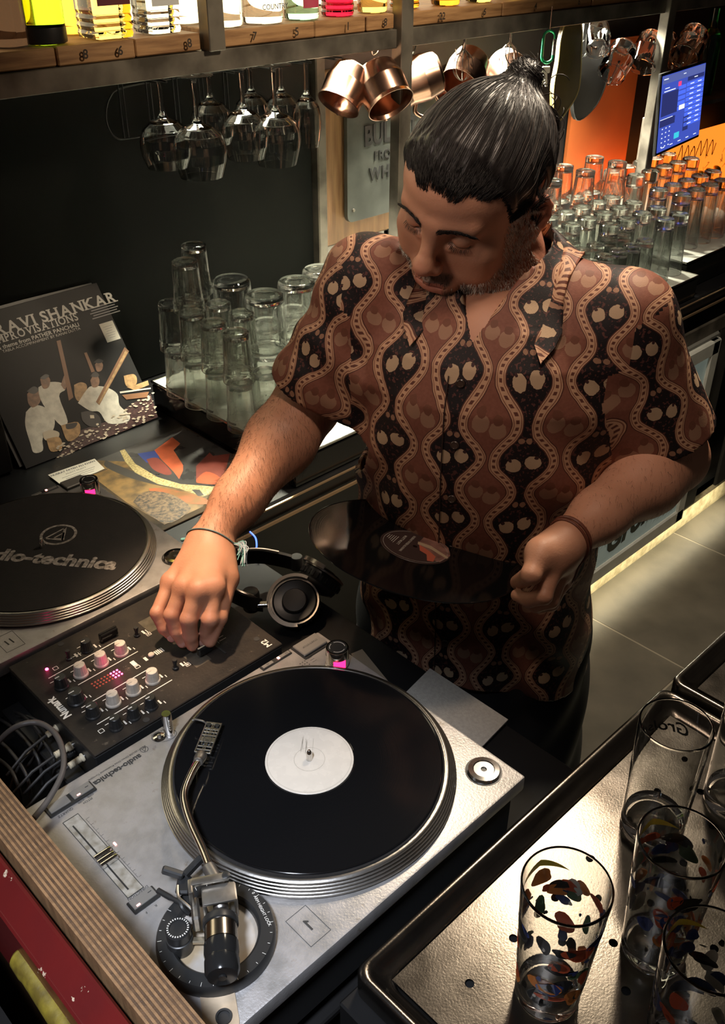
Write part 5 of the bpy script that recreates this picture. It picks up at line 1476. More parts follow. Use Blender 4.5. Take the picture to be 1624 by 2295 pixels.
# second sleeve just behind the first one
s2_ = thing('record_sleeve', 'plain dark sleeve hidden behind the leaning black sleeve', 'record sleeve'); s2_.matrix_world = Matrix.Translation((SM.to_3x3() @ Vector((-.008, .008, -.0062)))) @ SM
b = MB(); b.box(.1575, .1575, -.0015, .315, .315, .003, .0006); b.build('sleeve', mat('dark_grey_card', (.05, .047, .047), .4), s2_, smooth=0)
# flat sleeve
FS = thing('record_sleeve', 'flat record sleeve with an orange figure and yellow sash in shrink film on the counter', 'record sleeve', (-.028, -.505, BZ + .0005), PI)
b = MB(); b.box(.155, .1525, .0015, .31, .305, .003, .0006); b.build('sleeve', mat('ochre_brown_print', (.12, .085, .05), .22, col2=(.04, .035, .03), nscale=9, coat=.5), FS, smooth=0)
FMi = (Matrix.Translation((-.028, -.505, BZ + .0005)) @ Matrix.Rotation(PI, 4, 'Z')).inverted()
def FP(px, py): q_ = FMi @ on_z(px, py, BZ + .0035); return (min(.3095, max(.0005, q_.x)), min(.3045, max(.0005, q_.y)))
F_or = mat('print_orange_cloth', (.62, .13, .05), .4, noise=.25, nscale=40); F_gr = mat('print_slate', (.075, .072, .07), .3, noise=.3, nscale=20); F_bl = mat('print_blue', (.05, .08, .3), .4); F_ye = mat('print_gold', (.6, .5, .24), .5, col2=(.3, .22, .08), nscale=250); F_re = mat('print_dull_red', (.3, .07, .05), .4, noise=.3, nscale=30); F_oc = mat('print_ochre', (.25, .15, .05), .4, col2=(.09, .06, .03), nscale=40); F_rust = mat('print_rust', (.38, .1, .03), .4, col2=(.2, .1, .03), nscale=30); F_dots = mat('print_rubble', (.18, .11, .05), .5, col2=(.02, .015, .01), nscale=160); F_sh = mat('print_shade_grey', (.05, .045, .04), .4)
T_ = lambda *p: [(x / 1.9805, 560 + y / 1.9805) for x, y in p]
poly_on('cover_picture', FP, [
    (F_gr, T_((420, 935), (790, 775), (1040, 900), (1000, 1060), (840, 1060), (560, 960)), False),
    (F_oc, T_((400, 1000), (430, 935), (560, 940), (700, 1010), (760, 1050), (930, 1080), (900, 1140), (730, 1220), (560, 1120)), False),
    (F_sh, T_((470, 935), (640, 1000), (860, 1060), (780, 1060), (600, 1020), (470, 965)), True),
    (F_bl, T_((610, 905), (700, 890), (710, 945), (650, 945)), False), (F_re, T_((650, 930), (700, 925), (760, 985), (740, 1000), (680, 975)), True),
    (F_or, T_((685, 890), (765, 832), (800, 860), (770, 890), (812, 955), (812, 980), (795, 1018), (770, 985), (715, 930)), False),
    (F_re, T_((870, 960), (930, 900), (945, 915), (1020, 905), (985, 1045), (870, 1035)), False), (F_or, T_((870, 1020), (915, 985), (975, 1010), (960, 1040), (880, 1035)), True),
    (F_ye, T_((520, 885), (545, 880), (600, 950), (700, 1010), (800, 1040), (960, 1052), (950, 1080), (900, 1095), (800, 1062), (700, 1040), (600, 990), (555, 940)), False), (F_sh, T_((850, 1065), (885, 1065), (905, 1090), (880, 1095)), False),
    (F_rust, T_((660, 1060), (740, 1060), (900, 1100), (920, 1130), (760, 1120), (680, 1090)), True), (F_dots, T_((590, 1120), (640, 1075), (740, 1080), (820, 1120), (840, 1160), (730, 1215)), True)], FS, .0032, .00003)
b = MB()
q_ = [FP(*T_((215, 1000))[0]), FP(*T_((420, 925))[0]), FP(*T_((462, 975))[0]), FP(*T_((285, 1055))[0])]
qq = [FMi @ on_z(*T_(p_)[0], BZ + .0037) for p_ in ((213, 1000), (420, 928), (464, 972), (285, 1055))]
me_ = MB(); me_.prism([(v.x, v.y) for v in qq], .0034, .0040); ps_ = me_.build('paper_sticker', mat('cream_paper', (.68, .64, .55), .6), FS, smooth=0)
c_ = sum(qq, Vector()) / 4; a_ = math.atan2((qq[1] - qq[0]).y, (qq[1] - qq[0]).x)
pdir = (qq[3] - qq[0])
texts('sticker_lettering', [('NUSRAT FATEH ALI KHAN', *(c_ - pdir * .30)[:2], .0042, .0088, a_, dict(offset=.0002, sx=.9)), ('MUSTT MUSTT', *(c_ - pdir * .12)[:2], .0042, .0065, a_)], mat('dark_label_ink', (.05, .05, .06), .6), ps_)
b = MB()
for k in range(3): cc = c_ + pdir * (.03 + k * .11); b.flat(rect(cc.x, cc.y, .07 - .01 * k, .0011, a_), .0042)
cc = c_ + pdir * .40; b.flat(rect(cc.x, cc.y, .098, .0016, a_), .0042)
b.build('sticker_print', mat('dark_label_ink', (.05, .05, .06), .6), ps_, smooth=0)
b = MB(); q4 = [on_z(*T_(p_)[0], BZ + .004) for p_ in ((835, 760), (880, 742), (1065, 845), (1035, 880))]
c_ = sum(q4, Vector()) / 4
b = MB(); b.prism([(v.x - c_.x, v.y - c_.y) for v in reversed(q4)], -.0035, 0); o = b.build('metal_strip', M_steel, smooth=0); o.location = c_; tag(o, 'flat brushed metal strip lying between the flat sleeve and the glass tray', 'strip')

# ================================================================== napkins
def napkin(label, px4, z, th, m, rzj=0):
    q4 = [on_z(*p_, z) for p_ in px4]; c = sum(q4, Vector()) / 4
    t = thing('folded_napkin', label, 'napkin', (c.x, c.y, z - th))
    for k in range(4):
        h = th / 4
        b = MB(); s_ = 1 - .012 * k * (-1 if k % 2 else 1)
        poly = [((v.x - c.x) * s_, (v.y - c.y) * s_) for v in q4]
        b.prism(poly, k * h, (k + 1) * h - .0003); b.build('ply', m, t, smooth=0)
    return t
M_nap = mat('pale_grey_napkin', (.42, .385, .33), .85, noise=.15, nscale=200, bump=.6, bscale=500)
napkin('folded grey paper napkin on the bench beside the front turntable', ((965, 1500), (1134, 1611), (1075, 1672), (905, 1560)), BZ + .010, .0095, M_nap)
napkin('small brown printed beer mat peeking out behind the strobe knob', ((812, 1456), (880, 1540), (850, 1555), (788, 1466)), BZ + .006, .0055, mat('brown_card', (.25, .19, .13), .7))

# ================================================================== cables at the left behind the mixer
M_cab = mat('black_cable', (.03, .028, .027), .45)
def cable(label, pts, r, m=None, closed=False):
    b = MB(); pts = [Vector(p_) for p_ in pts]; b.tube(spline(pts, 8), r, 8)
    o = b.build('cable', m or M_cab, smooth=180); tag(o, label, 'cable', None); return o
def PZ(px, py, z): return on_z(px, py, z)
cable('thick grey-black cable looping in a ring beside the plywood edge', [PZ(75, 1835, .012), PZ(110, 1790, .015), PZ(140, 1730, .02), PZ(140, 1680, .02), PZ(120, 1640, .02), PZ(85, 1620, .02), PZ(45, 1625, .02), PZ(8, 1650, .0), PZ(-30, 1700, -.05), PZ(-60, 1750, -.08)], .0034, mat('grey_cable', (.085, .075, .068), .5))
rd_ = random.Random(11)
for k, (a, c, d, e) in enumerate([((-20, 1600), (40, 1640), (85, 1700), (95, 1760)), ((-30, 1640), (20, 1680), (60, 1740), (70, 1800)), ((60, 1600), (90, 1650), (120, 1700), (118, 1750)), ((-20, 1690), (20, 1720), (40, 1760), (48, 1800)), ((20, 1590), (60, 1610), (95, 1660), (60, 1720)), ((100, 1640), (70, 1680), (40, 1720), (20, 1780))]):
    cable(['thin black cable nearest the board in the tangle', 'thin cable crossing under the ring cable', 'thin cable hugging the turntable front edge', 'short cable at the left edge of the tangle', 'cable curling through the middle of the ring', 'cable running back towards the plywood'][k],
          [PZ(*a, -.07), PZ(*c, -.045), PZ(*d, -.05), PZ(*e, -.085)], .0022)
M_rcaw = mat('ivory_plug', (.66, .58, .42), .5)
def plug(label, p0, p1, m, z0, z1):
    a, c = PZ(*p0, z0), PZ(*p1, z1); d = (c - a); Ln = d.length; d.normalize()
    t = thing('audio_plug', label, 'plug', a)
    b = MB(); prof = [(.0022, 0)]
    for k in range(6): prof += [(.0042, .001 + k * .0026), (.0042, .0024 + k * .0026), (.0034, .0025 + k * .0026)]
    prof += [(.0052, .018), (.0056, Ln * .7), (.0056, Ln * .75)]
    b.lathe(prof, (0, 0, 0), 16, axis=d); b.build('sleeve', m, t, smooth=30)
    b = MB(); b.lathe([(.005, Ln * .75), (.005, Ln), (.0015, Ln), (.0015, Ln + .01)], (0, 0, 0), 16, axis=d); b.build('tip', M_steel, t, smooth=30)
    b = MB(); b.tube([Vector((0, 0, 0)), -d * .03 + Vector((0, 0, -.004)), -d * .06 + Vector((0, 0, -.02))], .002, 8); b.build('lead', M_cab, t)
plug('ivory audio plug, uppermost of the plugs behind the mixer', (104, 1648), (134, 1628), M_rcaw, -.03, -.03)
plug('ivory ribbed audio plug in the middle of the plugs behind the mixer', (122, 1694), (172, 1664), M_rcaw, -.03, -.03)
plug('black audio plug between the ivory plugs behind the mixer', (150, 1695), (180, 1678), M_dark, -.04, -.04)
plug('ivory ribbed audio plug, lowest of the plugs near the turntable', (154, 1718), (196, 1690), M_rcaw, -.03, -.03)
plug('dark audio plug at the top of the plug row', (98, 1620), (128, 1636), M_dark, -.045, -.045)
cbl = [Vector((-.139, -.36, -.08)), Vector((-.142, -.34, -.02)), Vector((-.143, -.31, .03))]
b = MB(); b.tube(spline([PZ(560, 1192, -.1), PZ(572, 1205, -.1), PZ(575, 1222, -.1), PZ(573, 1232, -.1)], 6), .0016, 6)
o = b.build('blue_light_strip', mat('blue_glow', (.1, .2, 1), .4, emis=(.03, .1, 1), estr=2.2)); tag(o, 'thin curved blue light line glowing beyond the headphones', 'light')

# ================================================================== headphones
hp = thing('headphones', 'black and silver headphones lying on the bench below the bartender\'s wrist', 'headphones', (-.09, -.21, BZ))
O_ = Vector((-.09, -.21, BZ))
def HPp(px, py, z): return on_z(px, py, z) - O_
M_hps = mat('silver_headphone_metal', (.42, .38, .33), .3, metal=.9)
def arcring(c, nrm, r0, r1, a0, a1, w, name, m, parent, up=None, n=28, thick=.004):
    nrm = Vector(nrm).normalized(); u = nrm.orthogonal().normalized() if up is None else (Vector(up) - nrm * Vector(up).dot(nrm)).normalized(); v = nrm.cross(u)
    b = MB(); rings = []
    for k in range(n + 1):
        a = a0 + (a1 - a0) * k / n; d_ = math.cos(a) * u + math.sin(a) * v
        rings.append([b.b.verts.new(Vector(c) + d_ * rr_ + nrm * h) for rr_, h in ((r0, -w / 2), (r1, -w / 2), (r1, w / 2), (r0, w / 2))])
    for r1_, r2_ in zip(rings, rings[1:]):
        for k in range(4): b.b.faces.new((r1_[k], r1_[(k + 1) % 4], r2_[(k + 1) % 4], r2_[k]))
    b.b.faces.new(rings[0]); b.b.faces.new(list(reversed(rings[-1])))
    return b.build(name, m, parent, smooth=40)
def earcup(c, nrm, R_, yoke_up):
    nrm = Vector(nrm).normalized()
    b = MB(); b.lathe([(R_ * .45, -.012), (R_ * .95, -.014), (R_ * 1.02, -.006), (R_ * 1.0, .004), (R_ * .9, .010), (R_ * .55, .006)], tuple(c), 40, axis=nrm); cu = b.build('ear_cup', M_dark, hp, smooth=40)
    arcring(Vector(c) + nrm * .006, nrm, R_ * .98, R_ * 1.05, 0, 2 * PI, .003, 'rim', M_hps, cu)
    b = MB()
    for k in range(26):
        a = 2 * PI * k / 26; u = nrm.orthogonal().normalized(); v = nrm.cross(u); d_ = math.cos(a) * u + math.sin(a) * v; tg_ = nrm.cross(d_)
        M_ = Matrix((d_, tg_, nrm)).transposed().to_4x4(); M_.translation = Vector(c) + d_ * R_ * 1.02 - nrm * .006
        bb2 = MB(M_); bb2.box(0, 0, 0, .003, .0035, .010, .0008)
        bb2.b.to_mesh(me_t := bpy.data.meshes.new('t')); b.b.from_mesh(me_t); bb2.b.free(); bpy.data.meshes.remove(me_t)
    o = b.build('ribbing', M_rubber, cu); o['kind'] = 'stuff'
    b = MB(); b.lathe([(R_ * .5, .008), (R_ * .9, .013), (R_ * .97, .020), (R_ * .85, .026), (R_ * .6, .024), (R_ * .48, .014)], tuple(Vector(c) - nrm * .034), 36, closed=True, axis=nrm); b.build('ear_pad', mat('brown_black_pad', (.03, .024, .02), .6), cu, smooth=60)
    arcring(Vector(c) + nrm * .010, nrm, R_ * 1.06, R_ * 1.20, -1.9, 1.9, .007, 'yoke', M_hps, hp, up=yoke_up)
    b = MB(); b.lathe([(0, .010), (R_ * .55, .010), (R_ * .5, .013), (0, .014)], tuple(c), 32, axis=nrm); b.build('driver_cover', mat('dark_driver_cover', (.05, .045, .04), .35, metal=.4), cu, smooth=40)
c1 = HPp(662, 1350, -.082); c2 = HPp(722, 1292, -.078)
earcup(c1, (.45, .35, .82), .036, (.6, -.8, .1))
earcup(c2, (-.80, -.05, .6), .034, (.3, -.9, 0))
bd = [HPp(585, 1355, -.085), HPp(560, 1350, -.07), HPp(520, 1332, -.06), HPp(488, 1310, -.055), HPp(475, 1280, -.055), HPp(490, 1258, -.055), HPp(530, 1250, -.06), HPp(580, 1246, -.07), HPp(625, 1253, -.078), HPp(660, 1262, -.085)]
sp_ = spline(bd, 6)
b = MB(); rings = []
for k, p_ in enumerate(sp_):
    tn = (sp_[min(k + 1, len(sp_) - 1)] - sp_[max(k - 1, 0)]).normalized(); side = tn.cross(Vector((0, 0, 1))).normalized()
    rings.append([b.b.verts.new(p_ + side * sx_ * .0035 + Vector((0, 0, 1)) * sz_) for sx_, sz_ in ((-1, -.013), (1, -.013), (1, .013), (-1, .013))])
for r1_, r2_ in zip(rings, rings[1:]):
    for k in range(4): b.b.faces.new((r1_[k], r1_[(k + 1) % 4], r2_[(k + 1) % 4], r2_[k]))
b.b.faces.new(rings[0]); b.b.faces.new(list(reversed(rings[-1])))
b.build('headband', M_dark, hp, smooth=40)
b = MB(); b.tube([p_ + Vector((0, 0, .0135)) for p_ in sp_[3:22]], .0028, 8); b.build('band_trim', M_hps, hp)
b = MB(); b.tube([p_ + Vector((0, 0, .0135)) for p_ in sp_[30:49]], .0028, 8); b.build('band_trim', M_hps, hp)
b = MB(); q_ = HPp(563, 1350, -.08); b.lathe([(.0125, -.012), (.0135, -.010), (.0135, .018), (.012, .022), (.009, .023), (.0, .0225)], tuple(q_), 28); b.build('hinge', M_dark, hp, smooth=40)
b = MB(); q_ = HPp(665, 1262, -.085); b.lathe([(.0105, -.010), (.0105, .012), (.009, .014), (0, .014)], tuple(q_), 24); b.build('hinge', M_dark, hp, smooth=40)
b = MB(); q_ = HPp(588, 1355, -.075); b.box(q_.x, q_.y, q_.z, .016, .009, .007, .001, rot=Matrix.Rotation(-.7, 4, 'Z')); b.build('hinge_clip', M_chrome, hp)
# ================================================================== the bartender
# ---- small distance-field mesher: limbs, head and cloth blend into one surface
def _pt(v): return np.array(v, np.float64)
class SDF:
    def __init__(s): s.p = []
    def cap(s, a, c, ra, rb=None, k=.01, op='u', sq=None): s.p.append(('cap', _pt(a), _pt(c), ra, ra if rb is None else rb, k, op, sq)); return s
    def ell(s, c, r, M=None, k=.01, op='u'): s.p.append(('ell', _pt(c), _pt(r) if hasattr(r, '__len__') else _pt((r, r, r)), None if M is None else np.array(M, float), None, k, op, None)); return s
    def fn(s, f, c, R, k=.01, op='u'): s.p.append(('fn', _pt(c), f, R, None, k, op, None)); return s
    def one(s, q, P):
        if q[0] == 'cap':
            a, c, ra, rb = q[1:5]; ba = c - a; L2 = ba @ ba + 1e-12
            t = np.clip(((P - a) @ ba) / L2, 0, 1)
            return np.linalg.norm(P - a - t[:, None] * ba, axis=1) - (ra + (rb - ra) * t)
        if q[0] == 'ell':
            d = P - q[1]
            if q[3] is not None: d = d @ q[3]
            k0 = np.linalg.norm(d / q[2], axis=1); k1 = np.linalg.norm(d / q[2] ** 2, axis=1)
            return np.where(k0 < 1e-6, -q[2].min(), k0 * (k0 - 1) / np.maximum(k1, 1e-9))
        return q[2](P)
    def val(s, P, act=None):
        d = np.full(len(P), 1.)
        for i, q in enumerate(s.p):
            if act is not None and i not in act: continue
            e = s.one(q, P); k, op = q[5], q[6]
            if op == 'u':
                h = np.maximum(k - np.abs(d - e), 0) / k; d = np.minimum(d, e) - h * h * k * .25
            elif op == 's':
                e = -e; h = np.maximum(k - np.abs(d - e), 0) / k; d = np.maximum(d, e) + h * h * k * .25
            elif op == 'i':
                h = np.maximum(k - np.abs(d - e), 0) / k; d = np.maximum(d, e) + h * h * k * .25
        return d
    def mesh(s, lo, hi, h, post=None, proj=2):
        lo = _pt(lo); n = np.ceil((_pt(hi) - lo) / h).astype(int) + 1
        B = 10; nb = np.ceil(n / B).astype(int); n = nb * B + 1
        f = post or (lambda P, d: d)
        G = np.full(n, 1., np.float32)
        ii = np.stack(np.meshgrid(*[np.arange(x) for x in nb], indexing='ij'), -1).reshape(-1, 3)
        C_ = lo + (ii * B + B / 2) * h
        dc = f(C_, s.val(C_)); R_ = B * h * .87 * 1.35 + .012
        loc = np.stack(np.meshgrid(*[np.arange(B + 1)] * 3, indexing='ij'), -1).reshape(-1, 3) * h
        big = [q for q in range(len(s.p))]
        ev = np.stack([s.one(q, C_) for q in s.p], 1)
        for b_ in range(len(ii)):
            i, j, k = ii[b_] * B
            if abs(dc[b_]) > R_:
                G[i:i + B + 1, j:j + B + 1, k:k + B + 1] = np.where(G[i:i + B + 1, j:j + B + 1, k:k + B + 1] == 1., np.float32(dc[b_]), G[i:i + B + 1, j:j + B + 1, k:k + B + 1]); continue
            P = lo + np.array([i, j, k]) * h + loc
            act = {q for q in big if s.p[q][6] != 'u' or ev[b_, q] < R_ + .03}
            v = f(P, s.val(P, act))
            G[i:i + B + 1, j:j + B + 1, k:k + B + 1] = v.reshape(B + 1, B + 1, B + 1)
        S = G < 0
        c = sum(S[a:n[0] - 1 + a, b:n[1] - 1 + b, d:n[2] - 1 + d].astype(np.int8) for a in (0, 1) for b in (0, 1) for d in (0, 1))
        cells = np.argwhere((c > 0) & (c < 8))
        idx = np.full(np.array(S.shape) - 1, -1, np.int32); idx[tuple(cells.T)] = np.arange(len(cells))
        V = np.zeros((len(cells), 3)); W_ = np.zeros(len(cells))
        off = [(a, b, d) for a in (0, 1) for b in (0, 1) for d in (0, 1)]
        for o1 in off:
            for ax in range(3):
                if o1[ax]: continue
                o2 = list(o1); o2[ax] = 1
                g1 = G[tuple((cells + o1).T)]; g2 = G[tuple((cells + o2).T)]
                mk = (g1 < 0) != (g2 < 0)
                t = np.where(mk, g1 / np.where(np.abs(g1 - g2) < 1e-12, 1, g1 - g2), 0)
                p = cells + np.array(o1, float); p[:, ax] += t
                V += p * mk[:, None]; W_ += mk
        V = lo + V / np.maximum(W_, 1)[:, None] * h
        Fs = []
        for ax in range(3):
            o = [0, 0, 0]; sl1 = [slice(1, -1)] * 3; sl2 = [slice(1, -1)] * 3
            sl1[ax] = slice(0, -1); sl2[ax] = slice(1, None)
            a_, b_ = S[tuple(sl1)], S[tuple(sl2)]
            e = np.argwhere(a_ != b_)
            if not len(e): continue
            sgn_ = a_[tuple(e.T)]
            base = e.copy()
            for q in range(3):
                if q != ax: base[:, q] += 1
            u, w = [q for q in range(3) if q != ax]
            def cell(du, dw):
                x = base.copy(); x[:, u] -= du; x[:, w] -= dw; return idx[tuple(x.T)]
            q4 = np.stack([cell(0, 0), cell(1, 0), cell(1, 1), cell(0, 1)], 1)
            fl = sgn_ if ax != 1 else ~sgn_
            q4[~fl] = q4[~fl][:, ::-1]
            Fs.append(q4)
        Fq = np.concatenate(Fs); Fq = Fq[(Fq >= 0).all(1)]
        for _ in range(proj):
            e = h * .5; d0 = f(V, s.val(V)); g = np.stack([f(V + np.eye(3)[q] * e, s.val(V + np.eye(3)[q] * e)) - d0 for q in range(3)], 1) / e
            gn = (g * g).sum(1); st = np.clip(d0 / np.maximum(gn, .2), -h, h)
            V = V - g * st[:, None] * .8
        return V, orient(V, Fq)
def join(parts):
    Vs, Fs, o = [], [], 0
    for V, F in parts: Vs.append(V); Fs.append(F + o); o += len(V)
    return np.concatenate(Vs), np.concatenate(Fs)
def orient(V, F, flip=False):
    a, b_, c = V[F[:, 0]], V[F[:, 1]], V[F[:, 2]]; d = V[F[:, 3]]
    vol = (np.einsum('ij,ij->i', a, np.cross(b_, c)) + np.einsum('ij,ij->i', a, np.cross(c, d))).sum()
    return F[:, ::-1].copy() if vol < 0 else F
def arr(v): return np.array(tuple(v), float)
def D(px, py, d): return arr(on_d(px, py, d))
def ZP(px, py, z): return arr(on_z(px, py, z))

# ---- skeleton, placed in the room
HS = 1.05
Hc = D(1058, 424, 1.185)
Hl = np.array([-.119, .95, -.289]); Hf = np.array([.889, -.027, -.456]); Hf /= np.linalg.norm(Hf)
Hl -= Hf * (Hl @ Hf); Hl /= np.linalg.norm(Hl); Hu = np.cross(Hf, Hl)
_a = math.radians(7.); Hf, Hl = Hf * math.cos(_a) + Hl * math.sin(_a), Hl * math.cos(_a) - Hf * math.sin(_a)
_a = math.radians(6.); Hf, Hu = Hf * math.cos(_a) + Hu * math.sin(_a), Hu * math.cos(_a) - Hf * math.sin(_a)      # turned a little towards the guest; Hu /= np.linalg.norm(Hu)
HM = np.stack([Hl, Hf, Hu], 1)
def HW(p): return Hc + HM @ (np.asarray(p, float) * HS)
BF = np.array([.89, .455, 0.]); BF /= np.linalg.norm(BF); BL = np.array([-BF[1], BF[0], 0.]); BZv = np.array([0, 0, 1.])
R_sh = D(822, 628, 1.30); L_sh = D(1405, 715, 1.22)
R_el = D(688, 905, 1.42); R_wr = ZP(466, 1216, .085)
L_el = D(1505, 1025, 1.35); L_wr = D(1268, 1213, 1.215)
BC = (R_sh + L_sh) / 2; BC[2] = 0
neck_b = np.array([BC[0], BC[1], .415]) - BF * .035

# ---- head in its own frame (x to his left, y forward, z up)
def head_sdf(full=True):
    s = SDF()
    s.ell((0, -.014, .026), (.0765, .099, .079), k=.01)
    s.ell((0, .022, .033), (.066, .066, .055), k=.02)
    s.ell((0, .022, -.030), (.062, .064, .078), k=.025)
    s.ell((0, .036, -.078), (.046, .048, .038), k=.02)
    for q in (-1, 1):
        s.cap((q * .058, -.006, -.050), (q * .050, .018, -.088), .013, .011, k=.02)
        s.cap((q * .050, .018, -.088), (q * .018, .072, -.112), .0125, .0125, k=.02)
        s.ell((q * .046, .056, -.030), (.019, .018, .016), k=.025)
        s.ell((q * .046, .052, -.058), (.018, .02, .022), k=.02)
    s.cap((-.008, .079, -.113), (.008, .079, -.113), .0145, k=.018)
    for q in (-1, 1):
        s.cap((q * .010, .084, .0145), (q * .042, .071, .0165), .0100, .0085, k=.014)
        s.ell((q * .031, .094, -.001), (.0185, .0155, .0125), k=.012, op='s')
    s.cap((0, .082, .012), (0, .101, -.026), .0078, .0098, k=.014)
    s.ell((0, .106, -.0365), (.0130, .0120, .0105), k=.010)
    for q in (-1, 1):
        s.ell((q * .0120, .0965, -.0425), (.0074, .0090, .0070), k=.007)
        s.ell((q * .0065, .1005, -.0515), (.0032, .0048, .004), k=.003, op='s')
        s.ell((q * .031, .0705, -.001), (.0145, .0145, .0130), k=.003)          # closed lid over the eye
        s.cap((q * .0205, .0835, .0035), (q * .043, .0735, .0030), .0012, .0010, k=.0025, op='s')     # lid crease
        s.cap((q * .019, .0835, -.0075), (q * .042, .0745, -.0070), .0016, .0014, k=.003, op='s')      # lash line
        s.cap((q * .022, .083, -.015), (q * .040, .073, -.013), .0022, .002, k=.008)               # under-eye fold
    s.ell((0, .080, -.076), (.030, .016, .020), k=.015)
    s.cap((-.019, .0855, -.0705), (0, .0945, -.0675), .0042, .0052, k=.006); s.cap((.019, .0855, -.0705), (0, .0945, -.0675), .0042, .0052, k=.006)
    s.cap((-.016, .0865, -.0800), (.016, .0865, -.0800), .0050, .0050, k=.006); s.ell((0, .0915, -.0805), (.012, .006, .005), k=.005)
    s.cap((-.022, .0895, -.0748), (0, .0995, -.0738), .0011, k=.002, op='s'); s.cap((.022, .0895, -.0748), (0, .0995, -.0738), .0011, k=.002, op='s')
    s.cap((0, .102, -.054), (0, .0975, -.063), .0018, k=.004, op='s')
    s.cap((-.012, .0905, -.0915), (.012, .0905, -.0915), .0026, k=.006, op='s')
    for q in (-1, 1):   # ears
        c = np.array([q * .0815, -.008, -.006])
        a = q * .62; Mx = np.array([[math.cos(a), -math.sin(a), 0], [math.sin(a), math.cos(a), 0], [0, 0, 1]])
        s.ell(c, (.0065, .0195, .0320), Mx, k=.006)
        s.ell(c + np.array([q * .0065, .0012, .003]), (.0048, .0115, .0190), Mx, k=.004, op='s')
        hx_ = [(0, .013, .004), (0, .0125, .018), (0, .004, .0285), (0, -.008, .0275), (0, -.0155, .014), (0, -.0150, -.002), (0, -.010, -.016)]
        pts = [c + Mx @ np.array([q * .0045, y, z]) for _, y, z in hx_]
        for u_, v_ in zip(pts, pts[1:]): s.cap(u_, v_, .0030, k=.003)
        ah = [(0, .004, .014), (0, -.006, .010), (0, -.009, -.002), (0, -.004, -.014)]
        pts = [c + Mx @ np.array([q * .0035, y, z]) for _, y, z in ah]
        for u_, v_ in zip(pts, pts[1:]): s.cap(u_, v_, .0026, k=.004)
        s.ell(c + np.array([q * .003, .0105, -.004]), (.004, .005, .006), k=.004)
        s.ell(c + np.array([q * .001, .0015, -.026]), (.0055, .008, .009), k=.006)
    return s
hsd = head_sdf()
nb_l = HM.T @ (neck_b - Hc) / HS
hsd.cap((0, -.028, -.045), nb_l, .053, .054, k=.03)
hsd.cap((0, -.045, -.03), nb_l + np.array([0, -.015, 0]), .040, .046, k=.03)
hsd.cap((0, .030, -.088), nb_l + np.array([0, .028, .01]), .022, .030, k=.025)
hsd.ell((0, .012, -.125), (.010, .012, .012), k=.015)
Vh, Fh = hsd.mesh((-.1, -.16, -.26), (.1, .13, .14), .00165)
Vhl = Vh.copy()
Nh0 = None
Fh_local = Fh
Vh = Hc + (Vh * HS) @ HM.T
Fh = orient(Vh, Fh)

# ---- arms and hands
def finger(s, pts, rs, k=.004):
    for i in range(len(pts) - 1): s.cap(pts[i], pts[i + 1], rs[i], rs[i + 1], k=k)
def arm_sdf(sh, el, wr, scale=1.):
    s = SDF()
    s.cap(sh, el, .050, .046, k=.02)
    m1 = el + (wr - el) * .28
    s.cap(el, m1, .044, .0475, k=.03); s.cap(m1, el + (wr - el) * .72, .0475, .034, k=.03); s.cap(el + (wr - el) * .7, wr, .0335, .0265, k=.02)
    return s
# right hand on the crossfader
tip_t = np.array([.1365, -.0895, .012])
xfp = np.array([.1235, -.092, .013])
ra = arm_sdf(R_sh, R_el, R_wr)
mcp = [ZP(478, 1312, .083), ZP(444, 1318, .087), ZP(410, 1312, .080), ZP(381, 1300, .070)]
pip = [ZP(470, 1388, .052), ZP(423, 1388, .054), ZP(385, 1378, .050), ZP(352, 1374, .044)]
dip = [ZP(463, 1415, .028), ZP(426, 1424, .028), ZP(396, 1416, .027), ZP(367, 1408, .025)]
tip = [ZP(459, 1436, .010), ZP(431, 1446, .010), ZP(409, 1440, .010), ZP(386, 1428, .011)]
wr_b = R_wr
perp = mcp[0] - mcp[3]; perp /= np.linalg.norm(perp)
fwd_ = (mcp[1] - wr_b); fwd_ /= np.linalg.norm(fwd_); nup = np.cross(perp, fwd_); nup /= np.linalg.norm(nup)
if nup[2] < 0: nup = -nup
for i in range(4):
    st_p = wr_b + perp * (.014 - .0095 * i) - nup * .002
    ra.cap(st_p, mcp[i] - nup * .004, .0165, (.0135, .0138, .013, .012)[i], k=.016)
    r0 = (.0108, .0112, .0104, .0092)[i]
    finger(ra, [mcp[i] - nup * .002, pip[i]], [r0 * 1.06, r0 * .99], k=.006)
    finger(ra, [pip[i], dip[i], tip[i]], [r0 * 1.02, r0 * .86, r0 * .72], k=.003)
    ra.ell(mcp[i] - nup * .003, r0 * .9, k=.014)
th = [wr_b + perp * .022 - nup * .014, wr_b + perp * .030 + fwd_ * .045 - nup * .026, ZP(490, 1384, .045), ZP(470, 1436, .014)]
ra.cap(th[0], th[1], .016, .0145, k=.015); ra.cap(th[1], th[2], .0135, .0112, k=.008); ra.cap(th[2], th[3], .0112, .0090, k=.003)
ra.ell(wr_b + perp * -.002 + fwd_ * .045 - nup * .016, (.030, .030, .018), k=.02)
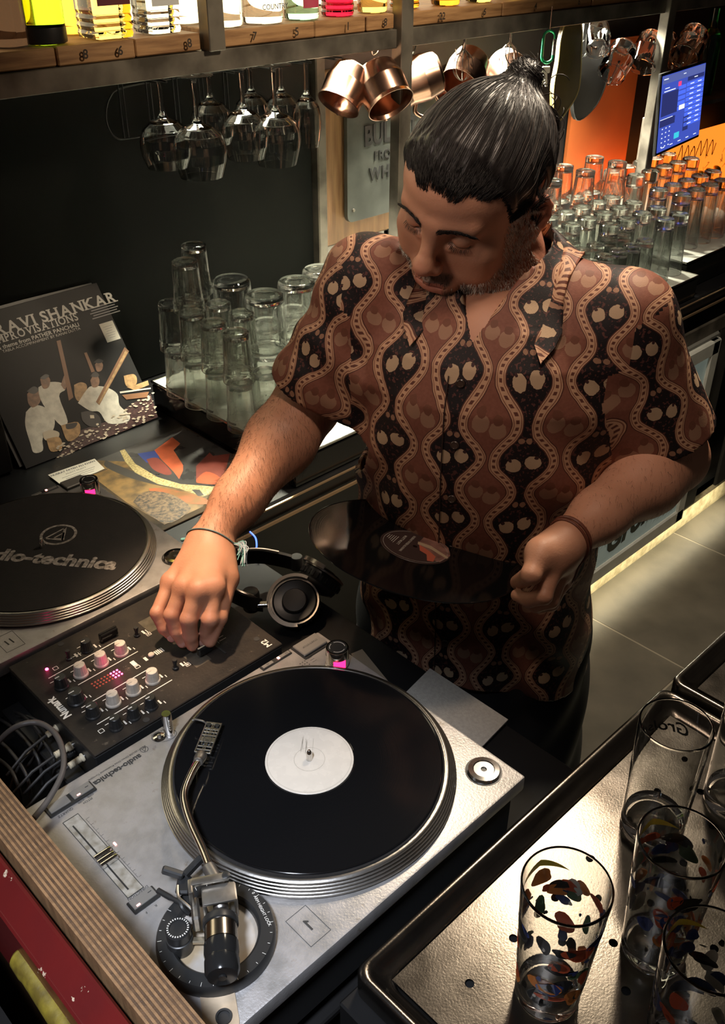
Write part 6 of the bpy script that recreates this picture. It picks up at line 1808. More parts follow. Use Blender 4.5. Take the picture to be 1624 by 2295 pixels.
# left hand gripping the record edge
nvr = arr(nv); rcen = np.array([-.157, .03, .078])
la = arm_sdf(L_sh, L_el, L_wr)
grip = ZP(1157, 1318, 0); 
def rp(px, py, off=0.):      # point on the record's plane, lifted by off
    d = arr(ray(px, py)); c = rcen + nvr * off; t = ((c - arr(CAMP)) @ nvr) / (d @ nvr); return arr(CAMP) + d * t
gr_e = rp(1152, 1322)
out_ = gr_e - rcen; out_ -= nvr * (out_ @ nvr); out_ /= np.linalg.norm(out_)
rim_ = rcen + out_ * .1505
knL = [D(1240, 1262, 1.205), D(1252, 1285, 1.235), D(1256, 1300, 1.262), D(1254, 1312, 1.288)]
tgt = rim_ - out_ * .022 - nvr * .011
side_ = np.cross(nvr, out_)
pipL = [D(1218, 1336, 1.195), D(1232, 1345, 1.228), D(1234, 1352, 1.256), D(1230, 1352, 1.280)]
dipL = [D(1186, 1345, 1.215), D(1200, 1356, 1.245), D(1204, 1358, 1.27), D(1204, 1354, 1.292)]
tipL = [D(1158, 1334, 1.238), D(1172, 1342, 1.262), D(1178, 1346, 1.284), D(1182, 1344, 1.303)]
for i in range(4):
    r0 = (.0108, .0112, .0105, .0092)[i]
    la.cap(L_wr + (knL[i] - L_wr) * .1, knL[i], .0165, .0135, k=.016)
    finger(la, [knL[i], pipL[i]], [r0 * 1.15, r0 * 1.02], k=.005)
    finger(la, [pipL[i], dipL[i], tipL[i]], [r0 * 1.02, r0 * .9, r0 * .75], k=.0025)
thL = [L_wr + np.array([.008, .004, -.006]), D(1212, 1240, 1.195), D(1190, 1288, 1.180), rp(1160, 1305, .0105)]
la.cap(thL[0], thL[1], .019, .0185, k=.015); la.cap(thL[1], thL[2], .0165, .0128, k=.012); la.cap(thL[2], thL[3], .0125, .0102, k=.004)
la.ell(D(1232, 1245, 1.215), .026, k=.02)
def bb(s, pad=.03, pts=None):
    P = np.array(pts); return P.min(0) - pad, P.max(0) + pad
lo, hi = bb(ra, .062, [R_sh, R_el, R_wr] + mcp + pip + tip + th)
Vr, Fr = ra.mesh(lo, hi, .0017)
lo, hi = bb(la, .062, [L_sh, L_el, L_wr] + knL + pipL + tipL + thL)
Vl, Fl = la.mesh(lo, hi, .0019)
# hidden trunk and legs
tr = SDF()
up_c = BC + np.array([0, 0, .30]) - BF * .02
tr.ell(up_c - np.array([0, 0, .04]), (.10, .10, .12), k=.03)
tr.cap(BC + np.array([0, 0, .30]), BC + np.array([0, 0, -.10]) - BF * .03, .115, .12, k=.05)
tr.cap(R_sh - np.array([0, 0, .02]), L_sh - np.array([0, 0, .02]), .030, k=.03)
tr.cap(neck_b + np.array([0, 0, -.08]), neck_b, .055, .048, k=.02)
for q in (-1, 1):
    hp_ = BC - BF * .04 + BL * q * .095 + np.array([0, 0, -.13]); kn_ = BC - BF * .03 + BL * q * .13 + np.array([0, 0, -.54]); an_ = BC - BF * .07 + BL * q * .15 + np.array([0, 0, -.94])
    tr.cap(hp_, kn_, .075, .05, k=.04); tr.cap(kn_, an_, .05, .035, k=.03)
Vt, Ft = tr.mesh(BC + np.array([-.32, -.32, -1.0]), BC + np.array([.32, .32, .48]), .009)
Vb, Fb = join([(Vh, Fh), (Vr, Fr), (Vl, Fl), (Vt, Ft)])
# skin
M_skin = bpy.data.materials.new('skin'); N, L = nt(M_skin); bs = N['Principled BSDF']
tc = N.new('ShaderNodeTexCoord')
n1 = N.new('ShaderNodeTexNoise'); n1.inputs['Scale'].default_value = 26; n1.inputs['Detail'].default_value = 6; L.new(tc.outputs['Object'], n1.inputs['Vector'])
at = N.new('ShaderNodeAttribute'); at.attribute_name = 'tint'
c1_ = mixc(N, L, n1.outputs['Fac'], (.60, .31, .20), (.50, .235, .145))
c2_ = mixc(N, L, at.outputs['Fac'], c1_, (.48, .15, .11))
at2 = N.new('ShaderNodeAttribute'); at2.attribute_name = 'stubble_shade'
c3_ = mixc(N, L, at2.outputs['Fac'], c2_, (.12, .085, .065))
L.new(c3_, bs.inputs['Base Color']); bs.inputs['Roughness'].default_value = .5
bs.inputs['Subsurface Weight'].default_value = .12; bs.inputs['Subsurface Radius'].default_value = (.009, .003, .0015); bs.inputs['Subsurface Scale'].default_value = 1
n2 = N.new('ShaderNodeTexNoise'); n2.inputs['Scale'].default_value = 420; n2.inputs['Detail'].default_value = 3; L.new(tc.outputs['Object'], n2.inputs['Vector'])
n3 = N.new('ShaderNodeTexNoise'); n3.inputs['Scale'].default_value = 90; n3.inputs['Detail'].default_value = 3; L.new(tc.outputs['Object'], n3.inputs['Vector'])
sm_ = E_(N, L, n2.outputs['Fac']) + E_(N, L, n3.outputs['Fac']) * 1.5
bp = N.new('ShaderNodeBump'); bp.inputs['Strength'].default_value = .28; bp.inputs['Distance'].default_value = .0008; L.new(sm_.s, bp.inputs['Height']); L.new(bp.outputs['Normal'], bs.inputs['Normal'])
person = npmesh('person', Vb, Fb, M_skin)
tag(person, 'bartender with tied dark hair and grey beard in brown patterned shirt, bending over the mixer', 'person')
nh = len(Vh)
def sstep(x, a, b): t = np.clip((x - a) / (b - a), 0, 1); return t * t * (3 - 2 * t)
# beard zone in head space
def beard_w(P):
    x, y, z = np.abs(P[:, 0]), P[:, 1], P[:, 2]
    jaw = sstep(-z, .048 + .0 * x, .066) * sstep(y, -.010, .004) * (z > -.135)
    # cheek line rises towards the ear
    cheek = sstep(.062 - y, -.012, .03) * sstep(x, .040, .056) * sstep(-z, -.012, .016)
    cheekcut = sstep(-z - (.020 + (y + .0) * .62), -.004, .010)
    side = sstep(x, .050, .060) * sstep(y, -.012, .0) * sstep(-z, -.022, -.004) * sstep(.040 - y, 0, .018)
    w = np.maximum(jaw * cheekcut, side)
    must = sstep(y, .078, .086) * sstep(-z, .053, .058) * sstep(z, -.073, -.068) * sstep(-x, -.031, -.024)
    lips = (y > .084) & (x < .020) & (z > -.086) & (z < -.0675)
    w = np.maximum(w, must); w[lips] *= .1
    return w * (y > -.014)
st_w = np.zeros(len(Vb), np.float32); st_w[:nh] = beard_w(Vhl) * np.where(np.abs(Vhl[:, 0]) > .03, .30, .8)
# shadowed hair roots at temple and crown are skin too dark to see under the hair
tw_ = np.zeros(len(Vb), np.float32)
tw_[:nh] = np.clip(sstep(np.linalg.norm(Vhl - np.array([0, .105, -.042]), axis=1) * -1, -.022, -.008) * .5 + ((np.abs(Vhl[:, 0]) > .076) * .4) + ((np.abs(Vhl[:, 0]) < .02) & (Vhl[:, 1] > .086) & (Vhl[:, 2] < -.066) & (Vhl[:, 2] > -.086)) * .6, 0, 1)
for arr_, nm in ((st_w, 'stubble_shade'), (tw_, 'tint')):
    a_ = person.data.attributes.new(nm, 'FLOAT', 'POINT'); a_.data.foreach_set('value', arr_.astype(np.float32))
st_w[:nh] = np.maximum(st_w[:nh], .95 * np.exp(-((Vhl[:, 2] + .0078) / .0013) ** 2) * sstep(np.abs(Vhl[:, 0]), .017, .021) * sstep(-np.abs(Vhl[:, 0]), -.046, -.041) * (Vhl[:, 1] > .06))  # dark lash line and its shadow painted into the skin colour
st_w[:nh] = np.maximum(st_w[:nh], .35 * np.exp(-((Vhl[:, 2] - .006) / .004) ** 2) * sstep(np.abs(Vhl[:, 0]), .012, .018) * sstep(-np.abs(Vhl[:, 0]), -.048, -.040) * (Vhl[:, 1] > .06))  # shade of the eye hollow under the brow, painted into the skin
person.data.attributes['stubble_shade'].data.foreach_set('value', st_w.astype(np.float32))
# knuckles and finger tips redder
tv = tw_.copy()
for p_ in mcp + pip + tip + dip: tv[nh:] = np.maximum(tv[nh:], .35 * np.exp(-((Vb[nh:] - p_) ** 2).sum(1) / .014 ** 2))
person.data.attributes['tint'].data.foreach_set('value', tv.astype(np.float32))

# ---- hair strands and short hairs as tiny tapered prisms
def strands(name, roots, dirs, lens, wid, m, parent, bend=None, seg=2):
    n = len(roots); nv_ = 3 * seg + 1
    V = np.zeros((n, nv_, 3)); d = dirs / np.linalg.norm(dirs, axis=1)[:, None]
    u = np.cross(d, np.array([.3, .5, .81])); u /= np.linalg.norm(u, axis=1)[:, None]; w = np.cross(d, u)
    for s_ in range(seg):
        t = s_ / seg; c = roots + d * (lens * t)[:, None]
        if bend is not None: c = c + bend * (lens * t * t)[:, None]
        for q in range(3):
            a = 2 * PI * q / 3; V[:, s_ * 3 + q] = c + (u * math.cos(a) + w * math.sin(a)) * (wid * (1 - .5 * t))
    V[:, -1] = roots + d * lens[:, None] + (bend * lens[:, None] if bend is not None else 0)
    F = []
    for s_ in range(seg - 1):
        for q in range(3): F.append((s_ * 3 + q, s_ * 3 + (q + 1) % 3, s_ * 3 + 3 + (q + 1) % 3)); F.append((s_ * 3 + q, s_ * 3 + 3 + (q + 1) % 3, s_ * 3 + 3 + q))
    for q in range(3): F.append(((seg - 1) * 3 + q, (seg - 1) * 3 + (q + 1) % 3, nv_ - 1))
    F = np.array(F); FF = (F[None] + (np.arange(n) * nv_)[:, None, None]).reshape(-1, 3)
    o = npmesh(name, V.reshape(-1, 3), FF, m, parent); o['kind'] = 'stuff'; return o
def hairmat(name, c, rough=.4, c2=None):
    m = mat(name, c, rough, col2=c2 or tuple(x * .5 for x in c), nscale=160); return m
M_hair = hairmat('dark_hair', (.016, .013, .012), .42, (.010, .008, .008))
M_grey = hairmat('grey_hair', (.95, .9, .82), .5, (.65, .6, .52))
def normals_of(V, F):
    n_ = np.zeros_like(V); a, b_, c = V[F[:, 0]], V[F[:, 1]], V[F[:, 2]]; fn = np.cross(b_ - a, c - a)
    for q in range(4): np.add.at(n_, F[:, q], fn)
    return n_ / np.maximum(np.linalg.norm(n_, axis=1), 1e-12)[:, None]
Nh = normals_of(Vhl, Fh_local)
bw = beard_w(Vhl)
pool = np.where(bw > .25)[0]; pr_ = bw[pool] / bw[pool].sum()
pr_ = pr_ * np.where(np.abs(Vhl[pool, 0]) > .034, 2.2, 1.); pr_ /= pr_.sum(); pk = rng.choice(pool, 11000, p=pr_); P0 = Vhl[pk] + rng.normal(0, .0006, (len(pk), 3)); Nn = Nh[pk]
dn = Nn * .55 + np.array([0, .15, -1.0]) + rng.normal(0, .28, (len(pk), 3)); ln = rng.uniform(.004, .009, len(pk))
ln *= np.where(P0[:, 2] < -.08, 1.25, .8)
grey_p = sstep(np.abs(P0[:, 0]), .022, .05) * .85 + .12 * (P0[:, 2] < -.10)
gm = rng.rand(len(pk)) < grey_p
hw = lambda P: Hc + (P * HS) @ HM.T
hd = lambda v: v @ HM.T
strands('beard', hw(P0[~gm]), hd(dn[~gm]), ln[~gm], .00022, M_hair, person)
strands('grey_beard', hw(P0[gm]), hd(dn[gm]), ln[gm], .00030, M_grey, person)
# eyebrows and lashes
def on_head(x, z, y0=.06):
    m_ = (Vhl[:, 1] > y0); Q = Vhl[m_]; Nq = Nh[m_]
    i = np.argmin((Q[:, None, 0] - x[None]) ** 2 + (Q[:, None, 2] - z[None]) ** 2 - .0 * Q[:, None, 1], axis=0); return Q[i], Nq[i]
for q in (-1, 1):
    n_ = 420; t = rng.rand(n_); x = q * (.0095 + .040 * t); z = .0130 + .0070 * np.sin(t * 2.2) - .006 * t ** 2 + rng.uniform(-.0032, .0032, n_) * (1 - .55 * t)
    Pq, Nq = on_head(x, z, .05)
    dq = np.stack([q * (.5 + t), np.zeros(n_) - .2, .9 * (1 - t) - .25 * t], 1) + Nq * .25 + rng.normal(0, .15, (n_, 3))
    strands('eyebrow', hw(Pq + Nq * .0002), hd(dq), rng.uniform(.006, .009, n_), .00026, M_hair, person)
    n_ = 70; t = np.linspace(0, 1, n_); x = q * (.0195 + .0235 * t); z = -.0085 - .0022 * np.sin(PI * t)
    Pq, Nq = on_head(x, z, .055)
    dq = np.stack([q * (t - .4) * .6, np.full(n_, .8), np.full(n_, -.75)], 1) + rng.normal(0, .06, (n_, 3))
    strands('eyelash', hw(Pq + Nq * .0004), hd(dq), np.full(n_, .0075), .00022, M_hair, person)
# scalp hair: shell pulled back to the bun
BUN = np.array([-.004, -.104, .074])
hh = SDF()
hh.ell((0, -.0155, .028), (.0830, .1065, .0845), k=.01)
hh.ell((0, .020, .036), (.0730, .0690, .056), k=.02)
hh.cap(BUN + np.array([.0, .022, -.016]), BUN, .024, .019, k=.02)
hh.ell(BUN + np.array([0, -.008, .006]), (.021, .021, .018), k=.006)
hh.ell(BUN + np.array([.028, -.014, -.058]), (.022, .020, .030), k=.015)
hh.ell(BUN + np.array([.035, -.002, -.085]), (.020, .020, .022), k=.012)
hh.ell((0, -.080, -.020), (.052, .032, .040), k=.02)
# face opening: carve away the front below the hairline
def faceopen(P):
    x, y, z = P[:, 0], P[:, 1], P[:, 2]; ax = np.abs(x)
    hl = .0565 - .30 * np.maximum(ax - .045, 0) + .004 * np.cos(ax * 95)     # hairline height across the forehead, dips at the temples
    hl = hl + .010 * np.exp(-((ax - .036) / .010) ** 2)
    side = sstep(-y, -.050, -.032)          # towards the ear the limit falls to the sideburn
    lim = hl * (1 - side) + (.010) * side + .0007 * np.sin(x * 900 + 2)
    lim = np.where(y < .004, -.010 + .042 * sstep(-y, -.004, .010), lim)
    lim = np.where(y < -.030, .030 - .085 * sstep(-y, .030, .050), lim)
    return (z - lim) * .7
hh.fn(lambda P: -faceopen(P), (0, 0, 0), 1., k=.006, op='i')
Vq, Fq = hh.mesh((-.11, -.16, -.09), (.11, .11, .16), .0022, post=lambda P, d: d + .0066 * (1 - sstep(faceopen(P), -.004, .034)) * sstep(P[:, 1], -.075, -.05), proj=2)
# combing grooves
ang_ = np.arctan2(Vq[:, 0] - BUN[0], Vq[:, 1] + .13 - .35 * (Vq[:, 2] - .03))
rad_ = np.linalg.norm(Vq - BUN, axis=1)
Nq_ = normals_of(Vq, Fq)
Vq = Vq + Nq_ * (.0006 * np.sin(ang_ * 85 + 3 * np.sin(rad_ * 40)) + .0008 * np.sin(ang_ * 33 + 1.3))[:, None]
scalp = npmesh('hair', hw(Vq), orient(hw(Vq), Fq), M_hair, person)
# combed strands over the shell
bpy.context.view_layer.update()
outer = np.where((Nq_ * (Vq - np.array([0, -.015, .03]))).sum(1) > 0.01)[0]
from mathutils.kdtree import KDTree
kd = KDTree(len(outer))
for i_, q_ in enumerate(outer): kd.insert(Vector(Vq[q_]), i_)
kd.balance()
def comb(n_, w_, m_, name, lift=.0008, jit=.002, steps=16, fr_lo=0., wild=0.):
    V_, F_ = [], []; o_ = 0
    ro = outer[rng.randint(0, len(outer), n_)]
    for r_ in ro:
        p = Vq[r_].copy(); pts = []
        L_tot = np.linalg.norm(BUN - p)
        if L_tot < .03: continue
        nst = int(steps * rng.uniform(.5, 1.)); stp = min(L_tot * 1.05 / steps, .009)
        for k_ in range(nst):
            co, i_, _d = kd.find(Vector(p)); nn_ = Nq_[outer[i_]]
            base = np.array(co); off = lift * (1 + wild * 4 * (k_ / nst) ** 2) * rng.uniform(.8, 1.2)
            pts.append(base + nn_ * off)
            d_ = BUN - base; d_ -= nn_ * (d_ @ nn_); dl = np.linalg.norm(d_)
            if dl < .004: break
            p = base + d_ / dl * stp + nn_ * .001
        if len(pts) < 4: continue
        P_ = np.array(pts); P_[1:-1] = (P_[:-2] + P_[1:-1] * 2 + P_[2:]) / 4
        t_ = np.gradient(P_, axis=0); u_ = np.cross(t_, np.array([.2, .3, .9])); u_ /= np.maximum(np.linalg.norm(u_, axis=1), 1e-9)[:, None]; v_ = np.cross(t_, u_); v_ /= np.maximum(np.linalg.norm(v_, axis=1), 1e-9)[:, None]
        taper = np.clip(np.minimum(np.arange(len(P_)) + .4, len(P_) - np.arange(len(P_)) - .6) / 3, .1, 1) * w_
        R3 = np.stack([P_ + taper[:, None] * (u_ * math.cos(2 * PI * q / 3) + v_ * math.sin(2 * PI * q / 3)) for q in range(3)], 1)
        V_.append(R3.reshape(-1, 3)); m__ = len(P_)
        for k_ in range(m__ - 1):
            for q in range(3): F_.append((o_ + k_ * 3 + q, o_ + k_ * 3 + (q + 1) % 3, o_ + k_ * 3 + 3 + (q + 1) % 3, o_ + k_ * 3 + 3 + q))
        o_ += m__ * 3
    V_ = np.concatenate(V_); o = npmesh(name, hw(V_), np.array(F_), m_, person); o['kind'] = 'stuff'; return o
comb(2600, .00036, M_hair, 'combed_strands', lift=.0006)
comb(150, .00024, hairmat('light_strand', (.20, .17, .15), .35, (.09, .07, .06)), 'fine_strands', lift=.0014)
# short hairs rooted along the hairline
fo_ = faceopen(Vhl); bd_ = np.where((fo_ > -.0025) & (fo_ < .017) & (Vhl[:, 1] > -.02) & (Vhl[:, 2] > -.012))[0]
pk2 = rng.choice(bd_, 9000); P2 = Vhl[pk2] + rng.normal(0, .0005, (len(pk2), 3)); N2_ = Nh[pk2]
d2 = BUN - P2; d2 -= N2_ * (d2 * N2_).sum(1)[:, None]; d2 /= np.linalg.norm(d2, axis=1)[:, None]
strands('hairline_hairs', hw(P2), hd(d2 + N2_ * .22 + rng.normal(0, .09, (len(pk2), 3))), rng.uniform(.012, .026, len(pk2)), .00030, M_hair, person, bend=hd(-N2_ * .12))
# messy curls behind the ear and round the bun
n_ = 90; b = MB()
for k in range(n_):
    c = (BUN + np.array([.030, -.008, -.065])) + rng.normal(0, 1, 3) * np.array([.010, .010, .026]) if k % 3 else BUN + rng.normal(0, 1, 3) * .010
    a0 = rng.uniform(0, 6); r_ = rng.uniform(.006, .015); ax_ = rng.normal(0, 1, 3); ax_ /= np.linalg.norm(ax_); u_ = np.cross(ax_, [0, 0, 1.]); u_ /= np.linalg.norm(u_); v_ = np.cross(ax_, u_)
    pts = [c + (u_ * math.cos(a0 + t) + v_ * math.sin(a0 + t)) * r_ * (1 + t * .06) + ax_ * t * .0018 for t in np.linspace(0, 4.2, 12)]
    b.tube([hw(np.array([p_]))[0] for p_ in pts], .0006, 4)
o = b.build('curls', M_hair, person, smooth=180); o['kind'] = 'stuff'
n_ = 420; c = BUN + np.array([0, -.008, .006]); dd_ = rng.normal(0, 1, (n_, 3)); dd_ /= np.linalg.norm(dd_, axis=1)[:, None]
ro = c + dd_ * np.array([.021, .021, .018]); td = np.cross(dd_, np.array([.3, -.6, .7])); strands('bun_strands', hw(ro + dd_ * .0004), hd(td + dd_ * .12), rng.uniform(.012, .024, n_), .0005, M_hair, person, bend=hd(-dd_ * .35))
# forearm hair
def arm_hair(V, F, el, wr, n_):
    Na = normals_of(V, F); ax_ = (wr - el); Ln = np.linalg.norm(ax_); ax_ /= Ln
    t = ((V - el) @ ax_) / Ln; ok = np.where((t > .08) & (t < .97))[0]
    i = rng.choice(ok, n_); d = ax_ * .7 + Na[i] * .35 + np.cross(Na[i], ax_) * .5 + rng.normal(0, .2, (n_, 3))
    strands('arm_hair', V[i], d, rng.uniform(.006, .013, n_), .00012, mat('brown_arm_hair', (.05, .03, .02), .5), person)
arm_hair(Vr, Fr, R_el, R_wr, 2600); arm_hair(Vl, Fl, L_el, L_wr, 1500)
# finger nails on the visible thumb of the left hand and fingers of the right
M_nail = mat('finger_nail', (.55, .3, .24), .25)
def nail(c, d, up_, r_):
    d = d / np.linalg.norm(d); up_ = up_ - d * (up_ @ d); up_ /= np.linalg.norm(up_); s_ = np.cross(d, up_)
    M_ = Matrix((Vector(d), Vector(s_), Vector(up_))).transposed().to_4x4(); M_.translation = Vector(c + up_ * r_ * .78)
    b = MB(M_); b.ell((0, 0, 0), (r_ * .85, r_ * .68, r_ * .26), 14, 8); b.build('nail', M_nail, person, smooth=180)
nail(tip[0], tip[0] - dip[0], nup + fwd_ * .8, .0082)
for i in (1, 2, 3): nail(tip[i] - (tip[i] - dip[i]) * .1, tip[i] - dip[i], fwd_ * 1.0 + nup * .25, .0075)
nail(thL[3], thL[3] - thL[2], nvr + out_ * .2, .0100)

# ================================================================== clothes
def torso_col(P, grow=0.):
    q = P - BC; l = q @ BL; f_ = q @ BF; z = P[:, 2]
    zz = [-.32, -.22, -.10, .05, .18, .28, .335, .375, .405, .43, .46]
    A_ = np.interp(z, zz, [.205, .200, .192, .188, .192, .192, .182, .150, .112, .082, .062]) + grow
    B_ = np.interp(z, zz, [.150, .148, .142, .136, .138, .138, .128, .108, .085, .070, .055]) + grow
    c = np.interp(z, zz, [-.045, -.04, -.03, -.015, -.005, -.005, -.012, -.02, -.028, -.034, -.036])
    k = np.sqrt((l / A_) ** 2 + ((f_ - c) / B_) ** 2) + 1e-9
    return (k - 1) * np.minimum(A_, B_) * .92
arR = R_el - R_sh; arL = L_el - L_sh
cuffR = R_sh + arR * .86; cuffL = L_sh + arL * .80
sdR = arR / np.linalg.norm(arR); sdL = arL / np.linalg.norm(arL)
def folds(P):
    q = P - BC; l = q @ BL; f_ = q @ BF; z = P[:, 2]
    w = .0045 * np.sin(l * 46 + 5 * z + 2 * np.sin(z * 9)) * sstep(.22 - z, 0, .3)
    w += .0035 * np.sin((z * .8 + l * .9) * 62 + 1.5) * np.exp(-((l - .14) / .06) ** 2) * sstep(.36 - z, 0, .1)
    w += .0035 * np.sin((z * .8 - l * 1.0) * 62) * np.exp(-((l + .14) / .06) ** 2) * sstep(.36 - z, 0, .1)
    return w
def sleeve_fold(P, a, sd): t = (P - a) @ sd; return .0022 * np.sin(t * 85 + 2 * P[:, 0] * 30)
def shirt_shape(g, ext):
    s = SDF()
    s.fn(lambda P: torso_col(P, g) + folds(P), BC, 1., k=.03)
    s.cap(R_sh - sdR * .0 + BZv * .004, R_sh + arR * (.95 + ext), .048 + g, .072 + g, k=.06)
    s.cap(L_sh + BZv * .004, L_sh + arL * (.92 + ext), .050 + g, .074 + g, k=.06)
    s.cap(R_sh - BL * .0, neck_b - BL * .05 + BZv * -.02, .046 + g, .044 + g, k=.06)
    s.cap(L_sh, neck_b + BL * .05 + BZv * -.02, .046 + g, .044 + g, k=.06)
    return s
so, si = shirt_shape(.0, 0), shirt_shape(-.0075, .3)
neckc0, neckc1 = HW((0, .01, -.12)), neck_b
def shirt_post(P, d):
    d = d + sleeve_fold(P, R_sh, sdR) * np.exp(-(np.maximum(np.abs((P - R_sh) @ sdR - .12), 0) / .12) ** 2) * ((P - BC) @ BL < -.15)
    # cut planes at cuffs and hem
    cR = (P - cuffR) @ sdR; nearR = np.linalg.norm(P - cuffR, axis=1) < .14
    cL = (P - cuffL) @ sdL; nearL = np.linalg.norm(P - cuffL, axis=1) < .15
    d = np.where(nearR & ((P - BC) @ BL < -.10), np.maximum(d, cR), d)
    d = np.where(nearL & ((P - BC) @ BL > .10), np.maximum(d, cL), d)
    hem = -.225 - P[:, 2] + .02 * np.cos(((P - BC) @ BL) * 14)
    d = np.maximum(d, hem)
    return np.maximum(d, -si.val(P))
# neck opening: V from the collar down to the second button
v_top = neck_b + BZv * .02 + BF * .02
def nhole(P):
    q = P - neck_b; l = q @ BL; f_ = q @ BF; z = P[:, 2]
    vcut = np.abs(l + .004) - np.clip((z - .365) * .62, 0, .07)
    front = np.maximum(vcut, -f_ + .0)
    ring = np.sqrt(l ** 2 + (f_ - .01) ** 2) - .066
    ring = np.maximum(ring, .40 - z)
    return np.minimum(np.maximum(front, .365 - z), ring)
def shirt_post2(P, d): return np.maximum(shirt_post(P, d), -nhole(P))
P_ = [R_sh, L_sh, cuffR, cuffL, BC + BZv * -.24, BC + BZv * .47, BC + BL * .22 + BF * .16, BC - BL * .22 - BF * .2, BC + BL * .22 - BF * .2, BC - BL * .22 + BF * .16]
P_ = np.array(P_); Vs, Fs = so.mesh(P_.min(0) - .085, P_.max(0) + .085, .0034, post=shirt_post2, proj=1)
# shirt print
M_shirt = bpy.data.materials.new('ogee_print_shirt'); N, L = nt(M_shirt); bs = N['Principled BSDF']
uvn = N.new('ShaderNodeUVMap'); uvn.uv_map = 'print'
tc = N.new('ShaderNodeTexCoord')
nz = N.new('ShaderNodeTexNoise'); nz.inputs['Scale'].default_value = 26; nz.inputs['Detail'].default_value = 2; L.new(tc.outputs['Object'], nz.inputs['Vector'])
nf = N.new('ShaderNodeTexNoise'); nf.inputs['Scale'].default_value = 230; nf.inputs['Detail'].default_value = 5; L.new(tc.outputs['Object'], nf.inputs['Vector'])
sx_ = N.new('ShaderNodeSeparateXYZ'); L.new(uvn.outputs['UV'], sx_.inputs[0])
wob = (E_(N, L, nz.outputs['Fac']) - .5) * .008
u = E_(N, L, sx_.outputs[0]) + wob; v = E_(N, L, sx_.outputs[1]) + wob * .6
U_, PV = .084, .098
cellu = ((u / U_ + 20.).fract() - .5) * U_
a = cellu.abs()
ph_ = v * (2 * PI / PV)
w = ph_.cos() * .0115 + .0195
d = a - w
ad = d.abs()
slope = ph_.sin() * (.0115 * 2 * PI / PV)
dn_ = ad / ((slope * slope + 1.).sqrt())
band = dn_.lt(.0056); edge = dn_.lt(.0068); inner_line = (dn_ - .0040).abs().lt(.0005)
dots = dn_.lt(.0017) * ((v / .0078 + 200.).fract().lt(.5))
black = d.gt(0.)
vb = ((v / PV + 20.).fract() - .5) * PV; vw = ((v / PV + 20.5).fract() - .5) * PV
fn_ = (E_(N, L, nf.outputs['Fac']) - .5)
def ball(cx, cy, yv, r, av): dx = av - cx; dy = yv - cy; return (dx * dx + dy * dy * .8).sqrt() + fn_ * .003
sgnc = cellu.gt(0.)
ab = (a * -1.) + U_ / 2
b1 = ball(.0108, .0, vb + sgnc * .006, .0085, ab)
tul = ball(.0098, .0, vw + sgnc * .007, .008, a)
tul2 = ball(.0098, .012, vw + sgnc * .007, .006, a)
small = ball(.0045, .030, vb, .004, ab)
c_brown = mixc(N, L, nf.outputs['Fac'], (.165, .055, .036), (.265, .105, .068))
c_black = mixc(N, L, (E_(N, L, nf.outputs['Fac']) - .54).gt(.045), (.012, .008, .009), (.095, .035, .030))
c = mixc(N, L, black, c_brown, c_black)
c = mixc(N, L, tul.lt(.0098) * (black * -1. + 1.), c, (.33, .18, .115))
c = mixc(N, L, tul2.lt(.0055) * (black * -1. + 1.), c, (.17, .065, .04))
c = mixc(N, L, b1.lt(.0098) * black, c, (.02, .008, .008))
c = mixc(N, L, b1.lt(.0088) * black, c, (.50, .35, .225))
red = ball(.0150, .0070, vb + sgnc * .006, .003, ab)
c = mixc(N, L, red.lt(.0022) * black, c, (.05, .02, .02))
c = mixc(N, L, small.lt(.0036) * black, c, (.30, .16, .10))
c = mixc(N, L, edge, c, (.10, .035, .025))
c_band = mixc(N, L, nf.outputs['Fac'], (.46, .25, .15), (.62, .38, .24))
c = mixc(N, L, band, c, c_band)
c = mixc(N, L, inner_line, c, (.24, .10, .06))
c = mixc(N, L, dots, c, (.13, .045, .03))
L.new(c, bs.inputs['Base Color']); bs.inputs['Roughness'].default_value = .6; bs.inputs['Specular IOR Level'].default_value = .3
wv = N.new('ShaderNodeTexNoise'); wv.inputs['Scale'].default_value = 700; L.new(tc.outputs['Object'], wv.inputs['Vector'])
bp = N.new('ShaderNodeBump'); bp.inputs['Strength'].default_value = .25; bp.inputs['Distance'].default_value = .0006; L.new(wv.outputs['Fac'], bp.inputs['Height']); L.new(bp.outputs['Normal'], bs.inputs['Normal'])
def uv_torso(P):
    q = P - BC; l = q @ BL; f_ = q @ BF + .03
    ang = np.arctan2(l, np.maximum(f_, -.5) + .02)
    wtop = sstep(P[:, 2], .30, .40)
    u_ = (ang * .165) * (1 - wtop) + l * 1.02 * wtop
    v_ = P[:, 2] * .98 - (f_ - .1) * .55 * sstep(P[:, 2], .25, .40)
    return np.stack([u_ + .012, v_ + .03], 1)
def uv_sleeve(P, sh_, sd, side):
    q = P - sh_; t = q @ sd; r_ = q - t[:, None] * sd
    e1_ = BZv - sd * (BZv @ sd); e1_ = BF - sd * (BF @ sd) if np.linalg.norm(e1_) < .3 else e1_; e1_ = BF - sd * (BF @ sd); e1_ /= np.linalg.norm(e1_); e2_ = np.cross(sd, e1_)
    a_ = np.arctan2(r_ @ e2_, r_ @ e1_); return np.stack([a_ * .066 + .02 * side, -t + .06], 1)
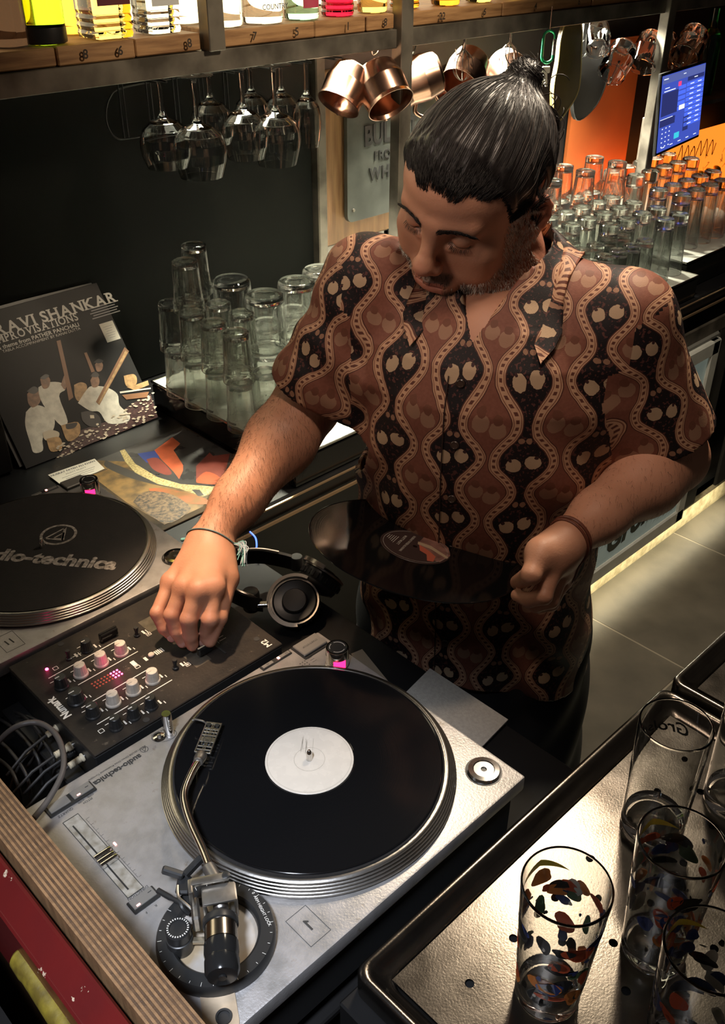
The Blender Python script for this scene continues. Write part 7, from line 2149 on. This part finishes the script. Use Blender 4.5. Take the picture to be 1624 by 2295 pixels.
def set_uv(me, V, F, slv):
    fc = V[F].mean(1); co = V[F].reshape(-1, 3)
    uvT = uv_torso(co)
    sel = np.zeros(len(F), bool); uv = uvT
    for sh_, sd, ar, side in slv:
        l = (fc - BC) @ BL; t = (fc - sh_) @ sd
        if side > 0: m_ = l - .165 + .05 * (.4 - fc[:, 2]) * 0 > np.where(fc[:, 2] > sh_[2] - .03, 0.01, -.0) + .02 * 0
        else: m_ = -l > .175
        dS = np.linalg.norm((fc - sh_) - np.clip(t, 0, 1)[:, None] * sd, axis=1)
        m_ = m_ & (dS < .10) & (t > -.02) & (t < np.linalg.norm(ar) * 1.02) & ((side * l > .19) | (t > .03))
        mm = np.repeat(m_, F.shape[1]); uv[mm] = uv_sleeve(co[mm], sh_, sd, side)
    ul = me.uv_layers.new(name='print'); ul.data.foreach_set('uv', uv.astype(np.float32).ravel())
shirt = npmesh('shirt', Vs, Fs, M_shirt, person)
set_uv(shirt.data, Vs, Fs, [(R_sh, sdR, arR, -1), (L_sh, sdL, arL, 1)])
# collar: two folded leaves round the neck, points in front
def leaf(side, name):
    pts_in, pts_out = [], []
    n_ = 16
    for k in range(n_ + 1):
        t = k / n_; a_ = t * 2.45 * side            # from the nape round to the throat
        rr_ = .068 + .004 * math.sin(PI * t)
        zf = .482 - .030 * t - .070 * t ** 3
        ci = neck_b + BF * (-.004 + .026 * t) + (-BF * math.cos(a_) + BL * math.sin(a_)) * rr_; ci[2] = zf
        wd = .034 + .004 * t + (.034 * sstep(np.array(t), .72, 1.))
        dz = .034 + .010 * t
        co = neck_b + BF * (-.004 + .026 * t) + (-BF * math.cos(a_) + BL * math.sin(a_)) * (rr_ + wd * (.62 + .1 * t)); co[2] = zf - dz - .004 * t
        for _ in range(30):
            d0 = so.val(co[None])[0]
            if d0 > .0055: break
            g_ = np.array([so.val((co + np.eye(3)[q] * .002)[None])[0] - d0 for q in range(3)]); g_ /= max(np.linalg.norm(g_), 1e-9); co = co + g_ * .004
        pts_in.append(ci); pts_out.append(co)
    V = []
    for a_, c_ in zip(pts_in, pts_out):
        m1_ = a_ * .7 + c_ * .3 + BZv * .008; V += [a_ + BZv * -.03, a_, m1_, (a_ + c_) / 2 + BZv * .010, c_]
    V = np.array(V); F = []
    for k in range(n_):
        for q in range(4): F.append((k * 5 + q, (k + 1) * 5 + q, (k + 1) * 5 + q + 1, k * 5 + q + 1))
    F = np.array(F)
    V2 = V - normals_of(V, F) * .0022 * side
    F2 = F[:, ::-1] + len(V); rimF = []
    def ed(a_, c_): rimF.append((a_, c_, c_ + len(V), a_ + len(V)))
    for k in range(n_): ed(k * 5, (k + 1) * 5); ed((k + 1) * 5 + 4, k * 5 + 4)
    for q in range(4): ed(q + 1, q); ed(n_ * 5 + q, n_ * 5 + q + 1)
    VV = np.concatenate([V, V2]); FF = np.concatenate([F, F2, np.array(rimF)])
    o = npmesh(name, VV, FF, M_shirt, shirt)
    ul = o.data.uv_layers.new(name='print'); co = VV[FF].reshape(-1, 3); q_ = co - neck_b
    ul.data.foreach_set('uv', np.stack([np.arctan2(q_ @ BL, q_ @ BF) * .07 + .03, co[:, 2] * 1.4], 1).astype(np.float32).ravel())
    sd_ = o.modifiers.new('smooth', 'SUBSURF'); sd_.levels = 2; sd_.render_levels = 2
    return o
leaf(1, 'collar'); leaf(-1, 'collar')
# placket edge and buttons
M_but = mat('dark_horn_button', (.05, .03, .022), .3)
def front_pt(l, z, off=.002):
    P = BC + BL * l + BF * .30; P = P.copy(); P[2] = z; lo_, hi_ = 0., .35
    t = 0.
    for _ in range(60):
        Q = P - BF * t; dd2 = so.val(Q[None])[0]
        t += max(dd2 * .7, .0004)
        if dd2 < .0006: break
    return P - BF * t + BF * off
pl_pts = [front_pt(-.026, z, .0012) for z in np.linspace(.325, -.215, 34)]
V = []
for p_ in pl_pts: V += [p_ - BL * .0, p_ - BL * .0 + BF * .0012, p_ - BL * .0014 + BF * .0016, p_ - BL * .0016 - BF * .002]
V = np.array(V); F = []
for k in range(len(pl_pts) - 1):
    for q in range(3): F.append((k * 4 + q, k * 4 + q + 1, (k + 1) * 4 + q + 1, (k + 1) * 4 + q))
npmesh('placket_edge', V, np.array(F), mat('dark_seam', (.035, .015, .012), .8), shirt)
for z in (.318, .235, .15, .06, -.03, -.12):
    p_ = front_pt(-.010, z, .0012)
    b = MB(); b.lathe([(.0, .0), (.0055, 0), (.0058, .0012), (.0045, .0022), (.0040, .0016), (0, .0016)], tuple(p_), 20, axis=tuple(BF + BZv * .2)); b.build('button', M_but, shirt, smooth=30)
# cuff hems: a turned band at each sleeve end
for cuff, sd, r_, sh_ in ((cuffR, sdR, .0735, R_sh), (cuffL, sdL, .0755, L_sh)):
    pass
# trousers
ts = SDF()
hipc = BC - BF * .045
ts.fn(lambda P: torso_col(P, -.012), BC, 1., k=.03)
for q in (-1, 1):
    hp_ = hipc + BL * q * .085 + BZv * -.20; kn_ = BC - BF * .03 + BL * q * .125 + BZv * -.55; an_ = BC - BF * .07 + BL * q * .15 + BZv * -.955
    ts.cap(hp_, kn_, .098, .082, k=.05); ts.cap(kn_, an_, .082, .075, k=.03)
def tpost(P, d):
    d = np.maximum(d, P[:, 2] + .12); d = np.maximum(d, -.99 - P[:, 2])
    return d + .003 * np.sin(P[:, 2] * 40 + P[:, 0] * 60)
V_, F_ = ts.mesh(BC + np.array([-.36, -.36, -1.005]), BC + np.array([.36, .36, -.06]), .010, post=tpost)
npmesh('trousers', V_, F_, mat('black_trousers', (.010, .009, .010), .8), person)
for q in (-1, 1):
    an_ = BC - BF * .07 + BL * q * .15; ss = SDF()
    ss.ell(an_ + BF * .07 + BZv * -.975, (.135, .048, .045), np.stack([BF, BL, BZv], 1), k=.02); ss.ell(an_ + BZv * -.95, (.05, .045, .06), np.stack([BF, BL, BZv], 1), k=.03)
    V_, F_ = ss.mesh(an_ + np.array([-.25, -.25, -1.025]), an_ + np.array([.25, .25, -.88]), .008, post=lambda P, d: np.maximum(d, -1.017 - P[:, 2]))
    npmesh('shoe', V_, F_, mat('black_shoe', (.012, .012, .012), .4), person)
# bracelets
def ring_around(c, ax_, rad, s_, n_, jit=0.):
    ax_ = ax_ / np.linalg.norm(ax_); u_ = np.cross(ax_, [0, 0, 1.]); u_ /= np.linalg.norm(u_); v_ = np.cross(ax_, u_)
    out = []
    for k in range(n_):
        a_ = 2 * PI * k / n_; dr = u_ * math.cos(a_) + v_ * math.sin(a_); t = .045
        for _ in range(40):
            q_ = s_.val((c + dr * t)[None])[0]; t -= q_ * .8
        out.append(c + dr * (t + rad + jit * math.sin(a_ * 3)))
    return out
wdir = R_wr - R_el; wdir /= np.linalg.norm(wdir)
wc = R_wr + wdir * -.004
tilt = wdir + perp * .25
rg = ring_around(wc, tilt, .0012, ra, 28)
t_ = bracelet = None
b = MB(); b.tube([Vector(p_) for p_ in rg], .0011, 6, closed=True); br = b.build('cord_bracelet', mat('teal_grey_cord', (.12, .2, .22), .7), person)
side_pt = max(rg, key=lambda p_: (p_ - wc) @ perp)
M_teal = mat('teal_thread', (.16, .42, .42), .7); M_pale = mat('pale_blue_thread', (.42, .52, .62), .7)
for k in range(26):
    a_ = rng.uniform(-.5, .6); p0_ = side_pt + perp * .001 + rng.normal(0, .002, 3)
    out1 = perp * rng.uniform(.010, .019) + fwd_ * rng.uniform(-.006, .010) + BZv * rng.uniform(-.004, .004)
    out2 = perp * rng.uniform(.006, .018) + fwd_ * rng.uniform(.012, .030) - BZv * rng.uniform(.004, .016)
    b = MB(); b.tube(spline([p0_, p0_ + out1, p0_ + out2], 5), .0007, 5); b.build('thread', M_teal if k % 3 == 0 else M_pale, br)
oth = min(rg, key=lambda p_: (p_ - wc) @ perp)
b = MB()
for k in range(4): b.ell(tuple(oth - perp * (.001 + .003 * k) + fwd_ * .001 * k), .0028, 10, 6)
b.build('knot', M_teal, br)
wdL = L_wr - L_el; wdL /= np.linalg.norm(wdL)
for dx, m_, r_ in ((-.012, mat('brown_leather_cord', (.16, .05, .03), .4), .0022), (-.006, MATS['brown_leather_cord'], .0018)):
    rg = ring_around(L_wr + wdL * dx, wdL, .0016, la, 28)
    b = MB(); b.tube([Vector(p_) for p_ in rg], r_, 6, closed=True); bl_ = b.build('leather_bracelet', m_, person)
lowp = min(rg, key=lambda p_: p_ @ arr(_U))
b = MB(); ex_ = arr(_R)
hk = [lowp - ex_ * .012, lowp - ex_ * .004 - BZv * .006, lowp + ex_ * .010 - BZv * .002, lowp + ex_ * .018 + BZv * .004, lowp + ex_ * .014 + BZv * .009, lowp + ex_ * .008 + BZv * .006]
b.tube(spline([Vector(p_) for p_ in hk], 5), .0016, 8); b.build('silver_hook', M_chrome, bl_)
# ------------------------------------------------------------------ flat prints made of many tiny marks count as one piece of stuff
for o in bpy.data.objects:
    n_ = o.name.split('.')[0]
    if n_ in ('outline_print', 'white_legend', 'legend_letters', 'legend_boxes', 'scale_print', 'print', 'button_print', 'small_print', 'sticker_print', 'cover_credits', 'labels', 'key_tiles', 'label_lettering', 'sticker_lettering', 'cover_lines', 'cover_title', 'cover_subtitle', 'lettering', 'dial_print', 'ring_print', 'faint_scrawl', 'number_patch', 'cover_picture'):
        o['kind'] = 'stuff'
# ------------------------------------------------------------------ lift everything so that the floor lies at zero
for o in bpy.data.objects:
    if o.parent is None: o.location.z += UP
